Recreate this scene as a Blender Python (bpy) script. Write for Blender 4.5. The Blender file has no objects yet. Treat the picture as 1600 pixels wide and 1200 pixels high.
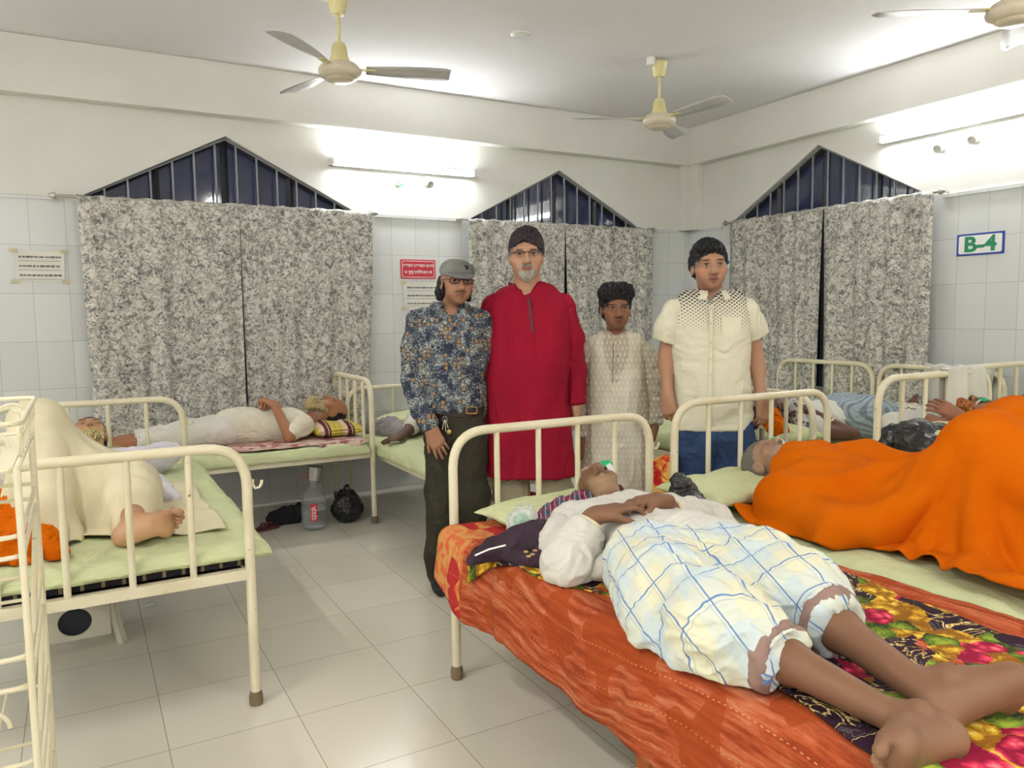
import bpy, math, random
import numpy as np
from mathutils import Vector, Matrix
from mathutils.geometry import tessellate_polygon

# ------------------------------------------------------------------ camera, world, exposure
S = bpy.context.scene
COL = S.collection
PI = math.pi
F = 1200.0                                   # focal length in pixels of the 1600x1200 frame
AX = np.array([[0.87188816, -0.05474647, 0.48663525],
               [-0.4895496, -0.0724043, 0.86896421],
               [-0.01233823, -0.9958717, -0.08992956]])   # rows: world x, y, z seen by the camera (right, down, forward)
CAM = np.array([-5.2155, -5.7419, 1.37])
cam_data = bpy.data.cameras.new('camera')
cam_data.sensor_width = 36.0
cam_data.lens = 36.0 * F / 1600.0
cam_data.clip_start = 0.05
cam = bpy.data.objects.new('camera', cam_data)
COL.objects.link(cam)
_right, _down, _fwd = AX[:, 0], AX[:, 1], AX[:, 2]
cam.matrix_world = Matrix(((_right[0], -_down[0], -_fwd[0], CAM[0]),
                           (_right[1], -_down[1], -_fwd[1], CAM[1]),
                           (_right[2], -_down[2], -_fwd[2], CAM[2]),
                           (0, 0, 0, 1)))
S.camera = cam
S.view_settings.view_transform = 'Standard'
S.view_settings.look = 'None'
S.view_settings.exposure = 0.92
S.view_settings.gamma = 1.0
S.view_settings.use_curve_mapping = False
world = bpy.data.worlds.new('night')
S.world = world
world.use_nodes = True
world.node_tree.nodes['Background'].inputs[0].default_value = (0.02, 0.03, 0.08, 1)
world.node_tree.nodes['Background'].inputs[1].default_value = 0.6

TUBE_POWER = 46.0

def ray(px, py):
    return AX @ np.array([(px - 800.0), (py - 600.0), F])
def onz(px, py, z):
    r = ray(px, py); return CAM + r * ((z - CAM[2]) / r[2])
def onx(px, py, x):
    r = ray(px, py); return CAM + r * ((x - CAM[0]) / r[0])
def ony(px, py, y):
    r = ray(px, py); return CAM + r * ((y - CAM[1]) / r[1])
_Fh = np.array([_fwd[0], _fwd[1], 0.0]); _Fh /= np.linalg.norm(_Fh)
_Rh = np.array([_Fh[1], -_Fh[0], 0.0])        # horizontal right of the view
def W(px, py, d):
    r = ray(px, py); return CAM + r * (d / (r @ _Fh))
def V(a): return np.array(a, float)
def unit(a):
    a = V(a); return a / (np.linalg.norm(a) + 1e-12)

# ------------------------------------------------------------------ materials
_mats = {}
def lin(c):
    return tuple((x / 255.0 / 12.92 if x / 255.0 <= 0.04045 else ((x / 255.0 + 0.055) / 1.055) ** 2.4) for x in c)
class NT:
    """small wrapper for building node trees"""
    def __init__(s, name):
        s.m = bpy.data.materials.new(name); s.m.use_nodes = True
        s.t = s.m.node_tree; s.n = s.t.nodes; s.b = s.n['Principled BSDF']
    def add(s, typ, **kw):
        n = s.n.new(typ)
        for k, v in kw.items():
            if k == 'op': n.operation = v
            else: setattr(n, k, v)
        return n
    def ln(s, a, b): s.t.links.new(a, b)
    def coord(s, which='Object', scale=None, rot=None, loc=None):
        tc = s.add('ShaderNodeTexCoord'); o = tc.outputs[which]
        if scale is not None or rot is not None or loc is not None:
            mp = s.add('ShaderNodeMapping')
            if scale is not None: mp.inputs['Scale'].default_value = scale
            if rot is not None: mp.inputs['Rotation'].default_value = rot
            if loc is not None: mp.inputs['Location'].default_value = loc
            s.ln(o, mp.inputs[0]); o = mp.outputs[0]
        return o
    def noise(s, vec, scale, detail=4, rough=0.55, dist=0.0):
        n = s.add('ShaderNodeTexNoise'); n.inputs['Scale'].default_value = scale
        n.inputs['Detail'].default_value = detail; n.inputs['Roughness'].default_value = rough
        n.inputs['Distortion'].default_value = dist
        s.ln(vec, n.inputs['Vector']); return n
    def voro(s, vec, scale, feature='F1', rnd=1.0):
        n = s.add('ShaderNodeTexVoronoi', feature=feature); n.inputs['Scale'].default_value = scale
        n.inputs['Randomness'].default_value = rnd
        s.ln(vec, n.inputs['Vector']); return n
    def ramp(s, fac, stops, interp='LINEAR'):
        r = s.add('ShaderNodeValToRGB'); cr = r.color_ramp; cr.interpolation = interp
        while len(cr.elements) < len(stops): cr.elements.new(0.5)
        for e, (p, c) in zip(cr.elements, stops):
            e.position = p; e.color = (*c, 1) if len(c) == 3 else c
        s.ln(fac, r.inputs[0]); return r.outputs[0]
    def mix(s, fac, a, b, blend='MIX'):
        m = s.add('ShaderNodeMix', data_type='RGBA', blend_type=blend)
        for sock, v in ((m.inputs[0], fac), (m.inputs[6], a), (m.inputs[7], b)):
            if isinstance(v, (int, float)): sock.default_value = v
            elif isinstance(v, tuple): sock.default_value = (*v, 1) if len(v) == 3 else v
            else: s.ln(v, sock)
        return m.outputs[2]
    def math(s, op, a, b=None, c=None, clamp=False):
        m = s.add('ShaderNodeMath', op=op); m.use_clamp = clamp
        for i, v in enumerate((a, b, c)):
            if v is None: continue
            if isinstance(v, (int, float)): m.inputs[i].default_value = v
            else: s.ln(v, m.inputs[i])
        return m.outputs[0]
    def sep(s, vec):
        n = s.add('ShaderNodeSeparateXYZ'); s.ln(vec, n.inputs[0]); return n.outputs
    def comb(s, x, y, z=0.0):
        n = s.add('ShaderNodeCombineXYZ')
        for i, v in enumerate((x, y, z)):
            if isinstance(v, (int, float)): n.inputs[i].default_value = v
            else: s.ln(v, n.inputs[i])
        return n.outputs[0]
    def bump(s, h, strength=0.3, dist=0.01):
        b = s.add('ShaderNodeBump'); b.inputs['Strength'].default_value = strength
        b.inputs['Distance'].default_value = dist
        s.ln(h, b.inputs['Height']); s.ln(b.outputs[0], s.b.inputs['Normal'])
    def color(s, c):
        if isinstance(c, tuple): s.b.inputs['Base Color'].default_value = (*c, 1)
        else: s.ln(c, s.b.inputs['Base Color'])
    def set(s, rough=0.6, metal=0.0, spec=0.5, **kw):
        s.b.inputs['Roughness'].default_value = rough; s.b.inputs['Metallic'].default_value = metal
        s.b.inputs['Specular IOR Level'].default_value = spec
        for k, v in kw.items(): s.b.inputs[k.replace('_', ' ')].default_value = v
        return s.m

def plain(name, rgb, rough=0.6, metal=0.0, spec=0.5, vary=0.06, vscale=8.0, bump=0.0, bscale=60.0, **kw):
    """procedural material: one colour (sRGB 0-255) with slight noise variation and optional bump"""
    if name in _mats: return _mats[name]
    t = NT(name); v = t.coord(); c = lin(rgb)
    n = t.noise(v, vscale, 3)
    d = tuple(max(0, x * (1 - vary * 2.2)) for x in c); l = tuple(min(1, x * (1 + vary * 1.6)) for x in c)
    t.color(t.ramp(n.outputs['Fac'], [(0.3, d), (0.7, l)]))
    if bump: t.bump(t.noise(v, bscale, 4).outputs['Fac'], bump, 0.004)
    _mats[name] = t.set(rough, metal, spec, **kw)
    return _mats[name]

# ------------------------------------------------------------------ objects
def link(name, me, mat=None, parent=None, smooth=True, loc=None):
    o = bpy.data.objects.new(name, me); COL.objects.link(o)
    if mat is not None:
        for m in (mat if isinstance(mat, (list, tuple)) else [mat]): me.materials.append(m)
    if smooth and hasattr(me, 'polygons') and len(me.polygons):
        me.polygons.foreach_set('use_smooth', [True] * len(me.polygons))
    if parent is not None:
        o.parent = parent
        o.matrix_parent_inverse = Matrix.Identity(4)
    return o
def mesh_from(name, verts, faces, mat=None, parent=None, smooth=True, origin=None, uv=None, angle=None):
    verts = np.asarray(verts, float).reshape(-1, 3)
    off = V((0, 0, 0))
    if parent is not None: off = V(parent['_org']) if '_org' in parent else V((0, 0, 0))
    elif origin is not None: off = V(origin)
    me = bpy.data.meshes.new(name)
    me.from_pydata((verts - off).tolist(), [], [tuple(f) for f in faces]); me.update()
    if uv is not None:
        l = me.uv_layers.new(name='UVMap'); idx = np.zeros(len(me.loops), int); me.loops.foreach_get('vertex_index', idx)
        l.data.foreach_set('uv', np.asarray(uv, float)[idx].ravel())
    o = link(name, me, mat, parent, smooth)
    if parent is None: o.location = off
    o['_org'] = [float(x) for x in off]
    if angle is not None:
        me.set_sharp_from_angle(angle=math.radians(angle))
    return o
def tag(o, label=None, cat=None, group=None, kind=None):
    if label: o['label'] = label
    if cat: o['category'] = cat
    if group: o['group'] = group
    if kind: o['kind'] = kind
    return o
def empty(name, loc, label=None, cat=None, group=None):
    o = bpy.data.objects.new(name, None); COL.objects.link(o); o.location = loc; o.empty_display_size = 0.05
    o['_org'] = [float(x) for x in loc]
    return tag(o, label, cat, group)
def solid(o, thick, off=0.0):
    m = o.modifiers.new('thick', 'SOLIDIFY'); m.thickness = thick; m.offset = off; return o
def bevel(o, w=0.004, seg=2):
    m = o.modifiers.new('bevel', 'BEVEL'); m.width = w; m.segments = seg; m.limit_method = 'ANGLE'; return o

class MB:
    """collects shapes into one mesh"""
    def __init__(s): s.v = []; s.f = []; s.n = 0
    def raw(s, v, f):
        v = np.asarray(v, float); s.v.append(v); s.f += [tuple(int(i) + s.n for i in q) for q in f]; s.n += len(v); return s
    def box(s, lo, hi, R=None, c=None):
        lo, hi = V(lo), V(hi)
        p = np.array([[x, y, z] for x in (lo[0], hi[0]) for y in (lo[1], hi[1]) for z in (lo[2], hi[2])])
        if R is not None: p = (p - c) @ np.asarray(R).T + c
        return s.raw(p, [(0, 1, 3, 2), (4, 6, 7, 5), (0, 4, 5, 1), (2, 3, 7, 6), (0, 2, 6, 4), (1, 5, 7, 3)])
    def tube(s, pts, r, n=12, caps=True, closed=False):
        pts = np.asarray(pts, float); m = len(pts)
        r = np.full(m, r) if np.isscalar(r) else np.asarray(r, float)
        t = np.gradient(pts, axis=0) if not closed else np.roll(pts, -1, 0) - np.roll(pts, 1, 0)
        t /= np.linalg.norm(t, axis=1)[:, None] + 1e-12
        a = V((0, 0, 1)) if abs(t[0][2]) < 0.9 else V((1, 0, 0))
        u = unit(np.cross(t[0], a)); ring = []
        ang = np.arange(n) * 2 * PI / n
        for i in range(m):
            u = unit(u - t[i] * (u @ t[i])); w = np.cross(t[i], u)
            ring.append(pts[i] + r[i] * (np.cos(ang)[:, None] * u + np.sin(ang)[:, None] * w))
        v = np.concatenate(ring); f = []
        for i in range(m if closed else m - 1):
            j = (i + 1) % m
            for k in range(n):
                q = (k + 1) % n; f.append((i * n + k, i * n + q, j * n + q, j * n + k))
        if caps and not closed:
            f.append(tuple(range(n))[::-1]); f.append(tuple((m - 1) * n + k for k in range(n)))
        return s.raw(v, f)
    def lathe(s, prof, c, axis=(0, 0, 1), n=32):
        """prof: list of (radius, height) around axis through c"""
        a = unit(axis); h = V((1, 0, 0)) if abs(a[0]) < 0.9 else V((0, 1, 0)); u = unit(np.cross(a, h)); w = np.cross(a, u)
        ang = np.arange(n) * 2 * PI / n; v = []; f = []
        for (r, z) in prof:
            v += list(V(c) + a * z + r * (np.cos(ang)[:, None] * u + np.sin(ang)[:, None] * w))
        for i in range(len(prof) - 1):
            for k in range(n):
                q = (k + 1) % n; f.append((i * n + k, i * n + q, (i + 1) * n + q, (i + 1) * n + k))
        if prof[0][0] > 1e-6: f.append(tuple(range(n))[::-1])
        if prof[-1][0] > 1e-6: f.append(tuple((len(prof) - 1) * n + k for k in range(n)))
        return s.raw(v, f)
    def prism(s, poly, n, thick):
        """poly: 3D points of a planar polygon, extruded by thick along n"""
        p = np.asarray(poly, float); m = len(p); q = p + unit(n) * thick
        return s.raw(np.concatenate([p, q]), [tuple(range(m))[::-1], tuple(range(m, 2 * m))] + [(i, (i + 1) % m, m + (i + 1) % m, m + i) for i in range(m)])
    def build(s, name, mat=None, parent=None, smooth=True, origin=None, angle=40):
        return mesh_from(name, np.concatenate(s.v), s.f, mat, parent, smooth, origin, angle=angle if smooth else None)

def bend(pts, r, seg=7):
    """polyline with rounded corners"""
    pts = [V(p) for p in pts]; out = [pts[0]]
    for i in range(1, len(pts) - 1):
        a, b, c = pts[i - 1], pts[i], pts[i + 1]; u, w = unit(a - b), unit(c - b)
        d = min(r, np.linalg.norm(a - b) * .49, np.linalg.norm(c - b) * .49)
        for t in np.linspace(0, 1, seg):
            p0, p1 = b + u * d, b + w * d
            out.append((1 - t) ** 2 * p0 + 2 * t * (1 - t) * (b * 0.93 + (p0 + p1) / 2 * 0.07) + t * t * p1)
    out.append(pts[-1]); return np.array(out)

# ------------------------------------------------------------------ numpy noise
def vnoise(p, seed=0):
    p = np.asarray(p, float); i = np.floor(p).astype(np.int64); f = p - i; f = f * f * (3 - 2 * f)
    def h(ix, iy, iz):
        n = (ix * 374761393 + iy * 668265263 + iz * 1274126177 + seed * 974634777) & 0x7fffffff
        n = ((n ^ (n >> 13)) * 1274126177) & 0x7fffffff
        return ((n ^ (n >> 16)) & 0xffff) / 32767.5 - 1.0
    x, y, z = i[..., 0], i[..., 1], i[..., 2]; fx, fy, fz = f[..., 0], f[..., 1], f[..., 2]
    l = lambda a, b, t: a + (b - a) * t
    return l(l(l(h(x, y, z), h(x + 1, y, z), fx), l(h(x, y + 1, z), h(x + 1, y + 1, z), fx), fy),
             l(l(h(x, y, z + 1), h(x + 1, y, z + 1), fx), l(h(x, y + 1, z + 1), h(x + 1, y + 1, z + 1), fx), fy), fz)
def fbm(p, seed=0, oct=3):
    s = 0; a = 1.0; p = np.asarray(p, float)
    for k in range(oct): s = s + a * vnoise(p * 2 ** k + 17.3 * k, seed + k); a *= .5
    return s
def ridged(p, seed=0, oct=2):
    s = 0; a = 1.0; p = np.asarray(p, float)
    for k in range(oct): s = s + a * (1 - 2 * np.abs(vnoise(p * 2 ** k + 7.1 * k, seed + k))); a *= .5
    return s

# ------------------------------------------------------------------ shared materials
def m_metal():
    t = NT('cream_enamel'); v = t.coord()
    n = t.noise(v, 6, 4); base = t.ramp(n.outputs['Fac'], [(0.3, lin((222, 212, 178))), (0.7, lin((236, 229, 204)))])
    w = t.noise(v, 45, 5, 0.7); mask = t.ramp(w.outputs['Fac'], [(0.655, (0, 0, 0)), (0.70, (1, 1, 1))])
    t.color(t.mix(mask, base, lin((152, 124, 84)))); t.bump(w.outputs['Fac'], 0.08, 0.002)
    return t.set(0.32, 0, 0.5)
ENAMEL = m_metal()
def m_sheet(name, rgb, k=1.0):
    t = NT(name); v = t.coord(); c = lin(rgb)
    n = t.noise(v, 5, 4); t.color(t.ramp(n.outputs['Fac'], [(0.3, tuple(x * .93 for x in c)), (0.7, c)]))
    h = t.noise(t.coord(scale=(1, 1, 2.0)), 9, 4, 0.55, 0.8)
    f = t.noise(v, 500, 2)
    t.bump(t.math('MULTIPLY_ADD', f.outputs['Fac'], 0.02, h.outputs['Fac']), 0.5 * k, 0.03)
    return t.set(0.85, 0, 0.2)
GREEN = m_sheet('pale_green_sheet', (208, 215, 168))
def m_wallpaint():
    t = NT('white_wall_paint'); v = t.coord()
    n = t.noise(v, 1.5, 5, 0.6); t.color(t.ramp(n.outputs['Fac'], [(0.3, lin((222, 220, 212))), (0.7, lin((230, 229, 222)))]))
    t.bump(t.noise(v, 12, 6, 0.6).outputs['Fac'], 0.1, 0.01); return t.set(0.75, 0, 0.25)
PAINT = m_wallpaint()
def m_ceiling():
    t = NT('white_ceiling_paint'); v = t.coord()
    n = t.noise(v, 1.2, 5, 0.6); t.color(t.ramp(n.outputs['Fac'], [(0.3, lin((228, 225, 226))), (0.7, lin((235, 232, 233)))]))
    t.bump(t.noise(v, 6, 6, 0.6).outputs['Fac'], 0.15, 0.01); return t.set(0.85, 0, 0.2)
CEIL = m_ceiling()
def m_walltile(name, axis, off):
    """glazed wall tiles 0.2 x 0.305 with thin grout; axis 0: along world x, 1: along y"""
    t = NT(name); g = t.add('ShaderNodeNewGeometry').outputs['Position']; s = t.sep(g)
    u = t.math('DIVIDE', t.math('ADD', s[axis], off + 40 * 0.2), 0.2); w = t.math('DIVIDE', t.math('ADD', s[2], 4 * 0.305 - 2.15 + 40 * .305), 0.305)
    def edge(x, wd):
        f = t.math('FRACT', x); return t.math('LESS_THAN', t.math('MINIMUM', f, t.math('SUBTRACT', 1.0, f)), wd)
    e = t.math('MAXIMUM', edge(u, 0.006), edge(w, 0.004))
    cell = t.comb(t.math('FLOOR', u), t.math('FLOOR', w)); wn = t.add('ShaderNodeTexWhiteNoise'); t.ln(cell, wn.inputs[0])
    base = t.ramp(wn.outputs['Value'], [(0, lin((212, 214, 213))), (1, lin((224, 226, 225)))])
    t.color(t.mix(e, base, lin((168, 168, 162)))); t.bump(t.math('SUBTRACT', 1.0, e), 0.25, 0.002)
    return t.set(0.22, 0, 0.5)
TILE_A = m_walltile('wall_tiles_long_side', 0, 0.06)
TILE_B = m_walltile('wall_tiles_short_side', 1, 0.03)
def m_floor():
    t = NT('polished_floor_tiles'); g = t.add('ShaderNodeNewGeometry').outputs['Position']; s = t.sep(g)
    u = t.math('DIVIDE', t.math('ADD', s[0], 5.04 + 41), 0.41); w = t.math('DIVIDE', t.math('ADD', s[1], 3.163 + 41), 0.41)
    def edge(x, wd):
        f = t.math('FRACT', x); return t.math('LESS_THAN', t.math('MINIMUM', f, t.math('SUBTRACT', 1.0, f)), wd)
    e = t.math('MAXIMUM', edge(u, 0.0036), edge(w, 0.0036))
    cell = t.comb(t.math('FLOOR', u), t.math('FLOOR', w)); wn = t.add('ShaderNodeTexWhiteNoise'); t.ln(cell, wn.inputs[0])
    base = t.ramp(wn.outputs['Value'], [(0, lin((226, 221, 204))), (1, lin((233, 229, 213)))])
    cl = t.noise(g, 3.0, 5, 0.6); base = t.mix(t.math('MULTIPLY', cl.outputs['Fac'], 0.2), base, lin((208, 200, 178)))
    sp = t.voro(g, 5.0); spot = t.math('LESS_THAN', sp.outputs['Distance'], 0.012)
    base = t.mix(spot, base, lin((90, 80, 66)))
    t.color(t.mix(e, base, lin((168, 160, 140))))
    t.bump(t.math('SUBTRACT', 1.0, e), 0.2, 0.001)
    r = t.noise(g, 7, 4); t.ln(t.math('MULTIPLY_ADD', r.outputs['Fac'], 0.16, 0.10), t.b.inputs['Roughness'])
    m = t.set(0.16, 0, 0.5); t.ln(t.math('MULTIPLY_ADD', r.outputs['Fac'], 0.16, 0.10), t.b.inputs['Roughness']); return m
FLOOR = m_floor()
def m_curtain():
    t = NT('floral_curtain_print'); v = t.coord('UV')
    d = t.noise(v, 5, 3); vv = t.mix(0.06, v, d.outputs['Color'], 'ADD')
    a = t.noise(vv, 11, 5, 0.72, 1.6); b = t.noise(vv, 34, 4, 0.6, 1.2); c = t.voro(vv, 44); e = t.noise(vv, 70, 3, 0.6)
    base = t.ramp(b.outputs['Fac'], [(0.36, lin((150, 148, 143))), (0.47, lin((188, 185, 176))), (0.58, lin((222, 219, 210)))])
    lf = t.ramp(a.outputs['Fac'], [(0.44, (0, 0, 0)), (0.58, (1, 1, 1))])
    col = t.mix(lf, base, t.ramp(b.outputs['Fac'], [(0.40, lin((112, 111, 112))), (0.5, lin((166, 162, 155))), (0.6, lin((208, 204, 193)))]))
    dk = t.math('MULTIPLY', t.math('LESS_THAN', c.outputs['Distance'], 0.24), t.math('GREATER_THAN', a.outputs['Fac'], 0.47))
    dk = t.math('MULTIPLY', dk, t.math('GREATER_THAN', e.outputs['Fac'], 0.48))
    t.color(t.mix(dk, col, lin((78, 78, 82))))
    t.bump(t.noise(v, 400, 2).outputs['Fac'], 0.15, 0.002)
    return t.set(0.9, 0, 0.15)
CURTAIN = m_curtain()
def m_glass():
    t = NT('dark_window_glass'); t.color((0.040, 0.050, 0.110)); return t.set(0.05, 0, 0.7)
GLASS = m_glass()
WFRAME = plain('dark_window_frame', (48, 50, 56), 0.4)
GRILLE = plain('grey_grille_paint', (140, 142, 150), 0.4)
ROD = plain('curtain_rod_steel', (190, 186, 178), 0.3, 0.8)
WHITEPL = plain('white_plastic', (232, 232, 228), 0.35)
BLADE = plain('fan_blade_enamel', (206, 204, 204), 0.35)
YELPL = plain('aged_yellow_plastic', (226, 216, 158), 0.4)
FANW = plain('fan_enamel', (218, 206, 184), 0.3)
def emit(name, col, s):
    t = NT(name); t.color((0.9, 0.9, 0.9)); t.b.inputs['Emission Color'].default_value = (*col, 1)
    t.b.inputs['Emission Strength'].default_value = s; return t.set(0.5)
TUBE = emit('lit_tube_lamp', (0.95, 0.98, 1.0), TUBE_POWER); TUBE2 = emit('lit_tube_lamp_bright', (1.0, 0.98, 0.93), TUBE_POWER * 2.6)
GREENLED = emit('green_pilot_light', (0.02, 1.0, 0.25), 2.0)

# ------------------------------------------------------------------ the room
XL, YB, ZC = -8.8, -9.0, 3.10
def struct(o): o['kind'] = 'structure'; return o
struct(MB().box((XL, YB, -0.1), (0.2, 0.2, 0)).build('floor', FLOOR, smooth=False))
struct(MB().box((XL, YB, ZC), (0.2, 0.2, ZC + 0.1)).build('ceiling', CEIL, smooth=False))
def wall_with_holes(name, L0, L1, holes, ax, deep=0.16):
    """wall plane at 0 on the other axis with pentagon openings; front at 0, back at +deep; painted above the tiles"""
    def P3(a, z, d): return (a, d, z) if ax == 0 else (d, a, z)
    outer = [(L0, 0), (L1, 0), (L1, ZC), (L0, ZC)]
    # lower tiled field and upper painted field are faces of the same wall, cut at the tile top
    def poly(outl, hs, mi, mb_v, mb_f, mats):
        loops = [[Vector((a, z, 0)) for a, z in outl]] + [[Vector((a, z, 0)) for a, z in h] for h in hs]
        tri = tessellate_polygon(loops); base = len(mb_v); flat = [p for l in loops for p in l]
        mb_v += [P3(p.x, p.y, 0) for p in flat]
        for t in tri: mb_f.append(tuple(base + i for i in t)); mats.append(mi)
    v, f, m = [], [], []
    T = 2.15
    low, up = [], []
    for (a0, a1, z0, ze, za) in holes:
        am = (a0 + a1) / 2
        # cut of the sloping head at the tile line
        if ze < T:
            k = (T - ze) / (za - ze); l, r = a0 + (am - a0) * k, a1 - (a1 - am) * k
            low.append([(a0, z0), (a1, z0), (a1, ze), (r, T - 1e-4), (l, T - 1e-4), (a0, ze)]); up.append([(l, T + 1e-4), (r, T + 1e-4), (am, za)])
        else:
            low.append([(a0, z0), (a1, z0), (a1, T - 1e-4), (a0, T - 1e-4)]); up.append([(a0, T + 1e-4), (a1, T + 1e-4), (a1, ze), (am, za), (a0, ze)])
    poly([(L0, 0), (L1, 0), (L1, T), (L0, T)], low, 1, v, f, m)
    poly([(L0, T), (L1, T), (L1, ZC), (L0, ZC)], up, 0, v, f, m)
    for (a0, a1, z0, ze, za) in holes:                      # reveals
        am = (a0 + a1) / 2; lp = [(a0, z0), (a1, z0), (a1, ze), (am, za), (a0, ze)]
        for i in range(5):
            (p, q), (r, s) = lp[i], lp[(i + 1) % 5]; b = len(v)
            v += [P3(p, q, 0), P3(r, s, 0), P3(r, s, deep), P3(p, q, deep)]; f.append((b, b + 1, b + 2, b + 3)); m.append(0)
    # back skin
    b = len(v); v += [P3(L0, 0, deep), P3(L1, 0, deep), P3(L1, ZC, deep), P3(L0, ZC, deep)]
    o = mesh_from(name, v, f, [PAINT, TILE_A if ax == 0 else TILE_B], smooth=False)
    for p, i in zip(o.data.polygons, m): p.material_index = i
    import bmesh
    bm = bmesh.new(); bm.from_mesh(o.data)
    bmesh.ops.delete(bm, geom=[x for x in bm.verts if not x.link_faces], context='VERTS'); bm.to_mesh(o.data); bm.free()
    return struct(o)
WIN_A = [(-5.165, -3.355, 0.75, 2.165, 2.632), (-2.385, -0.615, 0.75, 2.155, 2.617)]
WIN_B = [(-2.42, -0.53, 0.75, 2.165, 2.69)]
wall_with_holes('wall_back', XL, 0.0, WIN_A, 0)
wall_with_holes('wall_right', YB, 0.0, WIN_B, 1)
struct(MB().box((XL - .1, YB, 0), (XL, 0.2, ZC)).build('wall_left', PAINT, smooth=False))
struct(MB().box((XL, YB - .1, 0), (0.2, YB, ZC)).build('wall_front', PAINT, smooth=False))
bx = plain('beam_paint', (228, 226, 219), 0.75)
struct(bevel(MB().box((XL, -0.10, 2.752), (0.0, 0.0, ZC)).build('trim_1', PAINT, smooth=False), 0.006))
struct(bevel(MB().box((-0.10, YB, 2.757), (0.0, 0.0, ZC)).build('trim_2', PAINT, smooth=False), 0.006))
struct(bevel(MB().box((-0.15, -0.08, 2.15), (0, 0, 2.76)).box((-0.08, -0.18, 2.15), (0, -0.0, 2.76)).build('trim_3', PAINT, smooth=False), 0.004))
struct(MB().box((XL, -0.012, 2.13), (-5.30, 0, 2.152)).box((-3.2, -0.012, 2.13), (-2.46, 0, 2.152)).box((-.52, -0.012, 2.13), (0, 0, 2.152)).build('trim_4', TILE_A, smooth=False))
struct(MB().box((-0.012, YB, 2.13), (0, -2.52, 2.152)).box((-0.012, -.44, 2.13), (0, 0, 2.152)).build('trim_5', TILE_B, smooth=False))

def window(n, a0, a1, z0, ze, za, ax):
    am = (a0 + a1) / 2; d0 = 0.10
    P3 = (lambda a, z, d: (a, d, z)) if ax == 0 else (lambda a, z, d: (d, a, z))
    root = empty('window_%d' % n, P3(am, z0, d0)); root['kind'] = 'structure'
    pts = [(a0, z0), (a1, z0), (a1, ze), (am, za), (a0, ze)]
    v = [P3(a, z, d0 + .012) for a, z in pts]
    mesh_from('pane', v, [(0, 1, 2, 3, 4)], GLASS, root, False)
    mb = MB(); loop = [V(P3(a, z, d0)) for a, z in pts]
    for i in range(5): mb.tube([loop[i], loop[(i + 1) % 5]], 0.022, 4)
    for a in np.linspace(a0, a1, 5)[1:-1]:
        top = ze + (za - ze) * (1 - abs(a - am) / (a1 - am)); mb.tube([P3(a, z0, d0), P3(a, top, d0)], 0.024, 4)
    mb.build('window_frame', WFRAME, root, False)
    k = int((a1 - a0) / 0.135)
    g = MB()
    for i in range(1, k):
        a = a0 + (a1 - a0) * i / k; top = ze + (za - ze) * (1 - abs(a - am) / (a1 - am)); c = P3(a, 0, 0.035)
        lo = [c[0] - .006, c[1] - .006, z0]; hi = [c[0] + .006, c[1] + .006, top - .01]; g.box(lo, hi)
    e = 0.012
    for s in (-1, 1):
        g.tube([P3(am, za - .015, .035), P3(am + s * (a1 - am), ze - .005, .035)], 0.008, 6)
    g.build('window_grille', GRILLE, root, False)
for i, w in enumerate(WIN_A): window(i + 1, *w, 0)
window(3, *WIN_B[0], 1)

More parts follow.
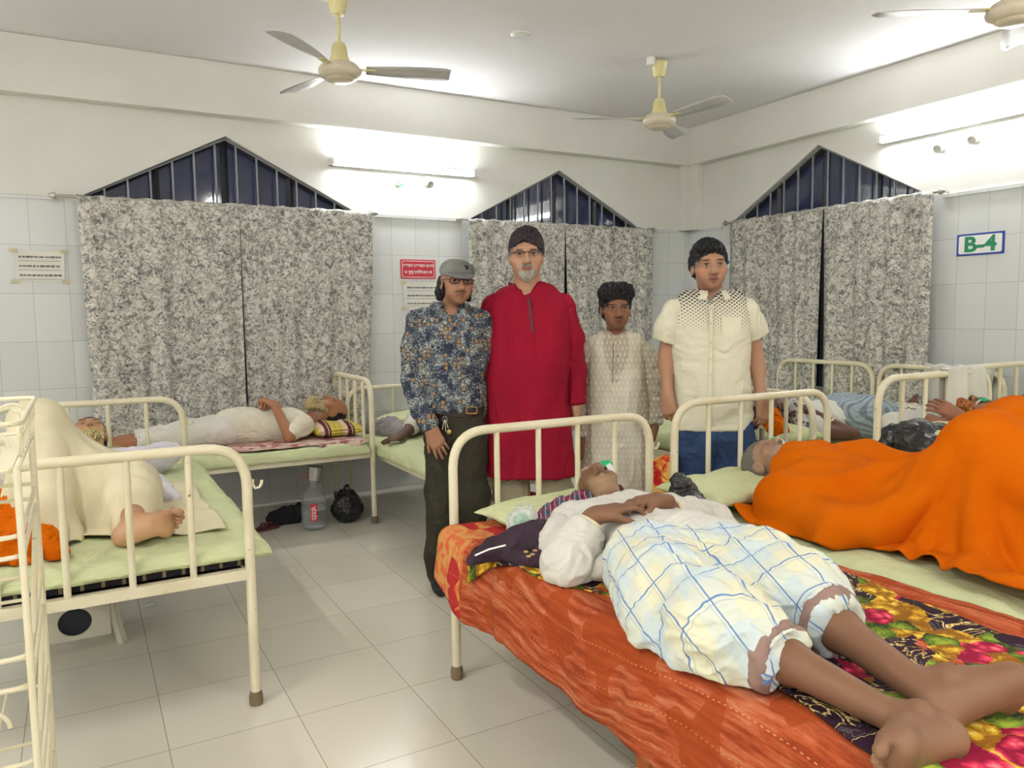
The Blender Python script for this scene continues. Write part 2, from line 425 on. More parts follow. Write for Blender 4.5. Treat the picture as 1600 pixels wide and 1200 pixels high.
def curtain_set(ax, e0, e1, split, zt, zb, label, gapw, right_pull=0.0, side='', seed=1, left_pull=0.0, rod0=0.10, rod1=0.02, gap_top=0.0):
    """rod on the wall and two hanging panels (each a curtain of its own)"""
    off = -0.10
    P3 = (lambda a, z, d: (a, d, z)) if ax == 0 else (lambda a, z, d: (d, a, z))
    o = MB(); o.tube([P3(e0 - rod0, zt, off), P3(e1 + rod1, zt, off)], 0.009, 12)
    r = o.build('curtain_rod', ROD, origin=P3(e0, zt, off)); tag(r, 'thin steel curtain rod over the ' + label, 'curtain rod')
    for a, nm in ((e0 - rod0 + .015, 1), (e1 + rod1 - .01, 1)):
        b = MB(); b.tube([P3(a, zt, off), P3(a, zt, 0)], 0.006, 8); b.lathe([(0.022, 0), (0.024, 0.006), (0.012, 0.03), (0.009, 0.04)], P3(a, zt, off), P3(-1 if a < (e0 + e1) / 2 else 1, 0, 0), 16)
        b.build('rod_bracket', ROD, r)
    rg = np.random.RandomState(seed)
    for pi, (a0, a1) in enumerate(((e0, split - gap_top), (split + gap_top, e1))):
        na, nz = 150, 70; A = np.linspace(0, 1, na); Z = np.linspace(0, 1, nz); aa, zz = np.meshgrid(A, Z)
        a = a0 + (a1 - a0) * aa
        drop = zz
        if pi == 0:
            a = a + left_pull * (1 - aa) * drop - gapw * aa ** 3 * drop
        else:
            a = a - right_pull * aa * drop ** 2.2 + gapw * (1 - aa) ** 3 * drop
        ph = rg.rand(6) * 6
        amp = 0.007 + 0.030 * drop ** 0.6
        L = abs(a1 - a0)
        fold = (np.sin(aa * L * 30 + ph[0] + 1.2 * np.sin(aa * 5 + ph[1])) * 0.5 + 0.5 * np.sin(aa * L * 47 + ph[2] + zz * 0.8)
                + 0.5 * np.sin(aa * L * 17 + ph[3] - zz))
        d = off - 0.012 + amp * 0.75 * fold
        z = zt + 0.012 - (zt - zb) * zz + 0.004 * np.sin(aa * L * 47 + ph[2]) * (zz < 0.03)
        d = np.where(zz < 0.012, off - 0.004, d)
        d = np.minimum(d, -0.03)
        v = np.stack([a, d, z] if ax == 0 else [d, a, z], -1).reshape(-1, 3)
        f = [(i * na + j, i * na + j + 1, (i + 1) * na + j + 1, (i + 1) * na + j) for i in range(nz - 1) for j in range(na - 1)]
        uv = np.stack([aa * L * 1.02 + pi * 3.1, zz * (zt - zb)], -1).reshape(-1, 2)
        c = mesh_from('curtain', v, f, CURTAIN, None, True, P3((a0 + a1) / 2, zt, off), uv); solid(c, 0.0015)
        lab = 'grey floral curtain panel, %s half of the %s' % (('first', 'second')[pi] if not side else side[pi], label)
        tag(c, lab, 'curtain', 'floral curtains')
c1 = [ony(px, py, -.11) for px, py in ((119, 304), (581, 334), (376, 650))]
curtain_set(0, c1[0][0], c1[1][0], ony(374, 330, -.11)[0], 2.145, 0.45, 'large window at the far left', 0.012, 0.14, ('left', 'right'), 3, 0.03, rod0=0.13)
c2 = [ony(px, py, -.11) for px, py in ((731, 343), (1020, 357), (884, 400))]
curtain_set(0, c2[0][0], c2[1][0], c2[2][0], 2.135, 0.45, 'middle window behind the standing men', 0.05, 0.07, ('left', 'right'), 7, rod0=0.07)
c3 = [onx(px, py, -.11) for px, py in ((1143, 350), (1459, 303), (1281, 560))]
curtain_set(1, c3[1][1], c3[0][1], c3[2][1], 2.165, 0.45, 'window on the side wall', 0.03, 0.03, ('right', 'left'), 11, rod0=0.05, rod1=0.09)

# ------------------------------------------------------------------ ceiling fans, lamps, disc
def blade_mesh(c, ang, R0=0.14, R1=0.60):
    u = V((math.cos(ang), math.sin(ang), 0)); w = V((-math.sin(ang), math.cos(ang), 0)); N = 14; pts = []
    for i in range(N):
        t = i / (N - 1); r = R0 + (R1 - R0) * t; hw = 0.030 + 0.040 * math.sin(min(1, t * 1.25) * PI * .5) - (0.02 if t > .97 else 0)
        for s in (-1, -.33, .33, 1): pts.append(c + u * r + w * hw * s + V((0, 0, 1)) * (-0.012 * s - 0.006 * (1 - s * s) * -1))
    f = [(i * 4 + j, i * 4 + j + 1, (i + 1) * 4 + j + 1, (i + 1) * 4 + j) for i in range(N - 1) for j in range(3)]
    return pts, f
def fan(x, y, zm, a0, label):
    r = empty('ceiling_fan', (x, y, ZC), label, 'ceiling fan', 'ceiling fans'); c = V((x, y, 0))
    MB().lathe([(0.020, ZC - .12), (0.034, ZC - .118), (0.042, ZC - .10), (0.055, ZC - .035), (0.060, ZC - .03), (0.055, ZC - .02)], c, n=28).build('ceiling_canopy', YELPL, r)
    hk = MB(); hk.tube([(x - .02, y, ZC), (x - .02, y, ZC - .05)], .006); hk.tube([(x - .085, y, ZC - .006), (x + .01, y, ZC - .006)], .006); hk.lathe([(0.0, ZC - .055), (.03, ZC - .05), (.03, ZC - .0)], c + V((-.075, 0, 0)), n=16).build('ceiling_hook', WHITEPL, r)
    MB().tube([(x, y, zm + .06), (x, y, ZC - .08)], 0.010).build('down_rod', YELPL, r)
    MB().lathe([(0.062, zm + .04), (0.058, zm + .05), (0.046, zm + .075), (0.040, zm + .125), (0.030, zm + .145), (0.012, zm + .15)], c, n=28).build('lower_canopy', YELPL, r)
    MB().lathe([(0, zm - .058), (0.055, zm - .056), (0.072, zm - .050), (0.078, zm - .040), (0.098, zm - .034), (0.112, zm - .015), (0.116, zm + .0), (0.110, zm + .014), (0.104, zm + .016), (0.104, zm + .022), (0.090, zm + .034), (0.05, zm + .045), (0, zm + .046)], c, n=48).build('motor_housing', FANW, r)
    for k in range(3):
        a = a0 + k * 2 * PI / 3
        p, f = blade_mesh(V((x, y, zm + .012)), a); b = mesh_from('fan_blade', p, f, BLADE, r); solid(b, 0.003)
        MB().box((x + .09, y - .018, zm + .008), (x + .19, y + .018, zm + .014), np.array([[math.cos(a), -math.sin(a), 0], [math.sin(a), math.cos(a), 0], [0, 0, 1]]), V((x, y, 0))).build('blade_bracket', YELPL, b)
tip = onz(722, 122, 2.69); fa = math.atan2(tip[1] + 1.56, tip[0] + 3.92)
fan(-3.915, -1.56, 2.69, fa, 'cream ceiling fan in front of the large left window')
fan(-1.65, -1.50, 2.69, fa + .9, 'cream ceiling fan with yellow rod near the corner of the room')
fan(-1.50, -3.74, 2.69, fa + .75, 'cream ceiling fan cut off by the top right edge of the picture')
d = onz(813, 53, ZC); tag(MB().lathe([(0, -.012), (.05, -.012), (.062, -.006), (.064, 0)], d, n=32).build('ceiling_cover_plate', WHITEPL, origin=d), 'round white cover plate set flat on the ceiling', 'cover plate')

def tube_light(p0, p1, n, label, mat=None):
    p0, p1, n = V(p0), V(p1), unit(n); u = unit(p1 - p0)
    r = empty('tube_light', (p0 + p1) / 2 - n * .05, label, 'tube light', 'wall tube lights')
    m = MB(); w = V((0, 0, 1)) if abs(n[2]) < .5 else V((1, 0, 0))
    def bar(a, b, hn, hz, off):
        c = (a + b) / 2 - n * off; L = np.linalg.norm(b - a) / 2
        Rm = np.stack([u, n, w], 1); m.box(c - V((L, hn, hz)), c + V((L, hn, hz)), Rm, c)
    bar(p0, p1, .018, .024, .038); m.build('batten', WHITEPL, r, False)
    MB().tube([p0 + u * .03, p1 - u * .03], 0.0165, 16).build('glass_tube', mat or TUBE, r)
    for e, s in ((p0, 1), (p1, -1)):
        m = MB(); c = e + u * s * .012 - n * .015; Rm = np.stack([u, n, w], 1); m.box(c - V((.014, .036, .024)), c + V((.014, .036, .024)), Rm, c); m.build('lamp_holder', WHITEPL, r, False)
    return r
ta, tb = ony(516, 251, -.07), ony(744, 271, -.07)
tube_light((ta[0], -.07, 2.51), (tb[0], -.07, 2.51), (0, -1, 0), 'lit white tube light on the wall between the two left windows')
tc = onx(1373, 221, -.07)
tube_light((-.07, tc[1], 2.60), (-.07, tc[1] - 1.22, 2.60), (-1, 0, 0), 'lit white tube light above the green and blue room sign')
for i, (p0, p1, n, l) in enumerate((((-8.73, -2.0, 2.55), (-8.73, -3.22, 2.55), (1, 0, 0), 'added fill tube light on the left wall, out of the picture'),
                                   ((-8.73, -5.4, 2.55), (-8.73, -6.62, 2.55), (1, 0, 0), 'added fill tube light further along the left wall, out of the picture'),
                                   ((-2.6, -8.93, 2.55), (-3.82, -8.93, 2.55), (0, 1, 0), 'added fill tube light on the rear wall, out of the picture'),
                                   ((-6.0, -8.93, 2.55), (-7.22, -8.93, 2.55), (0, 1, 0), 'added fill tube light further along the rear wall, out of the picture'),
                                   ((-.07, -5.6, 2.60), (-.07, -6.82, 2.60), (-1, 0, 0), 'added fill tube light on the side wall, out of the picture'),
                                   ((-6.6, -.07, 2.51), (-7.82, -.07, 2.51), (0, -1, 0), 'added fill tube light on the back wall, out of the picture to the left'))):
    tube_light(p0, p1, n, l)  # unseen wall tubes, added as fill to brighten the whole ward
for i, (p, l) in enumerate((((-6.35, -4.6), 'ceiling tube light out of the picture over the left beds'), ((-3.4, -7.0), 'added ceiling fill tube light out of the picture behind the camera'), ((-6.6, -7.2), 'added ceiling fill tube light out of the picture in the rear left of the ward'))):  # last two tubes are added, unseen fill; the boosted emission brightens the ward
    tube_light((p[0], p[1], 3.09), (p[0], p[1] + 1.22, 3.09), (0, 0, -1), l, TUBE2)
def lampholder(c, n, label, led=False, tilt=-0.5):
    c = V(c); n = unit(n); a = unit(n + V((0, 0, tilt)))
    r = empty('bulb_holder', c, label, 'bulb holder', 'bulb holders under the tube lights')
    MB().lathe([(0.045, 0), (0.045, .008), (.036, .022), (.028, .03)], c, n, 24).build('base', WHITEPL, r)
    MB().lathe([(0.028, .015), (.026, .06), (.03, .062), (.03, .07), (.02, .07), (.019, .05), (0, .05)], c, a, 24).build('socket', WHITEPL, r)
    if led: MB().lathe([(0.017, .045), (.018, .075), (.010, .088), (0, .09)], c, a, 16).build('pilot_bulb', GREENLED, r)
for px, py, led, l in ((621, 282, True, 'white bulb holder with a glowing green pilot bulb'), (668, 284, False, 'empty white bulb holder beside the green pilot bulb')):
    p = ony(px, py, 0); lampholder((p[0], 0, p[2]), (0, -1, 0), l, led)
for px, py, l in ((1473, 227, 'empty white bulb holder on the side wall, nearer the window'), (1527, 213, 'empty white bulb holder on the side wall, nearer the room sign edge')):
    p = onx(px, py, 0); lampholder((0, p[1], p[2]), (-1, 0, 0), l)

# ------------------------------------------------------------------ signs and notices
def text(body, size, mat, parent, loc, xdir, name='lettering', extrude=0.0008, bold=0.0, align='CENTER', sx=1.0):
    cu = bpy.data.curves.new(name, 'FONT'); cu.body = body; cu.size = size; cu.align_x = align; cu.align_y = 'CENTER'
    cu.extrude = extrude; cu.offset = bold
    o = bpy.data.objects.new(name, cu); COL.objects.link(o); cu.materials.append(mat)
    x = unit(xdir); z = V((0, 0, 1)); n = np.cross(x, z)
    off = V(parent['_org']); L = V(loc) - off; x = x * sx
    bpy.context.view_layer.update()
    me = bpy.data.meshes.new_from_object(o.evaluated_get(bpy.context.evaluated_depsgraph_get())); me.materials.clear(); me.materials.append(mat)
    bpy.data.objects.remove(o); o = bpy.data.objects.new(name, me); COL.objects.link(o)
    o.matrix_local = Matrix(((x[0], z[0], n[0], L[0]), (x[1], z[1], n[1], L[1]), (x[2], z[2], n[2], L[2]), (0, 0, 0, 1)))
    o.parent = parent
    return o
def rrect(c, x, hw, hh, r, thick, n, mb=None):
    pts = []
    for cx_, cy_, a0 in ((hw - r, hh - r, 0), (-hw + r, hh - r, 90), (-hw + r, -hh + r, 180), (hw - r, -hh + r, 270)):
        for k in range(5):
            a = math.radians(a0 + k * 22.5); pts.append(V(c) + unit(x) * (cx_ + r * math.cos(a)) + V((0, 0, 1)) * (cy_ + r * math.sin(a)))
    return (mb or MB()).prism(pts, n, thick)
RED = plain('red_sign_paint', (205, 38, 62), 0.35, vary=.02); SWHITE = plain('white_sign_paint', (240, 240, 236), 0.4, vary=.02)
BLUE = plain('blue_sign_paint', (30, 64, 160), 0.35, vary=.02); SGREEN = plain('green_sign_paint', (24, 138, 92), 0.35, vary=.02)
a, b = ony(626, 405, -.01), ony(681, 436, -.01); c = (a + b) / 2; hw, hh = (b[0] - a[0]) / 2, (a[2] - b[2]) / 2
sg = rrect((c[0], -.002, c[2]), (1, 0, 0), hw, hh, .006, .004, (0, -1, 0)).build('notice_sign', RED, origin=c); tag(sg, 'red notice board with white Bengali lettering on the tiled wall', 'sign')
MBs = MB()
for (h1, h2, dy) in ((0.92, 0.86, .0062),):
    rrect((c[0], -dy, c[2]), (1, 0, 0), hw * h1, hh * h2, .01, .0008, (0, -1, 0), MBs)
MBs.build('border_line', SWHITE, sg); rrect((c[0], -.0071, c[2]), (1, 0, 0), hw * .895, hh * .80, .009, .0008, (0, -1, 0)).build('sign_face', RED, sg)
text('\u09c7\u09af\u0996\u09be\u09c7\u09a8 \u09c7\u09b8\u0996\u09be\u09c7\u09a8 \u09ae\u09df\u09b2\u09be',   .0315, SWHITE, sg, (c[0], -.0085, c[2] + hh * .36), (1, 0, 0), bold=.0006)
text('\u0993 \u09a5\u09c1\u09a5\u09c1 \u09c7\u09ab\u09bf\u09b2\u09c7\u09ac\u09a8 \u09a8\u09be'.replace('\u09ab\u09bf\u09b2\u09c7\u09ac\u09a8', '\u09ab\u09bf\u09b2\u09c7\u09ac\u09a8'),   .0315, SWHITE, sg, (c[0], -.0085, c[2] - hh * .32), (1, 0, 0), bold=.0006)
a, b = onx(1495, 369, -.01), onx(1568, 397, -.01)
y0, y1 = a[1], b[1]; c = V((0, (y0 + y1) / 2, onx(1531, 381, -.01)[2])); hw = abs(y0 - y1) / 2; hh = .072
sg = rrect((-.002, c[1], c[2]), (0, -1, 0), hw, hh, .004, .004, (-1, 0, 0)).build('room_sign', BLUE, origin=c); tag(sg, 'white room sign with green letters and blue border', 'sign')
rrect((-.0062, c[1], c[2]), (0, -1, 0), hw * .91, hh * .83, .012, .0012, (-1, 0, 0)).build('sign_face', SWHITE, sg)
text('B-4', .138, SGREEN, sg, (-.0082, c[1], c[2] - .004), (0, -1, 0), bold=.0042, sx=1.12)
def notice(c, x, n, w, h, label, seed):
    rg = random.Random(seed); c = V(c); x = unit(x); n = unit(n); z = V((0, 0, 1))
    v = []; N = 8
    for i in range(N + 1):
        for j in range(N + 1):
            u_, w_ = i / N - .5, j / N - .5
            bow = .003 + .006 * (abs(u_) * 2) ** 3 * (1 if seed == 1 else .5)
            v.append(c + x * u_ * w * (1 - .04 * (.5 - w_)) + z * w_ * h + n * bow)
    p = mesh_from('paper_notice', v, [(i * (N + 1) + j, (i + 1) * (N + 1) + j, (i + 1) * (N + 1) + j + 1, i * (N + 1) + j + 1) for i in range(N) for j in range(N)], plain('notice_paper', (232, 230, 220), .8, vary=.03), origin=c)
    tag(p, label, 'notice'); m = MB()
    for k, zz in enumerate((.30, .0, -.30) if h < .25 else (.34, .0, -.34)):
        q = -w * .40
        while q < w * .40:
            l = rg.uniform(.010, .03); hh_ = rg.uniform(.0035, .006)
            a = c + x * q + z * (zz * h) + n * .0092; m.raw([a - z * hh_, a + x * l - z * hh_, a + x * l + z * hh_, a + z * hh_], [(0, 1, 2, 3)]); q += l + rg.uniform(.003, .007)
        a = c + x * (-w * .42) + z * (zz * h - .026) + n * .0088; m.raw([a, a + x * w * .84, a + x * w * .84 + z * .002, a + z * .002], [(0, 1, 2, 3)])
    m.build('printed_lines', plain('print_grey', (112, 112, 112), .8), p, False)
    for sx in (-1, 1):
        for sz in (-1, 1):
            a = c + x * sx * w * .5 + z * sz * h * .5 + n * .0095
            MB().prism([a - x * .022 - z * .012, a + x * .022 - z * .012, a + x * .022 + z * .012, a - x * .022 + z * .012], n, .001).build('tape', plain('tape_tan', (206, 198, 160), .5), p, False)
a, b = ony(20, 391, -.01), ony(103, 440, -.01)
notice(((a[0] + b[0]) / 2, 0, (a[2] + b[2]) / 2), (1, 0, 0), (0, -1, 0), b[0] - a[0], a[2] - b[2], 'taped white paper notice left of the large floral curtain', 1)
a, b = ony(630, 441, -.01), ony(690, 482, -.01)
notice(((a[0] + b[0]) / 2, 0, (a[2] + b[2]) / 2), (1, 0, 0), (0, -1, 0), b[0] - a[0], a[2] - b[2], 'taped white paper notice under the red notice board', 2)
a = onx(1134, 405, 0)
sg = rrect((-.002, a[1], a[2] + .02), (0, -1, 0), .06, .10, .004, .004, (-1, 0, 0)).build('wall_sticker', SWHITE, origin=a); tag(sg, 'small white, red and blue wall sticker behind the cream-shirted man', 'sticker')
MB().prism([V((-.0065, a[1] + s_, a[2] - .045 + t_)) for s_, t_ in ((-.05, 0), (.05, 0), (.05, .03), (-.05, .03))], (-1, 0, 0), .001).build('blue_band', BLUE, sg, False)
MB().lathe([(0, 0), (.02, 0), (.02, .001), (0, .001)], (-.0065, a[1], a[2] + .04), (-1, 0, 0), 20).build('red_dot', RED, sg, False)

# ------------------------------------------------------------------ beds
BEDS = {}
def bed(key, head, wdir, width, length, hz, fz, label, lowrail=.48, hook=True):
    """head: floor point at the corner of the head end; wdir: along the head board; the bed runs clockwise-perpendicular"""
    h0 = V((head[0], head[1], 0)); w = unit((wdir[0], wdir[1], 0)); l = V((w[1], -w[0], 0)); Z = V((0, 0, 1))
    org = h0 + w * width / 2 + l * length / 2
    r = empty('hospital_bed', org, label, 'hospital bed', 'cream tubular steel beds')
    for e, top in ((0, hz), (1, fz)):
        a = h0 + l * length * e; b = a + w * width
        fr = MB().tube(bend([a + Z * .02, a + Z * top, b + Z * top, b + Z * .02], .13, 9), 0.0175, 14).build('end_frame', ENAMEL, r)
        for p in (a, b): MB().lathe([(.020, 0), (.024, .004), (.024, .03), (.021, .045), (.0185, .05)], p, n=16).build('foot_cap', plain('worn_foot_cap', (128, 110, 84), .6), fr)
        for k in range(1, 5):
            p = a + w * width * k / 5; MB().tube([p + Z * lowrail, p + Z * (top - .005)], 0.0115, 10).build('bar', ENAMEL, fr)
        MB().box(a + w * width / 2 - V((width / 2, .016, .018)) + Z * lowrail, a + w * width / 2 + V((width / 2, .016, .018)) + Z * lowrail,
                 np.stack([w, l, Z], 1), a + w * width / 2 + Z * lowrail).build('cross_rail', ENAMEL, fr, False)
        if hook:
            s = b if abs(w[0]) > .5 else a
            hp = s + w * .02 + Z * (top - .12)
            MB().tube(np.array([hp, hp - Z * .02, hp + w * .008 - Z * .032, hp + w * .022 - Z * .03, hp + w * .03 - Z * .016, hp + w * .03 - Z * .006]), 0.005, 8).build('hook', ENAMEL, fr)
    for k in (0, 1):
        a = h0 + w * (width * k) ; c = a + l * length / 2 + Z * (lowrail + .005)
        MB().box(c - V((.012, length / 2, .02)), c + V((.012, length / 2, .02)), np.stack([w, l, Z], 1), c).build('side_rail', ENAMEL, r, False)
    c = h0 + w * width / 2 + l * length / 2 + Z * (lowrail + .0)
    MB().box(c - V((width / 2 - .02, length / 2 - .01, .005)), c + V((width / 2 - .02, length / 2 - .01, .005)), np.stack([w, l, Z], 1), c).build('bed_deck', plain('deck_dark', (70, 68, 60), .7), r, False)
    BEDS[key] = (h0, w, l, width, length, lowrail)
    return r
def mattress(key, label, top, ext=(.05, .05), le=(-.02, -.02), mat=None, seed=1, wr=1.0, skirt=None, bottom=None):
    h0, w, l, width, length, lr = BEDS[key]; Z = V((0, 0, 1)); zb = (bottom or lr + .022)
    A0, A1 = -ext[0], width + ext[1]; B0, B1 = -le[0], length + le[1]
    H = top - zb; na, nb = int((A1 - A0) / .02), int((B1 - B0) / .02); nh = 7
    # superellipse slab: a closed grid wrapped over the top and sides
    u = np.linspace(-1, 1, na + 2 * nh); v_ = np.linspace(-1, 1, nb + 2 * nh); uu, vv = np.meshgrid(u, v_)
    def prof(t, half):
        s = np.abs(t) * (half + H); side = np.clip(s - (half - .02), 0, None)
        r_ = .05
        x = np.where(s < half - r_, s, half - r_ + r_ * np.sin(np.clip((s - half + r_) / r_, 0, PI / 2)))
        drop = np.where(s < half - r_, 0, r_ * (1 - np.cos(np.clip((s - half + r_) / r_, 0, PI / 2)))) + np.clip(s - half + r_ - r_ * PI / 2, 0, None)
        return np.sign(t) * x, drop
    hx, dx = prof(uu, (A1 - A0) / 2); hy, dy = prof(vv, (B1 - B0) / 2)
    drop = np.minimum(np.maximum(dx, dy) + .35 * np.minimum(dx, dy), H)
    P = h0 + w * ((A0 + A1) / 2) + l * ((B0 + B1) / 2)
    pts = P + hx[..., None] * w + hy[..., None] * l + Z * (top - drop)[..., None]
    q = np.stack([hx, hy, drop], -1)
    wn = fbm(q * V((9, 5, 14)) + fbm(q * 3, seed)[..., None] * 1.5, seed) * .006 * wr + ridged(q * V((5, 2.5, 9)) + fbm(q * 2.2, seed + 3)[..., None], seed + 9, 2) * .004 * wr
    out = np.stack([np.zeros_like(hx), np.zeros_like(hx), np.ones_like(hx)], -1)
    sidef = np.clip(drop / .04, 0, 1)[..., None]
    od = (np.sign(hx) * (dx > dy))[..., None] * w + (np.sign(hy) * (dy >= dx))[..., None] * l
    pts = pts + wn[..., None] * ((1 - sidef) * out + sidef * od)
    nr, nc = uu.shape
    f = [(i * nc + j, i * nc + j + 1, (i + 1) * nc + j + 1, (i + 1) * nc + j) for i in range(nr - 1) for j in range(nc - 1)]
    o = mesh_from('mattress', pts.reshape(-1, 3), f, mat or GREEN, None, True, P + Z * zb)
    m = o.modifiers.new('s', 'SOLIDIFY'); m.thickness = .004; m.offset = -1
    return tag(o, label, 'mattress', 'mattresses under pale green sheets')
X_, Y_ = (1, 0, 0), (0, 1, 0)
# key: bed; head corner, direction along the head board (the bed runs to the right-hand side of it)
bed('L1', (-5.665, -1.13), X_, .925, 1.87, .93, .93, 'cream steel bed nearest the left edge, with a hook on its end frame')
mattress('L1', 'pale green mattress under the man with one raised knee', .575, (.05, .075), (-.02, -.005), seed=2, wr=1.3, bottom=.532)
def m_darkcheck():
    t = NT('dark_checked_blanket'); v = t.coord(); s = t.sep(v); f = [t.math('LESS_THAN', t.math('FRACT', t.math('DIVIDE', s[i], .06)), .18) for i in (0, 1)]
    t.color(t.mix(t.math('MAXIMUM', f[0], f[1]), lin((34, 34, 38)), lin((120, 108, 84)))); return t.set(.9, 0, .1)
o = bevel(MB().box((-5.67, -3.00 + .012, .505), (-4.735, -1.15, .536)).build('folded_blanket', m_darkcheck(), None, False, (-5.2, -2.07, .505)), .01, 3); tag(o, 'dark checked blanket folded under the mattress nearest the left edge', 'blanket')
bed('L2', (-3.575, -.06), (0, -1, 0), .86, 1.95, .95, .90, 'cream steel bed along the wall under the large left window', .46, False)
mattress('L2', 'pale green mattress under the sleeping bearded man by the window', .545, (.0, .03), (-.03, -.03), seed=3)
bed('L3', (-3.50, -.14), X_, .90, 1.90, .83, .80, 'cream steel bed behind the standing men, under the red notice', .43, False)
mattress('L3', 'pale green mattress behind the man in the grey cap', .525, (.03, .03), (-.02, -.02), seed=4, wr=1.4)
bed('R1', (-4.041, -3.19), X_, .925, 1.93, .94, .56, 'cream steel bed with orange quilt in the right foreground')
mattress('R1', 'pale green mattress under the orange quilt', .565, (.045, -.045), (-.02, -.03), seed=5)
bed('R2', (-2.985, -3.20), X_, .99, 1.95, .975, .75, 'cream steel bed holding the orange blanketed patient')
mattress('R2', 'pale green mattress under the orange blanketed patient', .575, (.150, .0), (-.02, -.03), seed=6)
bed('R3', (-1.945, -3.44), X_, .915, 1.95, 1.045, .80, 'cream steel bed beyond the orange blanket, with a black bag', .58, False)
mattress('R3', 'pale green mattress under the black plastic bag and henna bearded patient', .70, (.02, .02), (-.02, -.03), seed=7)
bed('R4', (-.93, -3.16), X_, .88, 1.95, 1.03, .80, 'cream steel bed at the far right edge in front of a peach cloth', .55, False)
mattress('R4', 'pale green mattress at the far right edge', .66, (.0, .0), (-.02, -.03), seed=8)
bed('W1', (-.13, -1.235), (0, -1, 0), .88, 1.9, .97, .93, 'cream steel bed against the side wall, under the floral curtain', .48, False)
mattress('W1', 'pale green mattress of the bed against the side wall', .59, (.0, .0), (-.02, -.03), seed=9)
bed('W2', (-.13, -2.165), (0, -1, 0), .88, 1.78, .97, .93, 'cream steel bed carrying the patient in a blue striped lungi', .48, False)
mattress('W2', 'pale green mattress under the patient in a blue striped lungi', .59, (.0, .0), (-.02, -.03), seed=10)

# ------------------------------------------------------------------ soft-blended bodies: signed distances meshed as one surface
class Sdf:
    def __init__(s): s.p = []
    def _add(s, fn, lo, hi, k, mode, org=None): s.p.append((fn, np.minimum(lo, hi), np.maximum(lo, hi), k, mode)); return s
    def rc(s, a, b, ra, rb=None, k=.02, mode='u', flat=None):
        """tapered capsule; flat=(direction, factor) squeezes it along direction"""
        a, b = V(a), V(b); rb = ra if rb is None else rb; n = None
        if flat is not None: n = unit(flat[0]); g = flat[1] - 1.0
        def fn(p):
            q = p - a; d = b - a
            if n is not None: q = q + (q @ n)[..., None] * n * g; d = d + (d @ n) * n * g
            t = np.clip((q @ d) / (d @ d + 1e-12), 0, 1)
            r = np.linalg.norm(q - t[..., None] * d, axis=-1) - (ra + (rb - ra) * t)
            return r
        R = max(ra, rb)
        if flat is not None and flat[1] < 1: R = R / flat[1]
        return s._add(fn, np.minimum(a, b) - R, np.maximum(a, b) + R, k, mode)
    def chain(s, pts, rs, k=.02, mode='u', flat=None):
        for i in range(len(pts) - 1): s.rc(pts[i], pts[i + 1], rs[i], rs[i + 1], k, mode, flat)
        return s
    def el(s, c, r, ax=None, k=.02, mode='u'):
        c = V(c); r = V(r if np.ndim(r) else (r, r, r)); A = np.eye(3) if ax is None else np.array([unit(x) for x in ax])
        def fn(p):
            q = (p - c) @ A.T; k0 = np.linalg.norm(q / r, axis=-1); k1 = np.linalg.norm(q / (r * r), axis=-1)
            return k0 * (k0 - 1.0) / np.maximum(k1, 1e-9)
        e = np.sqrt((A ** 2 * (r ** 2)[:, None]).sum(0))
        return s._add(fn, c - e, c + e, k, mode)
    def plane(s, c, n, k=.004):
        """cut away everything on the side n points to"""
        c, n = V(c), unit(n)
        return s._add(lambda p: -((p - c) @ n), V((-99,) * 3), V((99,) * 3), k, 's')
    def box(s, c, h, ax, k=.01, mode='u', r=.0):
        c = V(c); h = V(h); A = np.array([unit(x) for x in ax])
        def fn(p):
            q = np.abs((p - c) @ A.T) - (h - r); return np.linalg.norm(np.maximum(q, 0), axis=-1) + np.minimum(q.max(-1), 0) - r
        e = (np.abs(A) * h[:, None]).sum(0); return s._add(fn, c - e, c + e, k, mode)
    def include(s, o): s.p += o.p; return s
    def eval(s, p):
        D = np.full(p.shape[:-1], 1.0)
        for fn, lo, hi, k, mode in s.p: D = Sdf.comb(D, fn(p), k, mode)
        return D
    @staticmethod
    def comb(D, d, k, mode):
        if mode == 'u':
            h = np.maximum(k - np.abs(D - d), 0) / k; return np.minimum(D, d) - h * h * k * .25
        if mode == 's': d = -d
        h = np.maximum(k - np.abs(D - d), 0) / k; return np.maximum(D, d) + h * h * k * .25
    def bounds(s):
        lo = np.min([p[1] for p in s.p if p[4] == 'u'], 0); hi = np.max([p[2] for p in s.p if p[4] == 'u'], 0); return lo, hi
    def grid(s, h, lo, hi):
        n = np.ceil((hi - lo) / h).astype(int) + 1
        xs = [(lo[i] + h * np.arange(n[i])).astype(np.float32) for i in range(3)]
        D = np.full(n, 1.0, np.float32)
        for fn, a, b, k, mode in s.p:
            m = k + 3 * h
            i0 = np.clip(np.floor((a - m - lo) / h).astype(int), 0, n); i1 = np.clip(np.ceil((b + m - lo) / h).astype(int) + 1, 0, n)
            if np.any(i1 <= i0): continue
            sl = tuple(slice(i0[i], i1[i]) for i in range(3))
            P = np.stack(np.meshgrid(*[xs[i][sl[i]] for i in range(3)], indexing='ij'), -1)
            D[sl] = Sdf.comb(D[sl], fn(P).astype(np.float32), k, mode)
        return D
    def mesh(s, h, lo=None, hi=None):
        b0, b1 = s.bounds(); e = 4 * h + .022; lo = b0 - e; hi = b1 + e
        return surfnet(s.grid(h, lo, hi), lo, h)

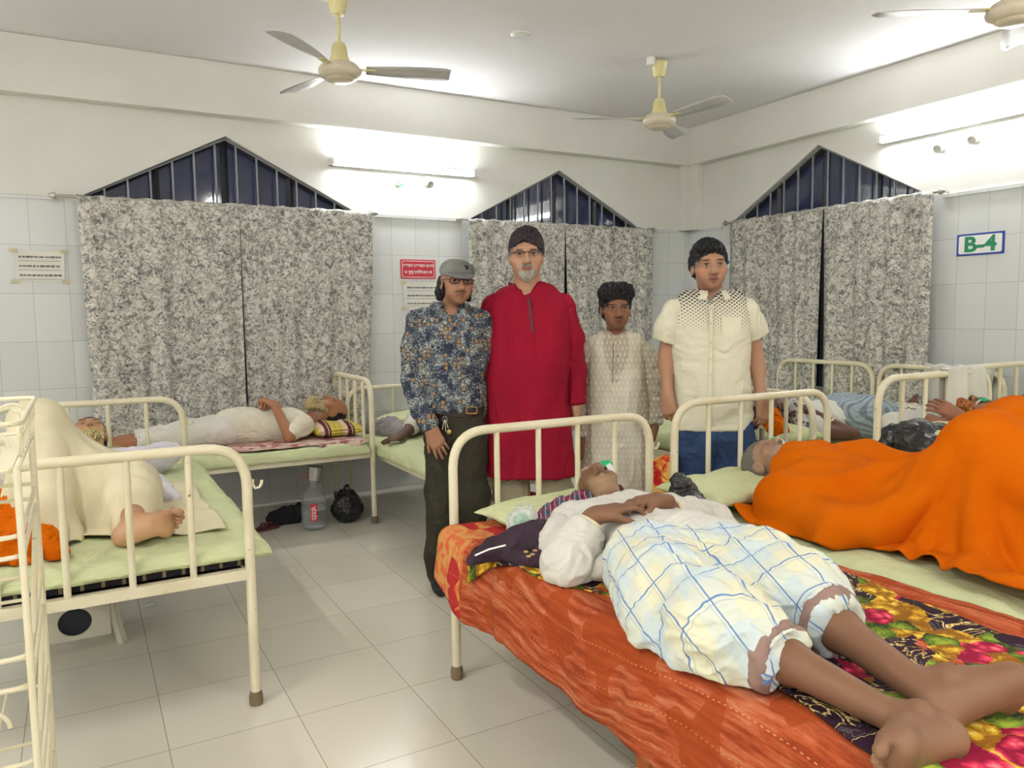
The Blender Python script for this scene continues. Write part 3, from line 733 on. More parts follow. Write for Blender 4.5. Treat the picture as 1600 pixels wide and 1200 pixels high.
_CO = np.array([[i >> 2 & 1, i >> 1 & 1, i & 1] for i in range(8)])
_ED = [(i, j) for i in range(8) for j in range(i + 1, 8) if bin(i ^ j).count('1') == 1]
def surfnet(D, lo, h):
    I = D < 0; n = np.array(D.shape)
    c = np.zeros(n - 1, np.int8)
    for o in _CO: c += I[o[0]:n[0] - 1 + o[0], o[1]:n[1] - 1 + o[1], o[2]:n[2] - 1 + o[2]]
    act = np.argwhere((c > 0) & (c < 8)); ids = np.full(n - 1, -1, np.int64); ids[tuple(act.T)] = np.arange(len(act))
    Vv = np.stack([D[tuple((act + o).T)] for o in _CO], 1).astype(float)
    sm = np.zeros((len(act), 3)); ct = np.zeros(len(act))
    for i, j in _ED:
        x = (Vv[:, i] < 0) != (Vv[:, j] < 0); t = np.where(x, Vv[:, i] / np.where(x, Vv[:, i] - Vv[:, j], 1), 0)
        sm += np.where(x[:, None], _CO[i] + t[:, None] * (_CO[j] - _CO[i]), 0); ct += x
    v = lo + h * (act + sm / ct[:, None]); F_ = []
    for ax in range(3):
        a1, a2 = (ax + 1) % 3, (ax + 2) % 3
        s0 = [slice(None)] * 3; s1 = [slice(None)] * 3; s0[ax] = slice(0, n[ax] - 1); s1[ax] = slice(1, n[ax])
        A, B = I[tuple(s0)], I[tuple(s1)]; e = np.argwhere(A != B)
        e = e[(e[:, a1] > 0) & (e[:, a2] > 0) & (e[:, a1] < n[a1] - 1) & (e[:, a2] < n[a2] - 1)]
        ins = A[tuple(e.T)]; q = []
        for d1, d2 in ((-1, -1), (0, -1), (0, 0), (-1, 0)):
            g = e.copy(); g[:, a1] += d1; g[:, a2] += d2; q.append(ids[tuple(g.T)])
        q = np.stack(q, 1); q[~ins] = q[~ins][:, ::-1]; F_.append(q)
    return v, np.concatenate(F_)
def normals(v, f):
    d = np.cross(v[f[:, 2]] - v[f[:, 0]], v[f[:, 3]] - v[f[:, 1]]); n = np.zeros_like(v)
    for k in range(4):
        for c in range(3): n[:, c] += np.bincount(f[:, k], d[:, c], len(v))
    return n / (np.linalg.norm(n, axis=1)[:, None] + 1e-12)
def keep_big(v, f, frac=0.02):
    return v, f
def numpy_mesh(name, v, f, mat, parent=None, col=None, origin=None, uv=None):
    off = V(parent['_org']) if parent is not None else V(origin)
    me = bpy.data.meshes.new(name); me.vertices.add(len(v)); me.vertices.foreach_set('co', (v - off).astype(np.float32).ravel())
    me.loops.add(f.size); me.loops.foreach_set('vertex_index', f.astype(np.int32).ravel())
    me.polygons.add(len(f)); me.polygons.foreach_set('loop_start', np.arange(0, f.size, f.shape[1], dtype=np.int32))
    me.update(calc_edges=True); me.validate()
    if col is not None:
        a = me.color_attributes.new('Col', 'FLOAT_COLOR', 'POINT'); a.data.foreach_set('color', np.concatenate([col, np.ones((len(col), 1))], 1).astype(np.float32).ravel())
    if uv is not None:
        l = me.uv_layers.new(name='UVMap'); l.data.foreach_set('uv', uv[f.ravel()].astype(np.float32).ravel())
    o = link(name, me, mat, parent); o['_org'] = [float(x) for x in off]
    if parent is None: o.location = off
    return o
def cloth_wrinkle(v, f, amp, freq, seed=0, ridge=.6, mask=None):
    n = normals(v, f); q = v * V(freq); w = fbm(q * .5, seed + 5)[:, None] * .9
    d = ridged(q + w, seed, 2) * ridge * .5 + fbm(q * .8 + w, seed + 2, 2) * (1 - ridge * .5)
    d = d * amp + ridged(v * V(freq) * 2.3 + w * 1.6, seed + 31, 2) * amp * .28
    if mask is not None: d = d * mask(v)
    return v + n * d[:, None]

def m_vcol(name, rough=.55, spec=.4, bump=.15, scale=180, vary=.10, sheen=0.0):
    if name in _mats: return _mats[name]
    t = NT(name); a = t.add('ShaderNodeVertexColor'); a.layer_name = 'Col'; v = t.coord()
    n = t.noise(v, 26, 5, .6); c = t.mix(t.math('MULTIPLY', n.outputs['Fac'], vary * 2), a.outputs[0], t.mix(1.0, a.outputs[0], (.62, .5, .45), 'MULTIPLY'))
    t.color(c); t.bump(t.noise(v, scale, 3).outputs['Fac'], bump, .002); _mats[name] = t.set(rough, 0, spec); return _mats[name]
SKIN = m_vcol('skin')
def hairmat(name, rgb, rough=.45):
    t = NT(name); v = t.coord(scale=(1, 1, .35)); n = t.noise(v, 150, 3, .6); c = lin(rgb)
    t.color(t.ramp(n.outputs['Fac'], [(.38, tuple(x * .4 for x in c)), (.50, tuple(x * 1.1 for x in c)), (.66, tuple(min(1, x * 2.6) for x in c))])); t.bump(n.outputs['Fac'], .5, .004); return t.set(.5, 0, .3)  # lighter strands in the ramp paint highlights into the hair colour
HAIR_BLACK = hairmat('black_hair', (26, 26, 30)); HAIR_DYED = hairmat('dark_brown_hair', (44, 34, 38)); HAIR_GREY = hairmat('grey_hair', (128, 120, 108), .7)
HAIR_WHITE = hairmat('white_beard', (206, 202, 192), .8); HAIR_HENNA = hairmat('henna_beard', (140, 84, 36), .8); HAIR_PALE = hairmat('pale_yellow_beard', (164, 150, 104), .8)

class Frame3:
    def __init__(s, o, r, f, u, k=1.0):
        s.o, s.k = V(o), k; s.u = unit(u); s.f = unit(V(f) - s.u * (V(f) @ s.u)); s.r = np.cross(s.f, s.u)
        s.ax = [s.r, s.f, s.u]
    def __call__(s, x, f, u): return s.o + s.k * (x * s.r + f * s.f + u * s.u)

def head_sdf(S_, H, neck=None, neck_r=(.050, .056), closed=False, fat=1.0, nose=1.0):
    k = H.k; e = lambda c, r, kk=.02, mode='u', ax=None: S_.el(H(*c), V(r) * k, ax or H.ax, kk * k, mode)
    c = lambda a, b, ra, rb, kk=.012, mode='u': S_.rc(H(*a), H(*b), ra * k, rb * k, kk * k, mode)
    e((0, -.014, .032), (.073, .093, .080)); e((0, .028, -.012), (.062 * fat, .064, .078), .03)
    e((0, .030, -.062), (.050 * fat, .050, .040), .03); e((0, .066, -.086), (.024, .018, .017), .022)
    if neck is not None: S_.rc(H(0, -.018, -.055), neck, neck_r[0], neck_r[1], .03)
    c((-.034, .080, .024), (.034, .080, .024), .012, .012, .02)
    for x in (-1, 1):
        e((x * .044 * fat, .058, -.020), (.022, .020, .020), .02)
        e((x * .031, .098, .004), (.019, .014, .013), .012, 's')
        e((x * .031, .0735, .003), (.0145, .0145, .0135), .004)
        if closed: e((x * .031, .0755, .003), (.0165, .0145, .0130), .004)
        else:
            c((x * .017, .0850, .0065), (x * .031, .0895, .0125), .0036, .0042, .004); c((x * .031, .0895, .0125), (x * .046, .0780, .0060), .0042, .0036, .004)
            c((x * .018, .0840, -.0030), (x * .031, .0865, -.0080), .003, .0034, .004); c((x * .031, .0865, -.0080), (x * .044, .0780, -.0020), .0034, .003, .004)
        e((x * .0125, .0985, -.0335), (.0085, .010, .0085), .008)
        e((x * .0070, .1040, -.0425), (.0042, .0050, .0040), .003, 's')
        e((x * .074, -.006, -.008), (.008, .019, .031), .008); e((x * .0815, .001, -.004), (.0055, .0105, .0170), .005, 's')
        e((x * .033, .0660, -.052), (.018, .018, .022), .02)
    c((0, .0855, .018), (0, .105 * nose, -.026), .0085, .0115, .012); e((0, .1065 * nose, -.030), (.0115, .0115, .0105), .010)
    c((-.021, .0800, -.0585), (0, .0900, -.0550), .0045, .0068, .006); c((.021, .0800, -.0585), (0, .0900, -.0550), .0045, .0068, .006)
    c((-.018, .0800, -.0660), (0, .0885, -.0690), .0050, .0072, .006); c((.018, .0800, -.0660), (0, .0885, -.0690), .0050, .0072, .006)
    c((-.020, .0905, -.0620), (.020, .0905, -.0620), .0016, .0016, .003, 's')
def head_paint(H, skin, lips=None, brow=(.02, .016, .015), eyes=True, closed=False, beard=None, mustache=None, scalp=None, brow_w=1.0):
    L = []
    sk = V(skin); lips = V(lips) if lips is not None else sk * V((.75, .5, .5))
    P = lambda c, r, col, soft=.25, w=1.0: L.append((H(*c), V(r) * H.k, H.ax, V(col), soft, w))
    P((0, .09, -.062), (.024, .025, .0115), lips, .3, .85)
    P((0, .0925, -.0618), (.023, .02, .0022), sk * .25, .5, .8)
    for x in (-1, 1):
        P((x * .031, .085, .003), (.024, .03, .018), sk * .72, .5, .55)
        P((x * .031, .085, .0225), (.019 * brow_w, .02, .0042), brow, .45, .85)
        if closed: P((x * .031, .088, -.003), (.016, .02, .0022), sk * .2, .5, .9)
        elif eyes:
            P((x * .031, .088, .0020), (.0130, .014, .0052), (.36, .32, .29), .25); P((x * .031, .088, .0030), (.0062, .014, .0058), (.012, .007, .005), .2)
            P((x * .031, .089, .0078), (.0165, .014, .0026), (.015, .01, .01), .5, .9); P((x * .031, .089, -.0045), (.014, .014, .0014), sk * .35, .6, .6)
        P((x * .0068, .104, -.0425), (.0042, .006, .0035), sk * .15, .3, .8)
        P((x * .044, .06, -.02), (.03, .03, .03), sk * V((1.05, .92, .88)), .8, .5)
    if mustache is not None:
        P((-.014, .088, -.048), (.016, .02, .0052), mustache, .4, .85); P((.014, .088, -.048), (.016, .02, .0052), mustache, .4, .85)
    if beard is not None: P((0, .04, -.085), (.07, .075, .045), beard[0], .5, beard[1])
    if scalp is not None: P((0, -.04, .045), (.085, .10, .085), scalp, .12)
    return L
def hairline(H, col, face=((0, .105, -.03), (.066, .075, .075)), low=-.004, soft=.2, w=.5):
    """colours the scalp and sideburns beside the hair so the hairline fades"""
    def fn(v, c):
        q = np.stack([(v - H.o) @ a for a in H.ax], 1) / H.k; e = np.linalg.norm((q - V(face[0])) / (V(face[1]) * .96), axis=1)
        m = np.clip((e - 1) / soft, 0, 1) * np.clip((q[:, 2] - low + .02 * np.clip(q[:, 1] * 10, -1, 1)) / .012, 0, 1) * (np.linalg.norm(q, axis=1) < .16) * (np.abs(q[:, 0]) < .0755)
        m = (m * w)[:, None]; return c * (1 - m) + V(col) * m
    return fn
def sole_paint(A, d, u, col, w=.6, scale=1.0):
    d, u = unit(d), unit(u); u = unit(u - d * (u @ d)); t = np.cross(d, u); A = V(A); col = V(col)
    def fn(v, c):
        q = (v - A) / scale; a, b, h = q @ d, q @ t, q @ u
        m = np.clip((-.046 - .06 * np.clip(a, -1, 0) - h) / .030, 0, 1) * (a > -.09) * (a < .22) * (np.abs(b) < .07) * w
        m = np.maximum(m, np.clip((-.040 - a) / .03, 0, 1) * np.clip((-.015 - h) / .03, 0, 1) * (h > -.11) * (a > -.09) * (np.abs(b) < .06) * w)[:, None]
        return c * (1 - m) + col * m
    return fn
def topz(sdf, X, z0, z1, n=40):
    out = np.full(X.shape[:2], z0)
    for z in np.linspace(z0, z1, n):
        P = X.copy(); P[..., 2] = z; out = np.where(sdf.eval(P) < .012, z, out)
    return out
def paint(v, base, L):
    c = np.tile(V(base), (len(v), 1))
    for e in L:
        if callable(e): c = e(v, c); continue
        (o, r, ax, col, soft, w) = e
        q = np.linalg.norm(((v - o) @ np.array(ax).T) / r, axis=1); m = np.clip((1 + soft - q) / (2 * soft), 0, 1); m = (m * m * (3 - 2 * m) * w)[:, None]
        c = c * (1 - m) + col * m
    return c

def hand_sdf(S_, wrist, d, n, side, curl=(.25, .35, .3), spread=.07, scale=1.0, thumb=(.75, .25), arm=None, curls=None, paintL=None, nail=None, k=.010):
    """wrist point, direction of the fingers, palm normal, side: +1 thumb on cross(d, n), -1 on the other"""
    d, n = unit(d), unit(n); n = unit(n - d * (n @ d)); t = np.cross(d, n) * side; z = scale; w = V(wrist)
    R = lambda a, b, ra, rb, kk=k: S_.rc(a, b, ra * z, rb * z, kk)
    S_.rc(w - d * .015 * z, w + d * .02 * z, .025 * z, .026 * z, .02, flat=(n, 1.35))
    offs = (.029, .010, -.009, -.027); ln = (.072, .081, .075, .059); rr = (.0090, .0093, .0088, .0078); kl = (.088, .092, .087, .079)
    for i in range(4):
        kn = w + (d * kl[i] + t * offs[i]) * z; R(w + (d * .018 + t * offs[i] * .55) * z, kn, .0155, .0120, .02)
        dd = unit(d + t * (spread * (1.5 - i))); p = kn; cu = curls[i] if curls else curl; a = 0; ra = rr[i]
        for j, fr in enumerate((.45, .30, .25)):
            a += cu[j]; dv = dd * math.cos(a) + n * math.sin(a); q = p + dv * ln[i] * fr * z; R(p, q, ra, ra * .90, .004); p = q; ra *= .90
        if paintL is not None and nail is not None:
            back = unit(-n * math.cos(a) + dd * math.sin(a)); paintL.append((p + back * ra * z, V((.0055, .0055, .0055)) * z, np.eye(3), V(nail), .3, .8))
    td = unit(d * math.cos(thumb[0]) + t * math.sin(thumb[0]) + n * .25); p = w + (d * .020 + t * .016 + n * .004) * z
    q = p + td * .045 * z; R(p, q, .0165, .0130, .016); td2 = unit(td + d * thumb[1] + n * .25); r_ = q + td2 * .033 * z; R(q, r_, .0118, .0105, .006)
    R(r_, r_ + unit(td2 + d * .2) * .024 * z, .0105, .0085, .005)
    if arm is not None: S_.rc(arm[0], w, arm[1], .0245 * z, .02)
def foot_sdf(S_, ankle, d, u, side, scale=1.0, shin=None, paintL=None, nail=None, toes_up=.15):
    """ankle centre, direction of the toes, dorsal direction, side: +1 big toe on cross(d,u)"""
    d, u = unit(d), unit(u); u = unit(u - d * (u @ d)); t = np.cross(d, u) * side; z = scale; A = V(ankle)
    P = lambda a, b, c: A + (d * a + t * b + u * c) * z
    R = lambda a, b, ra, rb, kk=.02, flat=None: S_.rc(a, b, ra * z, rb * z, kk, flat=flat)
    S_.el(P(-.035, 0, -.045), V((.034, .031, .034)) * z, [d, t, u], .03)
    R(P(-.035, 0, -.052), P(.10, -.012, -.060), .028, .022, .03); R(P(-.02, .0, -.045), P(.11, .022, -.055), .028, .024, .03)
    R(P(0, 0, -.004), P(.11, .014, -.044), .036, .019, .03); R(P(.10, .028, -.056), P(.095, -.036, -.064), .0225, .0175, .025)
    S_.el(P(0, .031, -.003), V((.016,) * 3) * z, None, .02); S_.el(P(-.008, -.030, -.012), V((.014,) * 3) * z, None, .02)
    for i, (o, l, r_) in enumerate(((.034, .058, .0135), (.012, .056, .0095), (-.006, .050, .009), (-.022, .043, .0085), (-.036, .034, .0080))):
        a = P(.115 - .012 * abs(i - .5) * .8, o * 1.06, -.060); b = a + (d * l * .6 + u * toes_up * l) * z; c = a + (d * l + t * 0 - u * .1 * l) * z
        R(a, b, r_, r_ * .82, .004); R(b, c, r_ * .82, r_ * 1.0, .004)
        if paintL is not None and nail is not None: paintL.append((c + u * r_ * z, V((.006,) * 3) * z, np.eye(3), V(nail), .3, .7))
    if shin is not None: S_.rc(shin[0], P(0, 0, .02), shin[1], .034 * z, .03)

def person(name_label, skin, S_, origin, h=.0045, heads=(), paints=(), fine=.0024, group=None, hsplit=None, fineboxes=()):
    """one continuous body mesh: fine cells inside the given boxes (head, hands, feet), coarser elsewhere, cut at shared planes"""
    v, f = S_.mesh(h)
    col = paint(v, skin, paints)
    o = numpy_mesh('person', v, f, SKIN, None, col, origin)
    tag(o, name_label, 'person', group); return o
def sdf_part(name, S_, h, mat, parent, wr=None, seed=0, mask=None, ridge=.6, uvf=None, colf=None):
    v, f = S_.mesh(h)
    v0 = v
    if wr: v = cloth_wrinkle(v, f, wr[0], wr[1], seed, ridge, mask)
    return numpy_mesh(name, v, f, mat, parent, colf(v0) if colf else None, None, uvf(v0) if uvf else None)

# ------------------------------------------------------------------ a small cloth solver (position based) for draped things
def drape(P, uvL, sdf, floor_fn, steps=160, sub=2, g=9.8, thick=.006, pins=None, fric=.6, bend_k=.25, seed=0, damp=.985, stretch=1.0):
    """P: (n,m,3) start positions, uvL: (du,dv) rest spacing; sdf: Sdf collided with; floor_fn(p)->z of the support below"""
    n, m, _ = P.shape; du, dv = uvL; X = P.copy(); Vl = np.zeros_like(X); dt = 1 / 60. / sub
    dg = math.hypot(du, dv)
    if pins is not None: pin = pins.copy(); X0 = X.copy()
    def solve(a, b, L, k=1.0):
        A, B = X[a], X[b]; d = B - A; l = np.linalg.norm(d, axis=-1, keepdims=True) + 1e-9
        c = (l - L) / l * .5 * k; wa = c * d; X[a] = A + wa; X[b] = B - wa
    s_ = slice
    for it in range(steps * sub):
        Vl[..., 2] -= g * dt; Vl *= damp; prev = X.copy(); X += Vl * dt
        for r in range(4):
            for o in (0, 1):
                k = (n - o) // 2; a = np.arange(k) * 2 + o; solve((a,), (a + 1,), du)
                k = (m - o) // 2; b = np.arange(k) * 2 + o; solve((s_(None), b), (s_(None), b + 1), dv)
            for o in (0, 1):
                k = (n - o) // 2; a = np.arange(k) * 2 + o
                solve((a, s_(0, m - 1)), (a + 1, s_(1, m)), dg, .35); solve((a, s_(1, m)), (a + 1, s_(0, m - 1)), dg, .35)
            for o in (0, 1, 2, 3):
                a = np.arange(o, n - 2, 4); solve((a,), (a + 2,), du * 2, bend_k); b = np.arange(o, m - 2, 4); solve((s_(None), b), (s_(None), b + 2), dv * 2, bend_k)
        if pins is not None: X[pin] = X0[pin]
        D = sdf.eval(X); e = 2e-3
        hit = D < thick
        if hit.any():
            Q = X[hit]; G = np.stack([sdf.eval(Q + V(o) * e) - sdf.eval(Q - V(o) * e) for o in ((1, 0, 0), (0, 1, 0), (0, 0, 1))], -1)
            G /= np.linalg.norm(G, axis=-1, keepdims=True) + 1e-9; X[hit] = Q + G * (thick - D[hit])[..., None]
        fz = floor_fn(X); low = X[..., 2] < fz
        X[..., 2] = np.where(low, fz, X[..., 2]); con = (low | hit)[..., None]
        Vl = (X - prev) / dt; Vl = np.where(con, Vl * (1 - fric), Vl)
        sp = np.linalg.norm(Vl, axis=-1, keepdims=True); Vl = np.where(sp > 3, Vl / sp * 3, Vl)
    return X
def smooth_grid(X, it=1):
    for _ in range(it):
        Y = X.copy(); Y[1:-1] = X[1:-1] * .5 + (X[2:] + X[:-2]) * .25; X = Y.copy(); X[:, 1:-1] = Y[:, 1:-1] * .5 + (Y[:, 2:] + Y[:, :-2]) * .25
    return X
def grid_mesh(name, X, mat, parent=None, origin=None, uvs=(1, 1), thick=.004, subdiv=1, off=1):
    n, m, _ = X.shape; f = np.array([(i * m + j, (i + 1) * m + j, (i + 1) * m + j + 1, i * m + j + 1) for i in range(n - 1) for j in range(m - 1)])
    a, b = np.meshgrid(np.arange(n) * uvs[0], np.arange(m) * uvs[1], indexing='ij')
    o = numpy_mesh(name, X.reshape(-1, 3), f, mat, parent, None, origin, np.stack([a, b], -1).reshape(-1, 2))
    if subdiv: s = o.modifiers.new('sub', 'SUBSURF'); s.levels = subdiv; s.render_levels = subdiv
    if thick: solid(o, thick, off)
    return o

# ------------------------------------------------------------------ the four standing men
def torso(S_, J, levels, k=.06):
    full = []
    for A, B in zip(levels[:-1], levels[1:]):
        n = max(1, int((B[0] - A[0]) / 16.0)); A5 = tuple(A) + (0.0,) * (5 - len(A)); B5 = tuple(B) + (0.0,) * (5 - len(B))
        full += [tuple(p + (q - p) * i / n for p, q in zip(A5, B5)) for i in range(n)]
    levels = full + [levels[-1]]; k = min(k, .035)
    for (py, L, R, r, *dd) in levels:
        d = dd[0] if dd else 0.0; a, b = J(L, py, d), J(R, py, d); u = unit(b - a); w = np.linalg.norm(b - a) / 2
        if w <= r: S_.rc((a + b) / 2 - u * .001, (a + b) / 2 + u * .001, w, w, k)
        else: S_.rc(a + u * r, b - u * r, r, r, k)
def collar_band(c, fr, r, h, gap, name, mat, parent, oval=1.15, flare=.004, thick=.003, front_drop=.012, flap=None, tip=.03):
    """ring round the neck; fr: Frame3 giving right/front/up; flap: width of the folded leaf"""
    N = 40; A = np.linspace(math.radians(gap), 2 * PI - math.radians(gap), N); P = []
    for a in A:
        x, y = math.sin(a) * r * oval, math.cos(a) * r; dz = -front_drop * max(0, math.cos(a)) ** 1
        P.append([(x, y, dz + 0), (x * 1.01, y * 1.01, dz + h * .5), (x * (1 - flare), y * (1 - flare), dz + h)])
        if flap:
            fw = flap * (.75 + .25 * abs(math.cos(a))); cf = max(0, math.cos(a)) ** 3 * tip; e = 1 + .012 / r
            P[-1] += [(x * e, y * e, dz + h - .002), (x * (e + fw * .35 / r), y * (e + fw * .35 / r), dz + h - fw * .45 - cf * .4), (x * (e + fw * .75 / r), y * (e + fw * .75 / r), dz + h - fw * .95 - cf)]
    m = len(P[0]); v = [c + fr.r * q[0] + fr.f * q[1] + fr.u * q[2] for row in P for q in row]
    f = [(i * m + j, (i + 1) * m + j, (i + 1) * m + j + 1, i * m + j + 1) for i in range(N - 1) for j in range(m - 1)]
    uv = [((p - c) @ fr.r, (p - c)[2]) for p in v]
    o = mesh_from(name, v, f, mat, parent, True, uv=uv); solid(o, thick, 0); return o
def glasses(H, parent, frame_mat, w=.0195, hgt=.0135, half=False, label=None, tint=(.8, .85, .9)):
    k = H.k; m = MB(); Ls = []
    for x in (-1, 1):
        loop = []
        for i in range(24):
            a = 2 * PI * i / 24; ca, sa = math.cos(a), math.sin(a); q = .45
            px_, pu = math.copysign(abs(ca) ** (q + .2), ca) * w, math.copysign(abs(sa) ** (q + .2), sa) * hgt
            loop.append(H(x * .0325 + px_, .1075 - abs(px_ + x * .01) * .12 - abs(x * .0325 + px_) * .10, .0035 + pu))
        if half: m.tube(loop[0:13], .0022 * k, 8)
        else: m.tube(loop, .0025 * k, 8, closed=True)
        c = sum(loop) / 24; Ls.append((np.array([c] + loop), [(0, i + 1, (i + 1) % 24 + 1) for i in range(24)]))
        m.tube([H(x * .0520, .1010, .009), H(x * .068, .085, .010), H(x * .0795, .02, .008), H(x * .0800, -.008, .004)], .0019 * k, 8)
    m.tube([H(-.0135, .1070, .008), H(0, .1105, .0105), H(.0135, .1070, .008)], .0018 * k, 8)
    g = m.build('glasses', frame_mat, parent)
    t = NT('lens_glass'); t.color((.9, .93, .95)); lm = t.set(.02, 0, .6, Transmission_Weight=1.0, IOR=1.05, Alpha=.55) if 'lens' not in _mats else _mats['lens']; _mats['lens'] = lm
    for a_ in Ls: MB().raw(*a_).build('lens', lm, g, False)
    return g
def hair_cap(name, H, mat, parent, grow=.009, face=((0, .105, -.03), (.066, .075, .075)), low=-.02, back_low=-.07, vol=(0, 0, 0), seed=1, rough=.004, extra=None, freq=(60, 60, 30), top=0.0, part=None):
    """hair as a shell over the skull, fuller on top and thin at the temples; ears stay free"""
    S_ = Sdf(); k = H.k; g = grow
    S_.el(H(vol[0], -.014 + vol[1], .034 + vol[2]), V((.072 + g * .55, .093 + g, .080 + g * 1.2 + top)) * k, H.ax, .02)
    S_.el(H(0, -.045, -.005), V((.066 + g * .5, .062 + g * .6, .070)) * k, H.ax, .03)
    if extra: extra(S_)
    S_.el(H(*face[0]), V(face[1]) * k, H.ax, .006, 's')
    S_.plane(H(0, -.06, back_low), unit(-H.u - H.f * .9), .012)
    for x in (-1, 1): S_.el(H(x * .084, .006, low - .012), V((.030, .030, .042)) * k, H.ax, .006, 's'); S_.el(H(x * .070, .050, low - .020), V((.030, .036, .050)) * k, H.ax, .008, 's')
    v, f = S_.mesh(.0028); n = normals(v, f); q = np.stack([(v - H.o) @ a for a in H.ax], 1)
    if part is not None: ang = np.arctan2(q[:, 0] - part, q[:, 1] + .05); st = np.stack([ang * 2.4, q[:, 2] * 6, q[:, 1] * 6], 1) * 9
    else: st = q * V((130, 45, 45))
    v = v + n * (ridged(st + fbm(q * 40, seed)[:, None] * .6, seed, 2) * rough * .7 + fbm(q * V(freq), seed + 4, 2) * rough * .5)[:, None]
    return numpy_mesh(name, v, f, mat, parent)
def disc_button(p, n, r, mat, parent, name='button'):
    return MB().lathe([(0, .0028), (r * .7, .0028), (r, .0018), (r, 0), (0, 0)], p, n, 12).build(name, mat, parent)

Zu = V((0, 0, 1))
def surf_uv(J0, org):
    return lambda v: np.stack([(v - org) @ _Rh, v[:, 2]], -1)
def cloth_mat(name, rgb, rough=.85, bs=.25, scale=420, vary=.06, sheen=0.0):
    return plain(name, rgb, rough, 0, .2, vary, 5.0, bs, scale)
LEATHER = plain('dark_leather', (46, 28, 26), .4, vary=.1); BLACKM = plain('black_rubber', (22, 22, 24), .6, vary=.1); STEEL = plain('steel', (190, 188, 184), .22, .95)
GOLD = plain('brass_buckle', (196, 168, 104), .3, .9)

def m_print_shirt():
    t = NT('patchwork_print'); v = t.coord('UV'); s = t.sep(v); c = .0125
    d = t.noise(v, 9, 2); v2 = t.mix(.012, v, d.outputs['Color'], 'ADD')
    sc = t.sep(v2); gx = t.math('DIVIDE', sc[0], .021); gy = t.math('DIVIDE', sc[1], .021)
    cell = t.comb(t.math('FLOOR', gx), t.math('FLOOR', gy)); wn = t.add('ShaderNodeTexWhiteNoise'); t.ln(cell, wn.inputs[0])
    fx = t.math('ABSOLUTE', t.math('SUBTRACT', t.math('FRACT', gx), .5)); fy = t.math('ABSOLUTE', t.math('SUBTRACT', t.math('FRACT', gy), .5)); mx = t.math('MAXIMUM', fx, fy)
    brown = t.math('MULTIPLY', t.math('GREATER_THAN', wn.outputs['Value'], .915), t.math('LESS_THAN', mx, .40))
    edge = t.math('MULTIPLY', t.math('GREATER_THAN', wn.outputs['Value'], .915), t.math('GREATER_THAN', mx, .40))
    vo = t.voro(v2, 150); vb = t.voro(v2, 60); n = t.noise(v2, 16, 2)
    base = t.ramp(n.outputs['Fac'], [(.42, lin((52, 60, 78))), (.55, lin((104, 112, 120)))])
    flower = t.math('MULTIPLY', t.math('LESS_THAN', vo.outputs['Distance'], .42), t.math('GREATER_THAN', wn.outputs['Value'], .28))
    col = t.mix(flower, base, t.ramp(n.outputs['Fac'], [(.4, lin((140, 146, 150))), (.55, lin((196, 196, 176)))]))
    ring = t.math('MULTIPLY', t.math('LESS_THAN', t.math('ABSOLUTE', t.math('SUBTRACT', vb.outputs['Distance'], .42)), .07), t.math('LESS_THAN', wn.outputs['Value'], .6))
    col = t.mix(ring, col, lin((40, 44, 56))); col = t.mix(edge, col, lin((50, 44, 44))); col = t.mix(brown, col, lin((152, 124, 96)))
    t.color(col); t.bump(t.noise(v, 500, 2).outputs['Fac'], .2, .002); return t.set(.75, 0, .25)
def m_diamond_shirt(ztop, zbot):
    t = NT('fading_diamond_print'); v = t.coord('UV'); s = t.sep(v)
    k = t.math('DIVIDE', t.math('SUBTRACT', s[1], zbot), ztop - zbot, clamp=True)
    gx = t.math('DIVIDE', s[0], .0165); gy = t.math('DIVIDE', s[1], .0165)
    a = t.math('ABSOLUTE', t.math('SUBTRACT', t.math('FRACT', t.math('ADD', t.math('MULTIPLY', gx, .7), gy)), .5)); b = t.math('ABSOLUTE', t.math('SUBTRACT', t.math('FRACT', t.math('SUBTRACT', t.math('MULTIPLY', gx, .7), gy)), .5))
    m = t.math('MAXIMUM', a, b); size = t.math('MULTIPLY_ADD', k, .26, .10)
    dia = t.math('MULTIPLY', t.math('LESS_THAN', m, size), t.math('GREATER_THAN', k, .02)); hole = t.math('LESS_THAN', m, .09)
    st = t.math('LESS_THAN', t.math('FRACT', t.math('DIVIDE', s[1], .007)), .3)
    base = t.mix(t.math('MULTIPLY', st, .35), lin((232, 228, 206)), lin((204, 200, 180)))
    ink = t.mix(k, lin((170, 164, 146)), lin((44, 44, 48))); col = t.mix(dia, base, ink); col = t.mix(t.math('MULTIPLY', hole, t.math('MULTIPLY', dia, .5)), col, lin((190, 186, 170)))
    t.color(col); t.bump(t.math('MULTIPLY_ADD', st, .5, t.noise(v, 400, 2).outputs['Fac']), .2, .002); return t.set(.8, 0, .2)
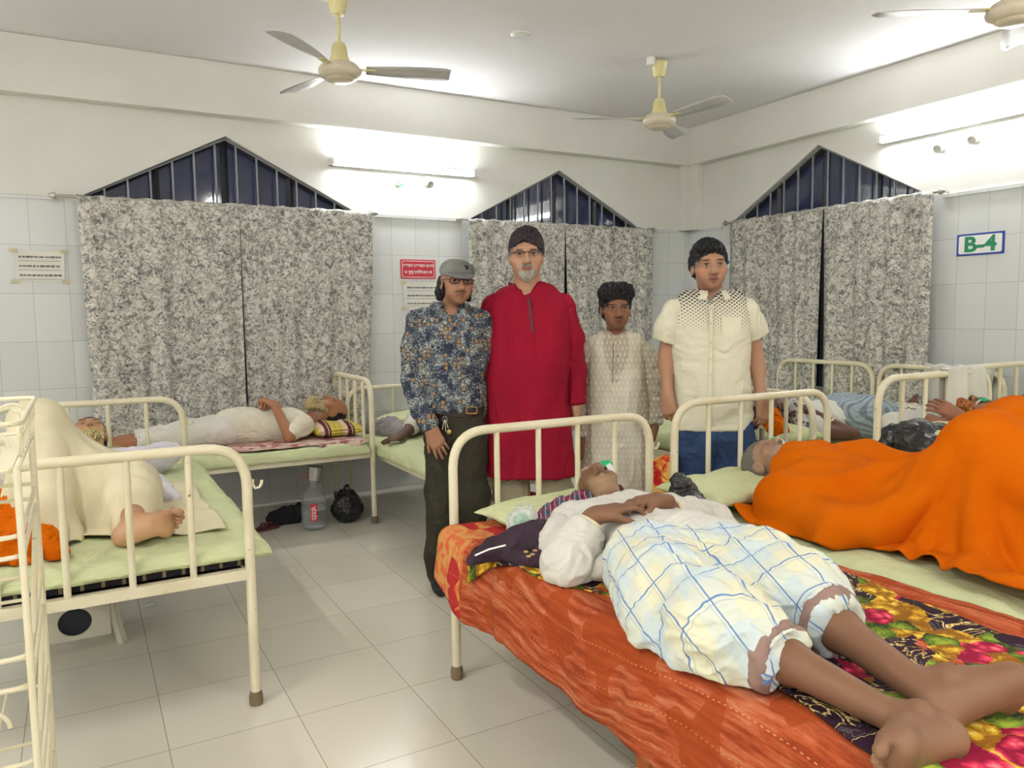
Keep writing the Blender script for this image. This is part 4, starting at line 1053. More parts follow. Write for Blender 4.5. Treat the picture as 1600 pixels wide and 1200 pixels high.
def m_dash_kurta(zc, xc):
    t = NT('cream_dashed_weave'); v = t.coord('UV'); s = t.sep(v)
    gx = t.math('DIVIDE', s[0], .023); row = t.math('FLOOR', t.math('DIVIDE', s[1], .030)); gx = t.math('ADD', gx, t.math('MULTIPLY', row, .5)); gy = t.math('DIVIDE', s[1], .030)
    fx = t.math('ABSOLUTE', t.math('SUBTRACT', t.math('FRACT', gx), .5)); fy = t.math('ABSOLUTE', t.math('SUBTRACT', t.math('FRACT', gy), .5))
    dash = t.math('MULTIPLY', t.math('LESS_THAN', fx, .13), t.math('LESS_THAN', fy, .22))
    n = t.noise(v, 8, 3); base = t.ramp(n.outputs['Fac'], [(.35, lin((212, 206, 184))), (.65, lin((226, 221, 202)))])
    # the vest under the thin cloth leaves a paler field with a scooped neck
    dx = t.math('SUBTRACT', s[0], xc); r2 = t.math('ADD', t.math('POWER', t.math('DIVIDE', dx, .068), 2.0), t.math('POWER', t.math('DIVIDE', t.math('SUBTRACT', s[1], zc), .145), 2.0))
    sc = t.math('LESS_THAN', r2, 1.0); side = t.math('GREATER_THAN', t.math('ABSOLUTE', dx), .128)
    top = t.math('MAXIMUM', sc, side); base = t.mix(t.math('MULTIPLY', top, .75), base, lin((184, 172, 150)))
    t.color(t.mix(t.math('MULTIPLY', dash, .8), base, lin((244, 243, 236)))); t.bump(t.noise(v, 500, 2).outputs['Fac'], .2, .002); return t.set(.75, 0, .25)
def shoe(A, d, label, parent, mat, side=1, L=.27):
    d = unit(d); t = np.cross(d, Zu); S_ = Sdf()
    S_.rc(A - d * .045 + Zu * .045, A + d * .12 + Zu * .038, .040, .036, .03); S_.rc(A + d * .08 + Zu * .034, A + d * (L - .10) + Zu * .030, .042, .030, .03)
    S_.rc(A + Zu * .07, A + Zu * .09, .044, .042, .03); S_.plane(A + Zu * .004, -Zu, .004)
    return sdf_part('shoe', S_, .005, mat, parent)

def standing(d, spec):
    """common body: legs, torso, arms, hands, head - all one surface"""
    J = lambda px, py, dd=0.0: W(px, py, d + dd)
    return J

# ---- man in grey cap and printed shirt
def man_cap():
    d = 3.82; J = lambda px, py, dd=0.0: W(px, py, d + dd)
    org = J(712, 600); org = V((org[0], org[1], 0)); up = Zu
    skin = lin((172, 126, 98)); PL = []; S_ = Sdf()
    hc = J(714, 441, -.01); f = unit(-_Fh + _Rh * .28 - Zu * .05); H = Frame3(hc, None, f, unit(Zu + _Rh * .05), 1.03)
    head_sdf(S_, H, J(703, 478, .02), (.044, .050), fat=.90); PL += head_paint(H, skin, beard=(lin((96, 66, 50)), .35), mustache=lin((84, 56, 44)))
    torso(S_, J, [(502, 662, 744, .048), (530, 658, 746, .075), (580, 662, 744, .075), (630, 668, 745, .08), (665, 676, 750, .08)])
    ank = [J(686, 893, 0), J(738, 893, .10)]; ank[0] = V((*(W(686, 890, d)[:2]), .10)); ank[1] = V((*(W(738, 880, d + .08)[:2]), .10))
    for (hx, kx, a) in ((692, 688, ank[0]), (732, 736, ank[1])):
        S_.chain([J(hx, 675), J(kx, 770, -.01), a], [.075, .052, .036], .04)
    wr = J(673, 668, -.15); S_.chain([J(655, 503, .0), J(647, 545, .01), J(646, 595, .01), J(657, 640, -.07), wr], [.036, .032, .030, .027, .025], .02)
    hand_sdf(S_, wr, unit(J(688, 700, -.16) - wr), unit(_Fh - _Rh * .1), -1, (.25, .3, .2), .09, .98, (.5, .1), None, None, PL, lin((196, 150, 124)))
    wr2 = J(757, 668, .10); S_.chain([J(750, 503, .03), J(757, 545, .06), J(759, 595, .08), wr2], [.036, .032, .030, .025], .02); hand_sdf(S_, wr2, -Zu, -_Rh, 1, (.3, .4, .3), .04, .95)
    b = person('man in grey flat cap, glasses and blue patterned shirt, hand at his thigh', skin, S_, org, .0032, paints=PL)
    # shirt
    T = Sdf()
    torso(T, J, [(494, 674, 730, .044), (501, 650, 754, .062), (530, 647, 757, .096), (580, 651, 755, .100), (620, 660, 752, .100), (645, 668, 752, .098)], .07)
    T.plane(J(710, 641), unit(-Zu + _Rh * .06), .02)
    for pts in ([J(655, 503, .0), J(647, 545, .01), J(646, 595, .01), J(657, 640, -.07), J(669, 662, -.14)], [J(748, 503, .03), J(757, 545, .06), J(759, 595, .08), J(758, 650, .09)]):
        T.chain(pts, [.062, .058, .053, .047, .043], .022); q = pts[-1]; T.plane(q, unit(q - pts[-2]), .006) if False else None
    cut = Sdf()
    shirt_uv = surf_uv(J, org); sm = m_print_shirt()
    T.rc(J(706, 478, -.055), J(712, 505, -.086), .050, .005, .006, 's')
    sdf_part('shirt', T, .0042, sm, b, (.0095, (12, 12, 10)), 11, None, .8, shirt_uv)
    fr = Frame3(J(704, 482, .012), None, f, unit(Zu + _Fh * .18), 1)
    collar_band(fr.o, fr, .064, .030, 36, 'collar', sm, b, flap=.045, tip=.038)
    mb = MB()
    for (x, y) in ((714, 508), (716, 530), (717, 553), (718, 577), (719, 600)): disc_button(J(x, y, -.108), -_Fh, .0055, plain('grey_button', (90, 92, 96), .4), b)
    cf = Sdf(); a_, b_ = J(664, 655, -.125), J(671, 668, -.148); cf.rc(a_, b_, .040, .037, .01); cf.plane(b_, unit(b_ - a_), .004); cf.plane(a_, unit(a_ - b_), .004); sdf_part('cuff', cf, .004, sm, b, None, 0, None, .5, shirt_uv)
    # trousers, belt
    Q = Sdf(); torso(Q, J, [(648, 676, 752, .090), (672, 674, 754, .098)], .05)
    for (hx, kx, a, w1) in ((693, 690, ank[0], 1), (734, 738, ank[1], 1)): Q.chain([J(hx, 685), J(kx, 775, -.015), a + Zu * .06, a - Zu * .045], [.090, .073, .058, .060], .05)
    Q.plane(J(712, 640), unit(Zu), .004)
    tr = sdf_part('trousers', Q, .005, cloth_mat('dark_olive_trousers', (58, 55, 44)), b, (.012, (10, 10, 7)), 4, None, .8)
    bt = Sdf(); torso(bt, J, [(642, 672, 755, .099)], .01); bt.plane(J(712, 636), Zu, .003); bt.plane(J(712, 649), -Zu, .003); belt = sdf_part('belt', bt, .003, LEATHER, b)
    c = J(737, 641, -.102); m = MB(); x, z = _Rh, Zu
    m.tube(bend([c - x * .0 + z * .016, c + x * .026 + z * .016, c + x * .026 - z * .016, c - x * .026 - z * .016, c - x * .026 + z * .016, c + z * .0161], .006, 4), .0028, 8); m.build('buckle', GOLD, belt)
    for a, dd in ((ank[0], unit(-_Fh + _Rh * .15)), (ank[1], unit(-_Fh + _Rh * .5))): shoe(V((a[0], a[1], 0)), dd, '', b, BLACKM)
    # keys hanging from the belt
    k = J(695, 655, -.125); m = MB(); m.tube([k + x * .012 * math.cos(t) + z * .014 * math.sin(t) for t in np.linspace(0, 2 * PI, 17)[:-1]], .0016, 6, closed=True)
    for i, (dx, dz) in enumerate(((-.012, -.05), (.004, -.06), (.016, -.045))): m.tube([k, k + x * dx * .6 + z * dz * .5, k + x * dx + z * dz], .003, 6)
    m.build('key_bunch', STEEL, b); MB().lathe([(0, 0), (.011, .002), (.011, .007), (0, .009)], k + x * .02 - z * .062, -_Fh, 12).build('key_fob', GOLD, b)
    for i in (0, 1): pass
    # cap, hair, glasses
    hr = Sdf(); k_ = H.k
    hr.el(H(0, -.03, -.005), V((.080, .072, .06)) * k_, H.ax, .02)
    for x_, s in ((.060, 1.0), (-.052, .7)): hr.chain([H(x_, -.040, .0), H(x_ * 1.12, -.04, -.045), H(x_ * 1.25, -.03, -.078)], [.026 * s, .024 * s, .014 * s], .02)
    hr.el(H(0, .085, -.03), V((.063, .10, .09)) * k_, H.ax, .01, 's'); hr.plane(H(0, 0, .04), H.u, .01)
    sdf_part('hair', hr, .0035, HAIR_BLACK, b, (.007, (50, 50, 22)), 3, None, 1.0)
    CAPM = cloth_mat('grey_tweed_cap', (128, 130, 126), .9, .5, 300, .12)
    cp = Sdf(); cp.el(H(0, -.006, .052), V((.083, .106, .056)) * k_, [H.r, unit(H.f - H.u * .25), unit(H.u + H.f * .25)], .02); cp.el(H(0, .045, .055), V((.062, .062, .035)) * k_, H.ax, .03)
    cp.plane(H(0, 0, .030), unit(-H.u - H.f * .12), .006)
    cap = sdf_part('cap', cp, .003, CAPM, b, (.0025, (18, 18, 18)), 8)
    br = Sdf(); br.el(H(0, .092, .032), V((.064, .050, .008)) * k_, [H.r, unit(H.f - H.u * .42), unit(H.u + H.f * .42)], .01); sdf_part('cap_brim', br, .0028, CAPM, cap)
    MB().lathe([(0, .002), (.010, .002), (.013, 0)], H(-.02, .102, .066), unit(H.f + H.u * .35), 12).build('cap_badge', BLACKM, cap)
    glasses(H, b, plain('dark_red_frame', (64, 30, 34), .35), .0215, .0135)
    return b
# ---- man in red kurta
def man_kurta():
    d = 3.92; J = lambda px, py, dd=0.0: W(px, py, d + dd)
    org = J(822, 600); org = V((org[0], org[1], 0)); skin = lin((192, 148, 120)); PL = []; S_ = Sdf()
    H = Frame3(J(822, 400, -.01), None, unit(-_Fh), unit(Zu - _Rh * .02), 1.10)
    grey = lin((190, 186, 180))
    head_sdf(S_, H, J(824, 442, .015), (.064, .072), fat=1.12, nose=1.02); PL += head_paint(H, skin, lips=lin((150, 92, 84)), brow=lin((88, 70, 62)), mustache=lin((176, 168, 160))); PL.append(hairline(H, lin((120, 104, 98)), ((0.008, .122, -.026), (.080, .082, .106)), w=.7))
    torso(S_, J, [(468, 785, 868, .056), (480, 775, 880, .078), (520, 772, 878, .09), (580, 770, 876, .10), (650, 772, 876, .10)])
    ank = [V((*W(800, 850, d)[:2], .10)), V((*W(868, 850, d)[:2], .10))]
    for hx, kx, a in ((800, 800, ank[0]), (862, 866, ank[1])): S_.chain([J(hx, 670), J(kx, 775), a], [.085, .056, .038], .04)
    for pts in ([J(885, 485), J(897, 560, .02), J(900, 632, -.02)], [J(764, 485, .02), J(757, 560, .06), J(757, 632, .06)]):
        S_.chain(pts, [.045, .037, .028], .02); hand_sdf(S_, pts[-1], unit(V((0, 0, -1))), unit(-_Rh if pts[0] @ _Rh > org @ _Rh else _Rh), 1 if pts[0] @ _Rh > org @ _Rh else -1, (.3, .35, .3), .03, .92, (.4, .1))
    b = person('tall man in long red kurta with grey goatee and glasses', skin, S_, org, .0034, paints=PL)
    T = Sdf()
    torso(T, J, [(455, 802, 846, .042), (463, 788, 862, .058), (472, 774, 876, .074), (486, 764, 886, .090), (520, 759, 888, .115), (560, 758, 886, .128), (610, 757, 887, .136), (655, 757, 889, .134), (700, 754, 892, .130), (745, 750, 896, .128)], .07)
    T.plane(J(822, 740), -Zu, .006)
    T.rc(J(822, 440, -.055), J(822, 448, -.075), .060, .046, .006, 's'); T.rc(J(822, 446, -.075), J(825, 466, -.092), .044, .006, .006, 's')
    RK = plain('red_kurta_cotton', (148, 14, 42), .8, 0, .2, .08, 4, .35, 380)
    rowf = lambda v: np.clip((v[:, 2:3] - .5) / .5, .5, 1)
    kb = sdf_part('kurta', T, .0045, RK, b, (.013, (8, 8, 3.0)), 21, None, .9)
    for pts in ([J(876, 480), J(893, 530, .01), J(899, 580, .02), J(902, 631, -.02)], [J(773, 480, .01), J(759, 530, .05), J(756, 580, .06), J(756, 631, .06)]):
        A = Sdf(); A.chain(pts, [.066, .054, .048, .043], .03); A.plane(pts[-1], unit(pts[-1] - pts[-2]), .004); sdf_part('sleeve', A, .0045, RK, b, (.010, (12, 12, 8)), 5, None, .9)
    fr = Frame3(J(823, 449, .012), None, unit(-_Fh), unit(Zu + _Fh * .12), 1); DK = plain('dark_red_braid', (104, 16, 40), .6, vary=.1, bump=.5, bscale=200)
    collar_band(fr.o, fr, .080, .030, 34, 'collar', RK, b, front_drop=.045)
    pts = [J(x, y, z) for x, y, z in ((826, 465, -.100), (828, 480, -.117), (830, 497, -.126), (833, 517, -.134))]; w = _Rh * .0085; v = []
    for p in pts: v += [p - w, p - _Fh * .004, p + w]
    v.append(pts[-1] - Zu * .012 - _Fh * .002); f = [(i * 3 + j, i * 3 + j + 1, (i + 1) * 3 + j + 1, (i + 1) * 3 + j) for i in range(3) for j in range(2)] + [(9, 10, 12), (10, 11, 12)]
    pk = mesh_from('placket', v, f, DK, b, False); solid(pk, .004, 0)
    for i in range(9):
        t = (i + .5) / 9 * 3; j = int(t); p = pts[j] * (1 - t + j) + pts[j + 1] * (t - j); MB().tube([p - _Fh * .006 + V((.006 * math.cos(a), .006 * math.cos(a) * .5, .005 * math.sin(a))) for a in np.linspace(0, 2 * PI, 13)[:-1]], .0012, 6, closed=True).build('braid_loop', plain('grey_braid', (120, 90, 96), .6), pk)
    Q = Sdf(); torso(Q, J, [(655, 785, 875, .10), (680, 782, 880, .11)], .05)
    for hx, kx, a in ((802, 799, ank[0]), (862, 868, ank[1])): Q.chain([J(hx, 690), J(kx, 775), a + Zu * .06, a - Zu * .03], [.098, .080, .066, .066], .05)
    sdf_part('trousers', Q, .006, cloth_mat('khaki_trousers', (150, 142, 116)), b, (.010, (9, 9, 6)), 6, None, .9)
    for a in ank: shoe(V((a[0], a[1], 0)), -_Fh, '', b, plain('brown_shoe', (60, 40, 30), .4))
    hair_cap('hair', H, HAIR_DYED, b, .013, ((0.012, .122, -.030), (.076, .084, .104)), -.050, -.03, seed=4, rough=.006, vol=(-.003, .002, .006), part=.03)
    bd = Sdf(); bd.chain([H(-.030, .075, -.052), H(-.026, .078, -.085), H(0, .084, -.104), H(.026, .078, -.085), H(.030, .075, -.052)], [.006, .012, .016, .012, .006], .02); bd.el(H(0, .084, -.082), V((.022, .012, .012)) * H.k, H.ax, .01); bd.chain([H(-.030, .080, -.055), H(-.014, .092, -.047), H(.014, .092, -.047), H(.030, .080, -.055)], [.004, .006, .006, .004], .008)
    bd.el(H(0, .105, -.062), V((.024, .03, .014)) * H.k, H.ax, .004, 's'); sdf_part('beard', bd, .0028, plain('grey_white_beard', (168, 160, 152), .85, vary=.2, vscale=60, bump=.9, bscale=250), b, (.002, (120, 120, 50)), 2, None, 1)
    glasses(H, b, plain('gunmetal_frame', (52, 48, 52), .3, .6), .0205, .0125, half=True)
    return b
# ---- short young man in cream kurta
def man_young():
    d = 4.12; J = lambda px, py, dd=0.0: W(px, py, d + dd)
    org = J(963, 600); org = V((org[0], org[1], 0)); skin = lin((144, 100, 74)); PL = []; S_ = Sdf()
    H = Frame3(J(962, 483, -.01), None, unit(-_Fh + _Rh * .03), Zu, 1.02)
    head_sdf(S_, H, J(963, 524, .02), (.045, .052), fat=.96); PL += head_paint(H, skin, lips=lin((128, 76, 66)), brow=(.006, .005, .005), mustache=lin((96, 64, 50)), brow_w=1.15, beard=(lin((96, 62, 44)), .3)); PL.append(hairline(H, (.008, .007, .007), ((0, .124, -.026), (.078, .082, .094))))
    torso(S_, J, [(542, 925, 1002, .046), (560, 925, 1004, .07), (600, 928, 1000, .07), (660, 928, 1002, .075), (700, 926, 1004, .08)])
    ank = [V((*W(944, 850, d)[:2], .10)), V((*W(986, 850, d)[:2], .10))]
    for hx, a in ((945, ank[0]), (985, ank[1])): S_.chain([J(hx, 700), J(hx, 790), a], [.07, .05, .036], .04)
    for x, pts in ((-1, [J(917, 552), J(909, 620, .02), J(912, 686, -.03)]), (1, [J(1009, 552), J(1019, 610, .02), J(1022, 664, -.02)])):
        S_.chain(pts, [.038, .032, .025], .02); hand_sdf(S_, pts[-1], unit(V((0, 0, -1)) + _Rh * .1 * -x), _Fh if x < 0 else unit(-_Rh), -1 if x < 0 else 1, (.5, .6, .5), .02, .92, (.5, .3))
    b = person('short young man in dotted cream kurta with thick black hair', skin, S_, org, .0034, paints=PL)
    T = Sdf()
    torso(T, J, [(533, 938, 988, .038), (540, 920, 1008, .062), (560, 914, 1012, .082), (600, 917, 1009, .090), (650, 915, 1010, .098), (700, 913, 1013, .104), (760, 910, 1017, .106), (800, 908, 1019, .108)], .07)
    T.plane(J(962, 790), -Zu, .006); T.rc(J(962, 520, -.045), J(960, 534, -.066), .030, .005, .006, 's')
    c = J(960, 535); uvf = surf_uv(J, org); KM = m_dash_kurta(c[2] - .02, (c - org) @ _Rh)
    sdf_part('kurta', T, .0045, KM, b, (.011, (10, 10, 4.5)), 31, None, .9, uvf)
    for pts in ([J(919, 552), J(911, 590, .01), J(909, 640, .02), J(911, 684, -.03)], [J(1007, 552), J(1016, 590, .01), J(1020, 630, .02), J(1021, 662, -.02)]):
        A = Sdf(); A.chain(pts, [.055, .050, .046, .041], .03); A.plane(pts[-1], unit(pts[-1] - pts[-2]), .004); sdf_part('sleeve', A, .0045, KM, b, (.012, (14, 14, 18)), 8, None, 1, uvf)
    fr = Frame3(J(962, 530, .012), None, unit(-_Fh), unit(Zu + _Fh * .15), 1)
    collar_band(fr.o, fr, .058, .030, 8, 'collar', KM, b, front_drop=.018)
    a, e = J(960, 536, -.102), J(959, 598, -.112); m = MB(); m.tube([a - _Rh * .006, e - _Rh * .006], .0022, 6); m.build('placket_trim', plain('grey_piping', (120, 120, 118), .6), b)
    for y in (534, 543, 556, 570, 594): disc_button(J(964, y, -.106 - (y - 534) * .00013), -_Fh, .0058, STEEL, b)
    Q = Sdf(); 
    for hx, a in ((944, ank[0]), (984, ank[1])): Q.chain([J(hx, 740), J(hx, 790), a - Zu * .03], [.075, .07, .055], .04)
    sdf_part('trousers', Q, .006, cloth_mat('white_pajama', (222, 218, 204)), b, (.005, (9, 9, 5)), 6)
    for a in ank: shoe(V((a[0], a[1], 0)), -_Fh, '', b, plain('brown_sandal', (84, 58, 40), .5))
    def ex(S2):
        k = H.k; S2.el(H(.0, .030, .098), V((.070, .060, .034)) * k, H.ax, .03); S2.el(H(.045, .02, .085), V((.045, .05, .04)) * k, H.ax, .03); S2.el(H(-.045, .02, .088), V((.04, .05, .036)) * k, H.ax, .03)
    hair_cap('hair', H, HAIR_BLACK, b, .009, ((0, .124, -.026), (.078, .082, .094)), -.012, -.04, seed=9, rough=.010, freq=(55, 55, 40), extra=ex)
    return b
# ---- man in cream short-sleeved shirt and jeans
def man_jeans():
    d = 3.80; J = lambda px, py, dd=0.0: W(px, py, d + dd)
    org = J(1112, 600); org = V((org[0], org[1], 0)); skin = lin((182, 138, 110)); PL = []; S_ = Sdf()
    H = Frame3(J(1108, 416, -.01), None, unit(-_Fh - _Rh * .04), unit(Zu - _Rh * .03), 1.08)
    head_sdf(S_, H, J(1110, 456, .02), (.056, .062), fat=1.04); PL += head_paint(H, skin, lips=lin((136, 88, 76)), brow=(.008, .006, .006), brow_w=1.1, beard=(lin((116, 84, 68)), .35)); PL.append(hairline(H, (.010, .009, .009), ((-.006, .126, -.024), (.080, .082, .100))))
    torso(S_, J, [(480, 1075, 1146, .05), (490, 1068, 1158, .07), (530, 1064, 1160, .085), (580, 1064, 1160, .09), (640, 1064, 1164, .095)])
    ank = [V((*W(1088, 880, d)[:2], .10)), V((*W(1146, 880, d)[:2], .10))]
    for hx, a in ((1085, ank[0]), (1145, ank[1])): S_.chain([J(hx, 660), J(hx + 1, 765), a], [.085, .055, .038], .04)
    for x, pts in ((-1, [J(1049, 492), J(1041, 552, .02), J(1043, 616, -.05)]), (1, [J(1170, 492), J(1180, 552, .02), J(1190, 624, -.04)])):
        S_.chain(pts, [.044, .036, .027], .02); wr = pts[-1]
        S_.rc(pts[1] + (wr - pts[1]) * .25, pts[1] + (wr - pts[1]) * .35, .037, .036, .03)
        hand_sdf(S_, wr, unit(V((0, 0, -1)) - _Fh * .12 + _Rh * (.12 if x < 0 else .02)), unit(_Fh - _Rh * .5 * x), -1 if x < 0 else 1, (.55, .7, .5), .03, .98, (.35, .35), None, None, PL, lin((220, 180, 160)))
    b = person('man in cream short sleeved shirt with black diamond print and blue jeans', skin, S_, org, .0032, paints=PL)
    T = Sdf()
    torso(T, J, [(470, 1080, 1142, .044), (476, 1058, 1164, .068), (495, 1050, 1172, .094), (530, 1050, 1170, .112), (580, 1052, 1168, .124), (620, 1052, 1171, .124), (665, 1052, 1175, .118), (700, 1052, 1176, .115)], .07)
    T.rc(J(1110, 454, -.055), J(1110, 476, -.082), .044, .005, .006, 's')
    T.el(J(1112, 715, 0), (.45, .45, .175), None, .006, 's') if False else T.plane(J(1112, 668), -Zu, .01)
    for px in (1046, 1180): T.rc(J(px, 671, -.16), J(px, 671, .16), .035, .035, .03, 's')
    SM = m_diamond_shirt(J(1110, 462)[2], J(1110, 522)[2]); uvf = surf_uv(J, org); SL = cloth_mat('cream_sleeve_cotton', (232, 228, 204))
    sdf_part('shirt', T, .0042, SM, b, (.0085, (8, 8, 9)), 41, None, .85, uvf)
    for pts in ([J(1056, 488), J(1046, 512, .005), J(1039, 534, .01)], [J(1164, 488), J(1174, 508, .005), J(1182, 526, .01)]):
        A = Sdf(); A.chain(pts, [.066, .064, .062], .03); n = unit(pts[2] - pts[0]); A.plane(pts[2], n, .004); A.rc(pts[2] - n * .02, pts[2] + n * .03, .052, .052, .004, 's')
        sl = sdf_part('sleeve', A, .004, SL, b, (.007, (13, 13, 9)), 8, None, .9)
        c2 = Sdf(); c2.rc(pts[2] - n * .022, pts[2] + n * .002, .0655, .0655, .004); c2.plane(pts[2] + n * .001, n, .003); c2.plane(pts[2] - n * .024, -n, .003); c2.rc(pts[2] - n * .04, pts[2] + n * .03, .056, .056, .003, 's'); sdf_part('sleeve_hem', c2, .0035, SL, sl)
    fr = Frame3(J(1110, 463, .012), None, unit(-_Fh), unit(Zu + _Fh * .15), 1)
    collar_band(fr.o, fr, .068, .028, 20, 'collar', SL, b, flap=.040, tip=.022)
    a, e = J(1111, 478, -.122), J(1109, 660, -.128)
    m = MB(); m.tube([a, J(1111, 520, -.126), J(1110, 580, -.136), J(1109, 630, -.134), J(1109, 664, -.128)], [.010, .010, .010, .010, .010], 8)
    pl = m.build('placket', SL, b)
    for y in (482, 505, 535, 560, 585, 612, 640): disc_button(J(1110, y, -.134 - .01 * math.sin((y - 480) / 160 * PI)), -_Fh, .0052, plain('cream_button', (214, 208, 184), .3), b)
    pts = [J(1127, 495, -.112), J(1157, 496, -.106), J(1157, 524, -.112), J(1148, 531, -.116), J(1133, 529, -.118), J(1127, 520, -.118)]
    MB().prism(pts, -_Fh, .003).build('shirt_pocket', SM if False else SL, b, False)
    Q = Sdf(); torso(Q, J, [(650, 1060, 1168, .105), (672, 1059, 1171, .108)], .05)
    for hx, a in ((1086, ank[0]), (1146, ank[1])): Q.chain([J(hx, 690), J(hx, 770), a - Zu * .03], [.100, .080, .062], .05)
    t = NT('blue_denim'); v = t.coord(); n = t.noise(v, 6, 4); f_ = t.noise(v, 350, 2)
    c_ = t.ramp(n.outputs['Fac'], [(.35, lin((30, 48, 84))), (.65, lin((52, 76, 118)))]); t.color(t.mix(t.math('MULTIPLY', f_.outputs['Fac'], .3), c_, lin((84, 104, 138)))); t.bump(f_.outputs['Fac'], .3, .002); DEN = t.set(.85, 0, .2)
    sdf_part('jeans', Q, .005, DEN, b, (.010, (11, 11, 10)), 6, None, .9)
    for a in ank: shoe(V((a[0], a[1], 0)), -_Fh, '', b, plain('black_shoe', (26, 24, 24), .4))
    def ex(S2):
        k = H.k; S2.el(H(.018, .060, .080), V((.052, .036, .026)) * k, H.ax, .02)
    hair_cap('hair', H, HAIR_BLACK, b, .009, ((-.006, .126, -.024), (.080, .082, .100)), -.028, -.03, seed=14, rough=.009, extra=ex, part=-.02)
    return b
man_cap(); man_kurta(); man_young(); man_jeans()

# ------------------------------------------------------------------ patients lying on the beds
WHITE_COTTON = plain('white_cotton', (214, 211, 202), .85, 0, .2, .04, 5, .3, 300)
CREAM_COTTON = plain('cream_cotton', (224, 214, 182), .85, 0, .2, .05, 5, .3, 300)
def m_check(name='checked_lungi', base=((226, 224, 196), (206, 218, 218)), line=(70, 120, 188), cell=.095, wd=.020):
    t = NT(name); v = t.coord('UV'); s = t.sep(v); g = [t.math('DIVIDE', s[i], cell) for i in (0, 1)]
    fr = [t.math('FRACT', x) for x in g]; ln_ = [t.math('LESS_THAN', t.math('ABSOLUTE', t.math('SUBTRACT', x, .5)), wd) for x in fr]
    ln2 = [t.math('MULTIPLY', t.math('LESS_THAN', t.math('ABSOLUTE', t.math('SUBTRACT', x, .60)), wd * .5), .35) for x in fr]
    par = [t.math('GREATER_THAN', t.math('FRACT', t.math('DIVIDE', x, cell * 2)), .5) for x in (s[0], s[1])]
    blk = t.math('MULTIPLY', par[0], par[1]); alt = t.math('MULTIPLY', t.math('ADD', par[0], par[1]), .5)
    c = t.mix(alt, lin(base[0]), lin(base[1])); e = t.math('MAXIMUM', ln_[0], ln_[1]); e2 = t.math('MAXIMUM', ln2[0], ln2[1])
    c = t.mix(e2, c, lin(line)); c = t.mix(t.math('MULTIPLY', e, .85), c, lin(line)); t.color(c)
    t.bump(t.noise(v, 300, 3).outputs['Fac'], .2, .002); return t.set(.85, 0, .2)
def m_floral():
    t = NT('aubergine_floral_print'); v = t.coord('UV'); d = t.noise(v, 11, 4, .6); v2 = t.mix(.075, v, d.outputs['Color'], 'ADD')
    R = t.voro(v2, 5.2); D = R.outputs['Distance']; big = t.noise(v, 2.6, 2); on = t.math('GREATER_THAN', big.outputs['Fac'], .40)
    fine = t.noise(v2, 55, 4, .65, 1.8); pet = t.voro(v2, 30); pd = pet.outputs['Distance']; lf = t.voro(v2, 15); ran = t.sep(lf.outputs['Color'])[0]
    pink = t.ramp(pd, [(.08, lin((244, 132, 140))), (.30, lin((218, 52, 88))), (.55, lin((140, 16, 52)))])
    yel = t.ramp(t.math('ADD', t.math('MULTIPLY', pd, .5), t.math('MULTIPLY', fine.outputs['Fac'], .5)), [(.28, lin((244, 222, 110))), (.40, lin((220, 172, 44))), (.56, lin((140, 92, 20)))])
    gre = t.ramp(t.math('ADD', t.math('MULTIPLY', lf.outputs['Distance'], .5), t.math('MULTIPLY', fine.outputs['Fac'], .5)), [(.30, lin((176, 198, 70))), (.50, lin((92, 120, 30))), (.62, lin((40, 44, 24)))])
    leaf = t.mix(t.math('GREATER_THAN', ran, .55), yel, gre); leaf = t.mix(t.math('GREATER_THAN', ran, .86), leaf, pink)
    base = lin((46, 26, 42)); b2 = t.noise(v, 6.5, 3, .5, 2.8); sw = t.math('ABSOLUTE', t.math('SUBTRACT', b2.outputs['Fac'], .5))
    scr = t.math('MULTIPLY', t.math('LESS_THAN', sw, .016), t.math('GREATER_THAN', t.noise(v, 3.3, 1).outputs['Fac'], .50))
    gsw = t.math('MULTIPLY', t.math('LESS_THAN', t.math('ABSOLUTE', t.math('SUBTRACT', b2.outputs['Fac'], .60)), .028), t.math('GREATER_THAN', fine.outputs['Fac'], .46))
    c = t.mix(gsw, base, lin((84, 76, 82))); c = t.mix(scr, c, t.ramp(fine.outputs['Fac'], [(.42, lin((150, 112, 50))), (.52, lin((226, 208, 140)))]))
    inl = t.math('MULTIPLY', t.math('LESS_THAN', D, .68), on); inf = t.math('MULTIPLY', t.math('LESS_THAN', D, .30), t.math('GREATER_THAN', big.outputs['Fac'], .42))
    gap = t.math('GREATER_THAN', fine.outputs['Fac'], .33); c = t.mix(t.math('MULTIPLY', inl, gap), c, leaf); c = t.mix(inf, c, pink)
    t.color(c); h = t.noise(v, 9, 3, .5, .6); t.bump(h.outputs['Fac'], .35, .02); return t.set(.8, 0, .2)
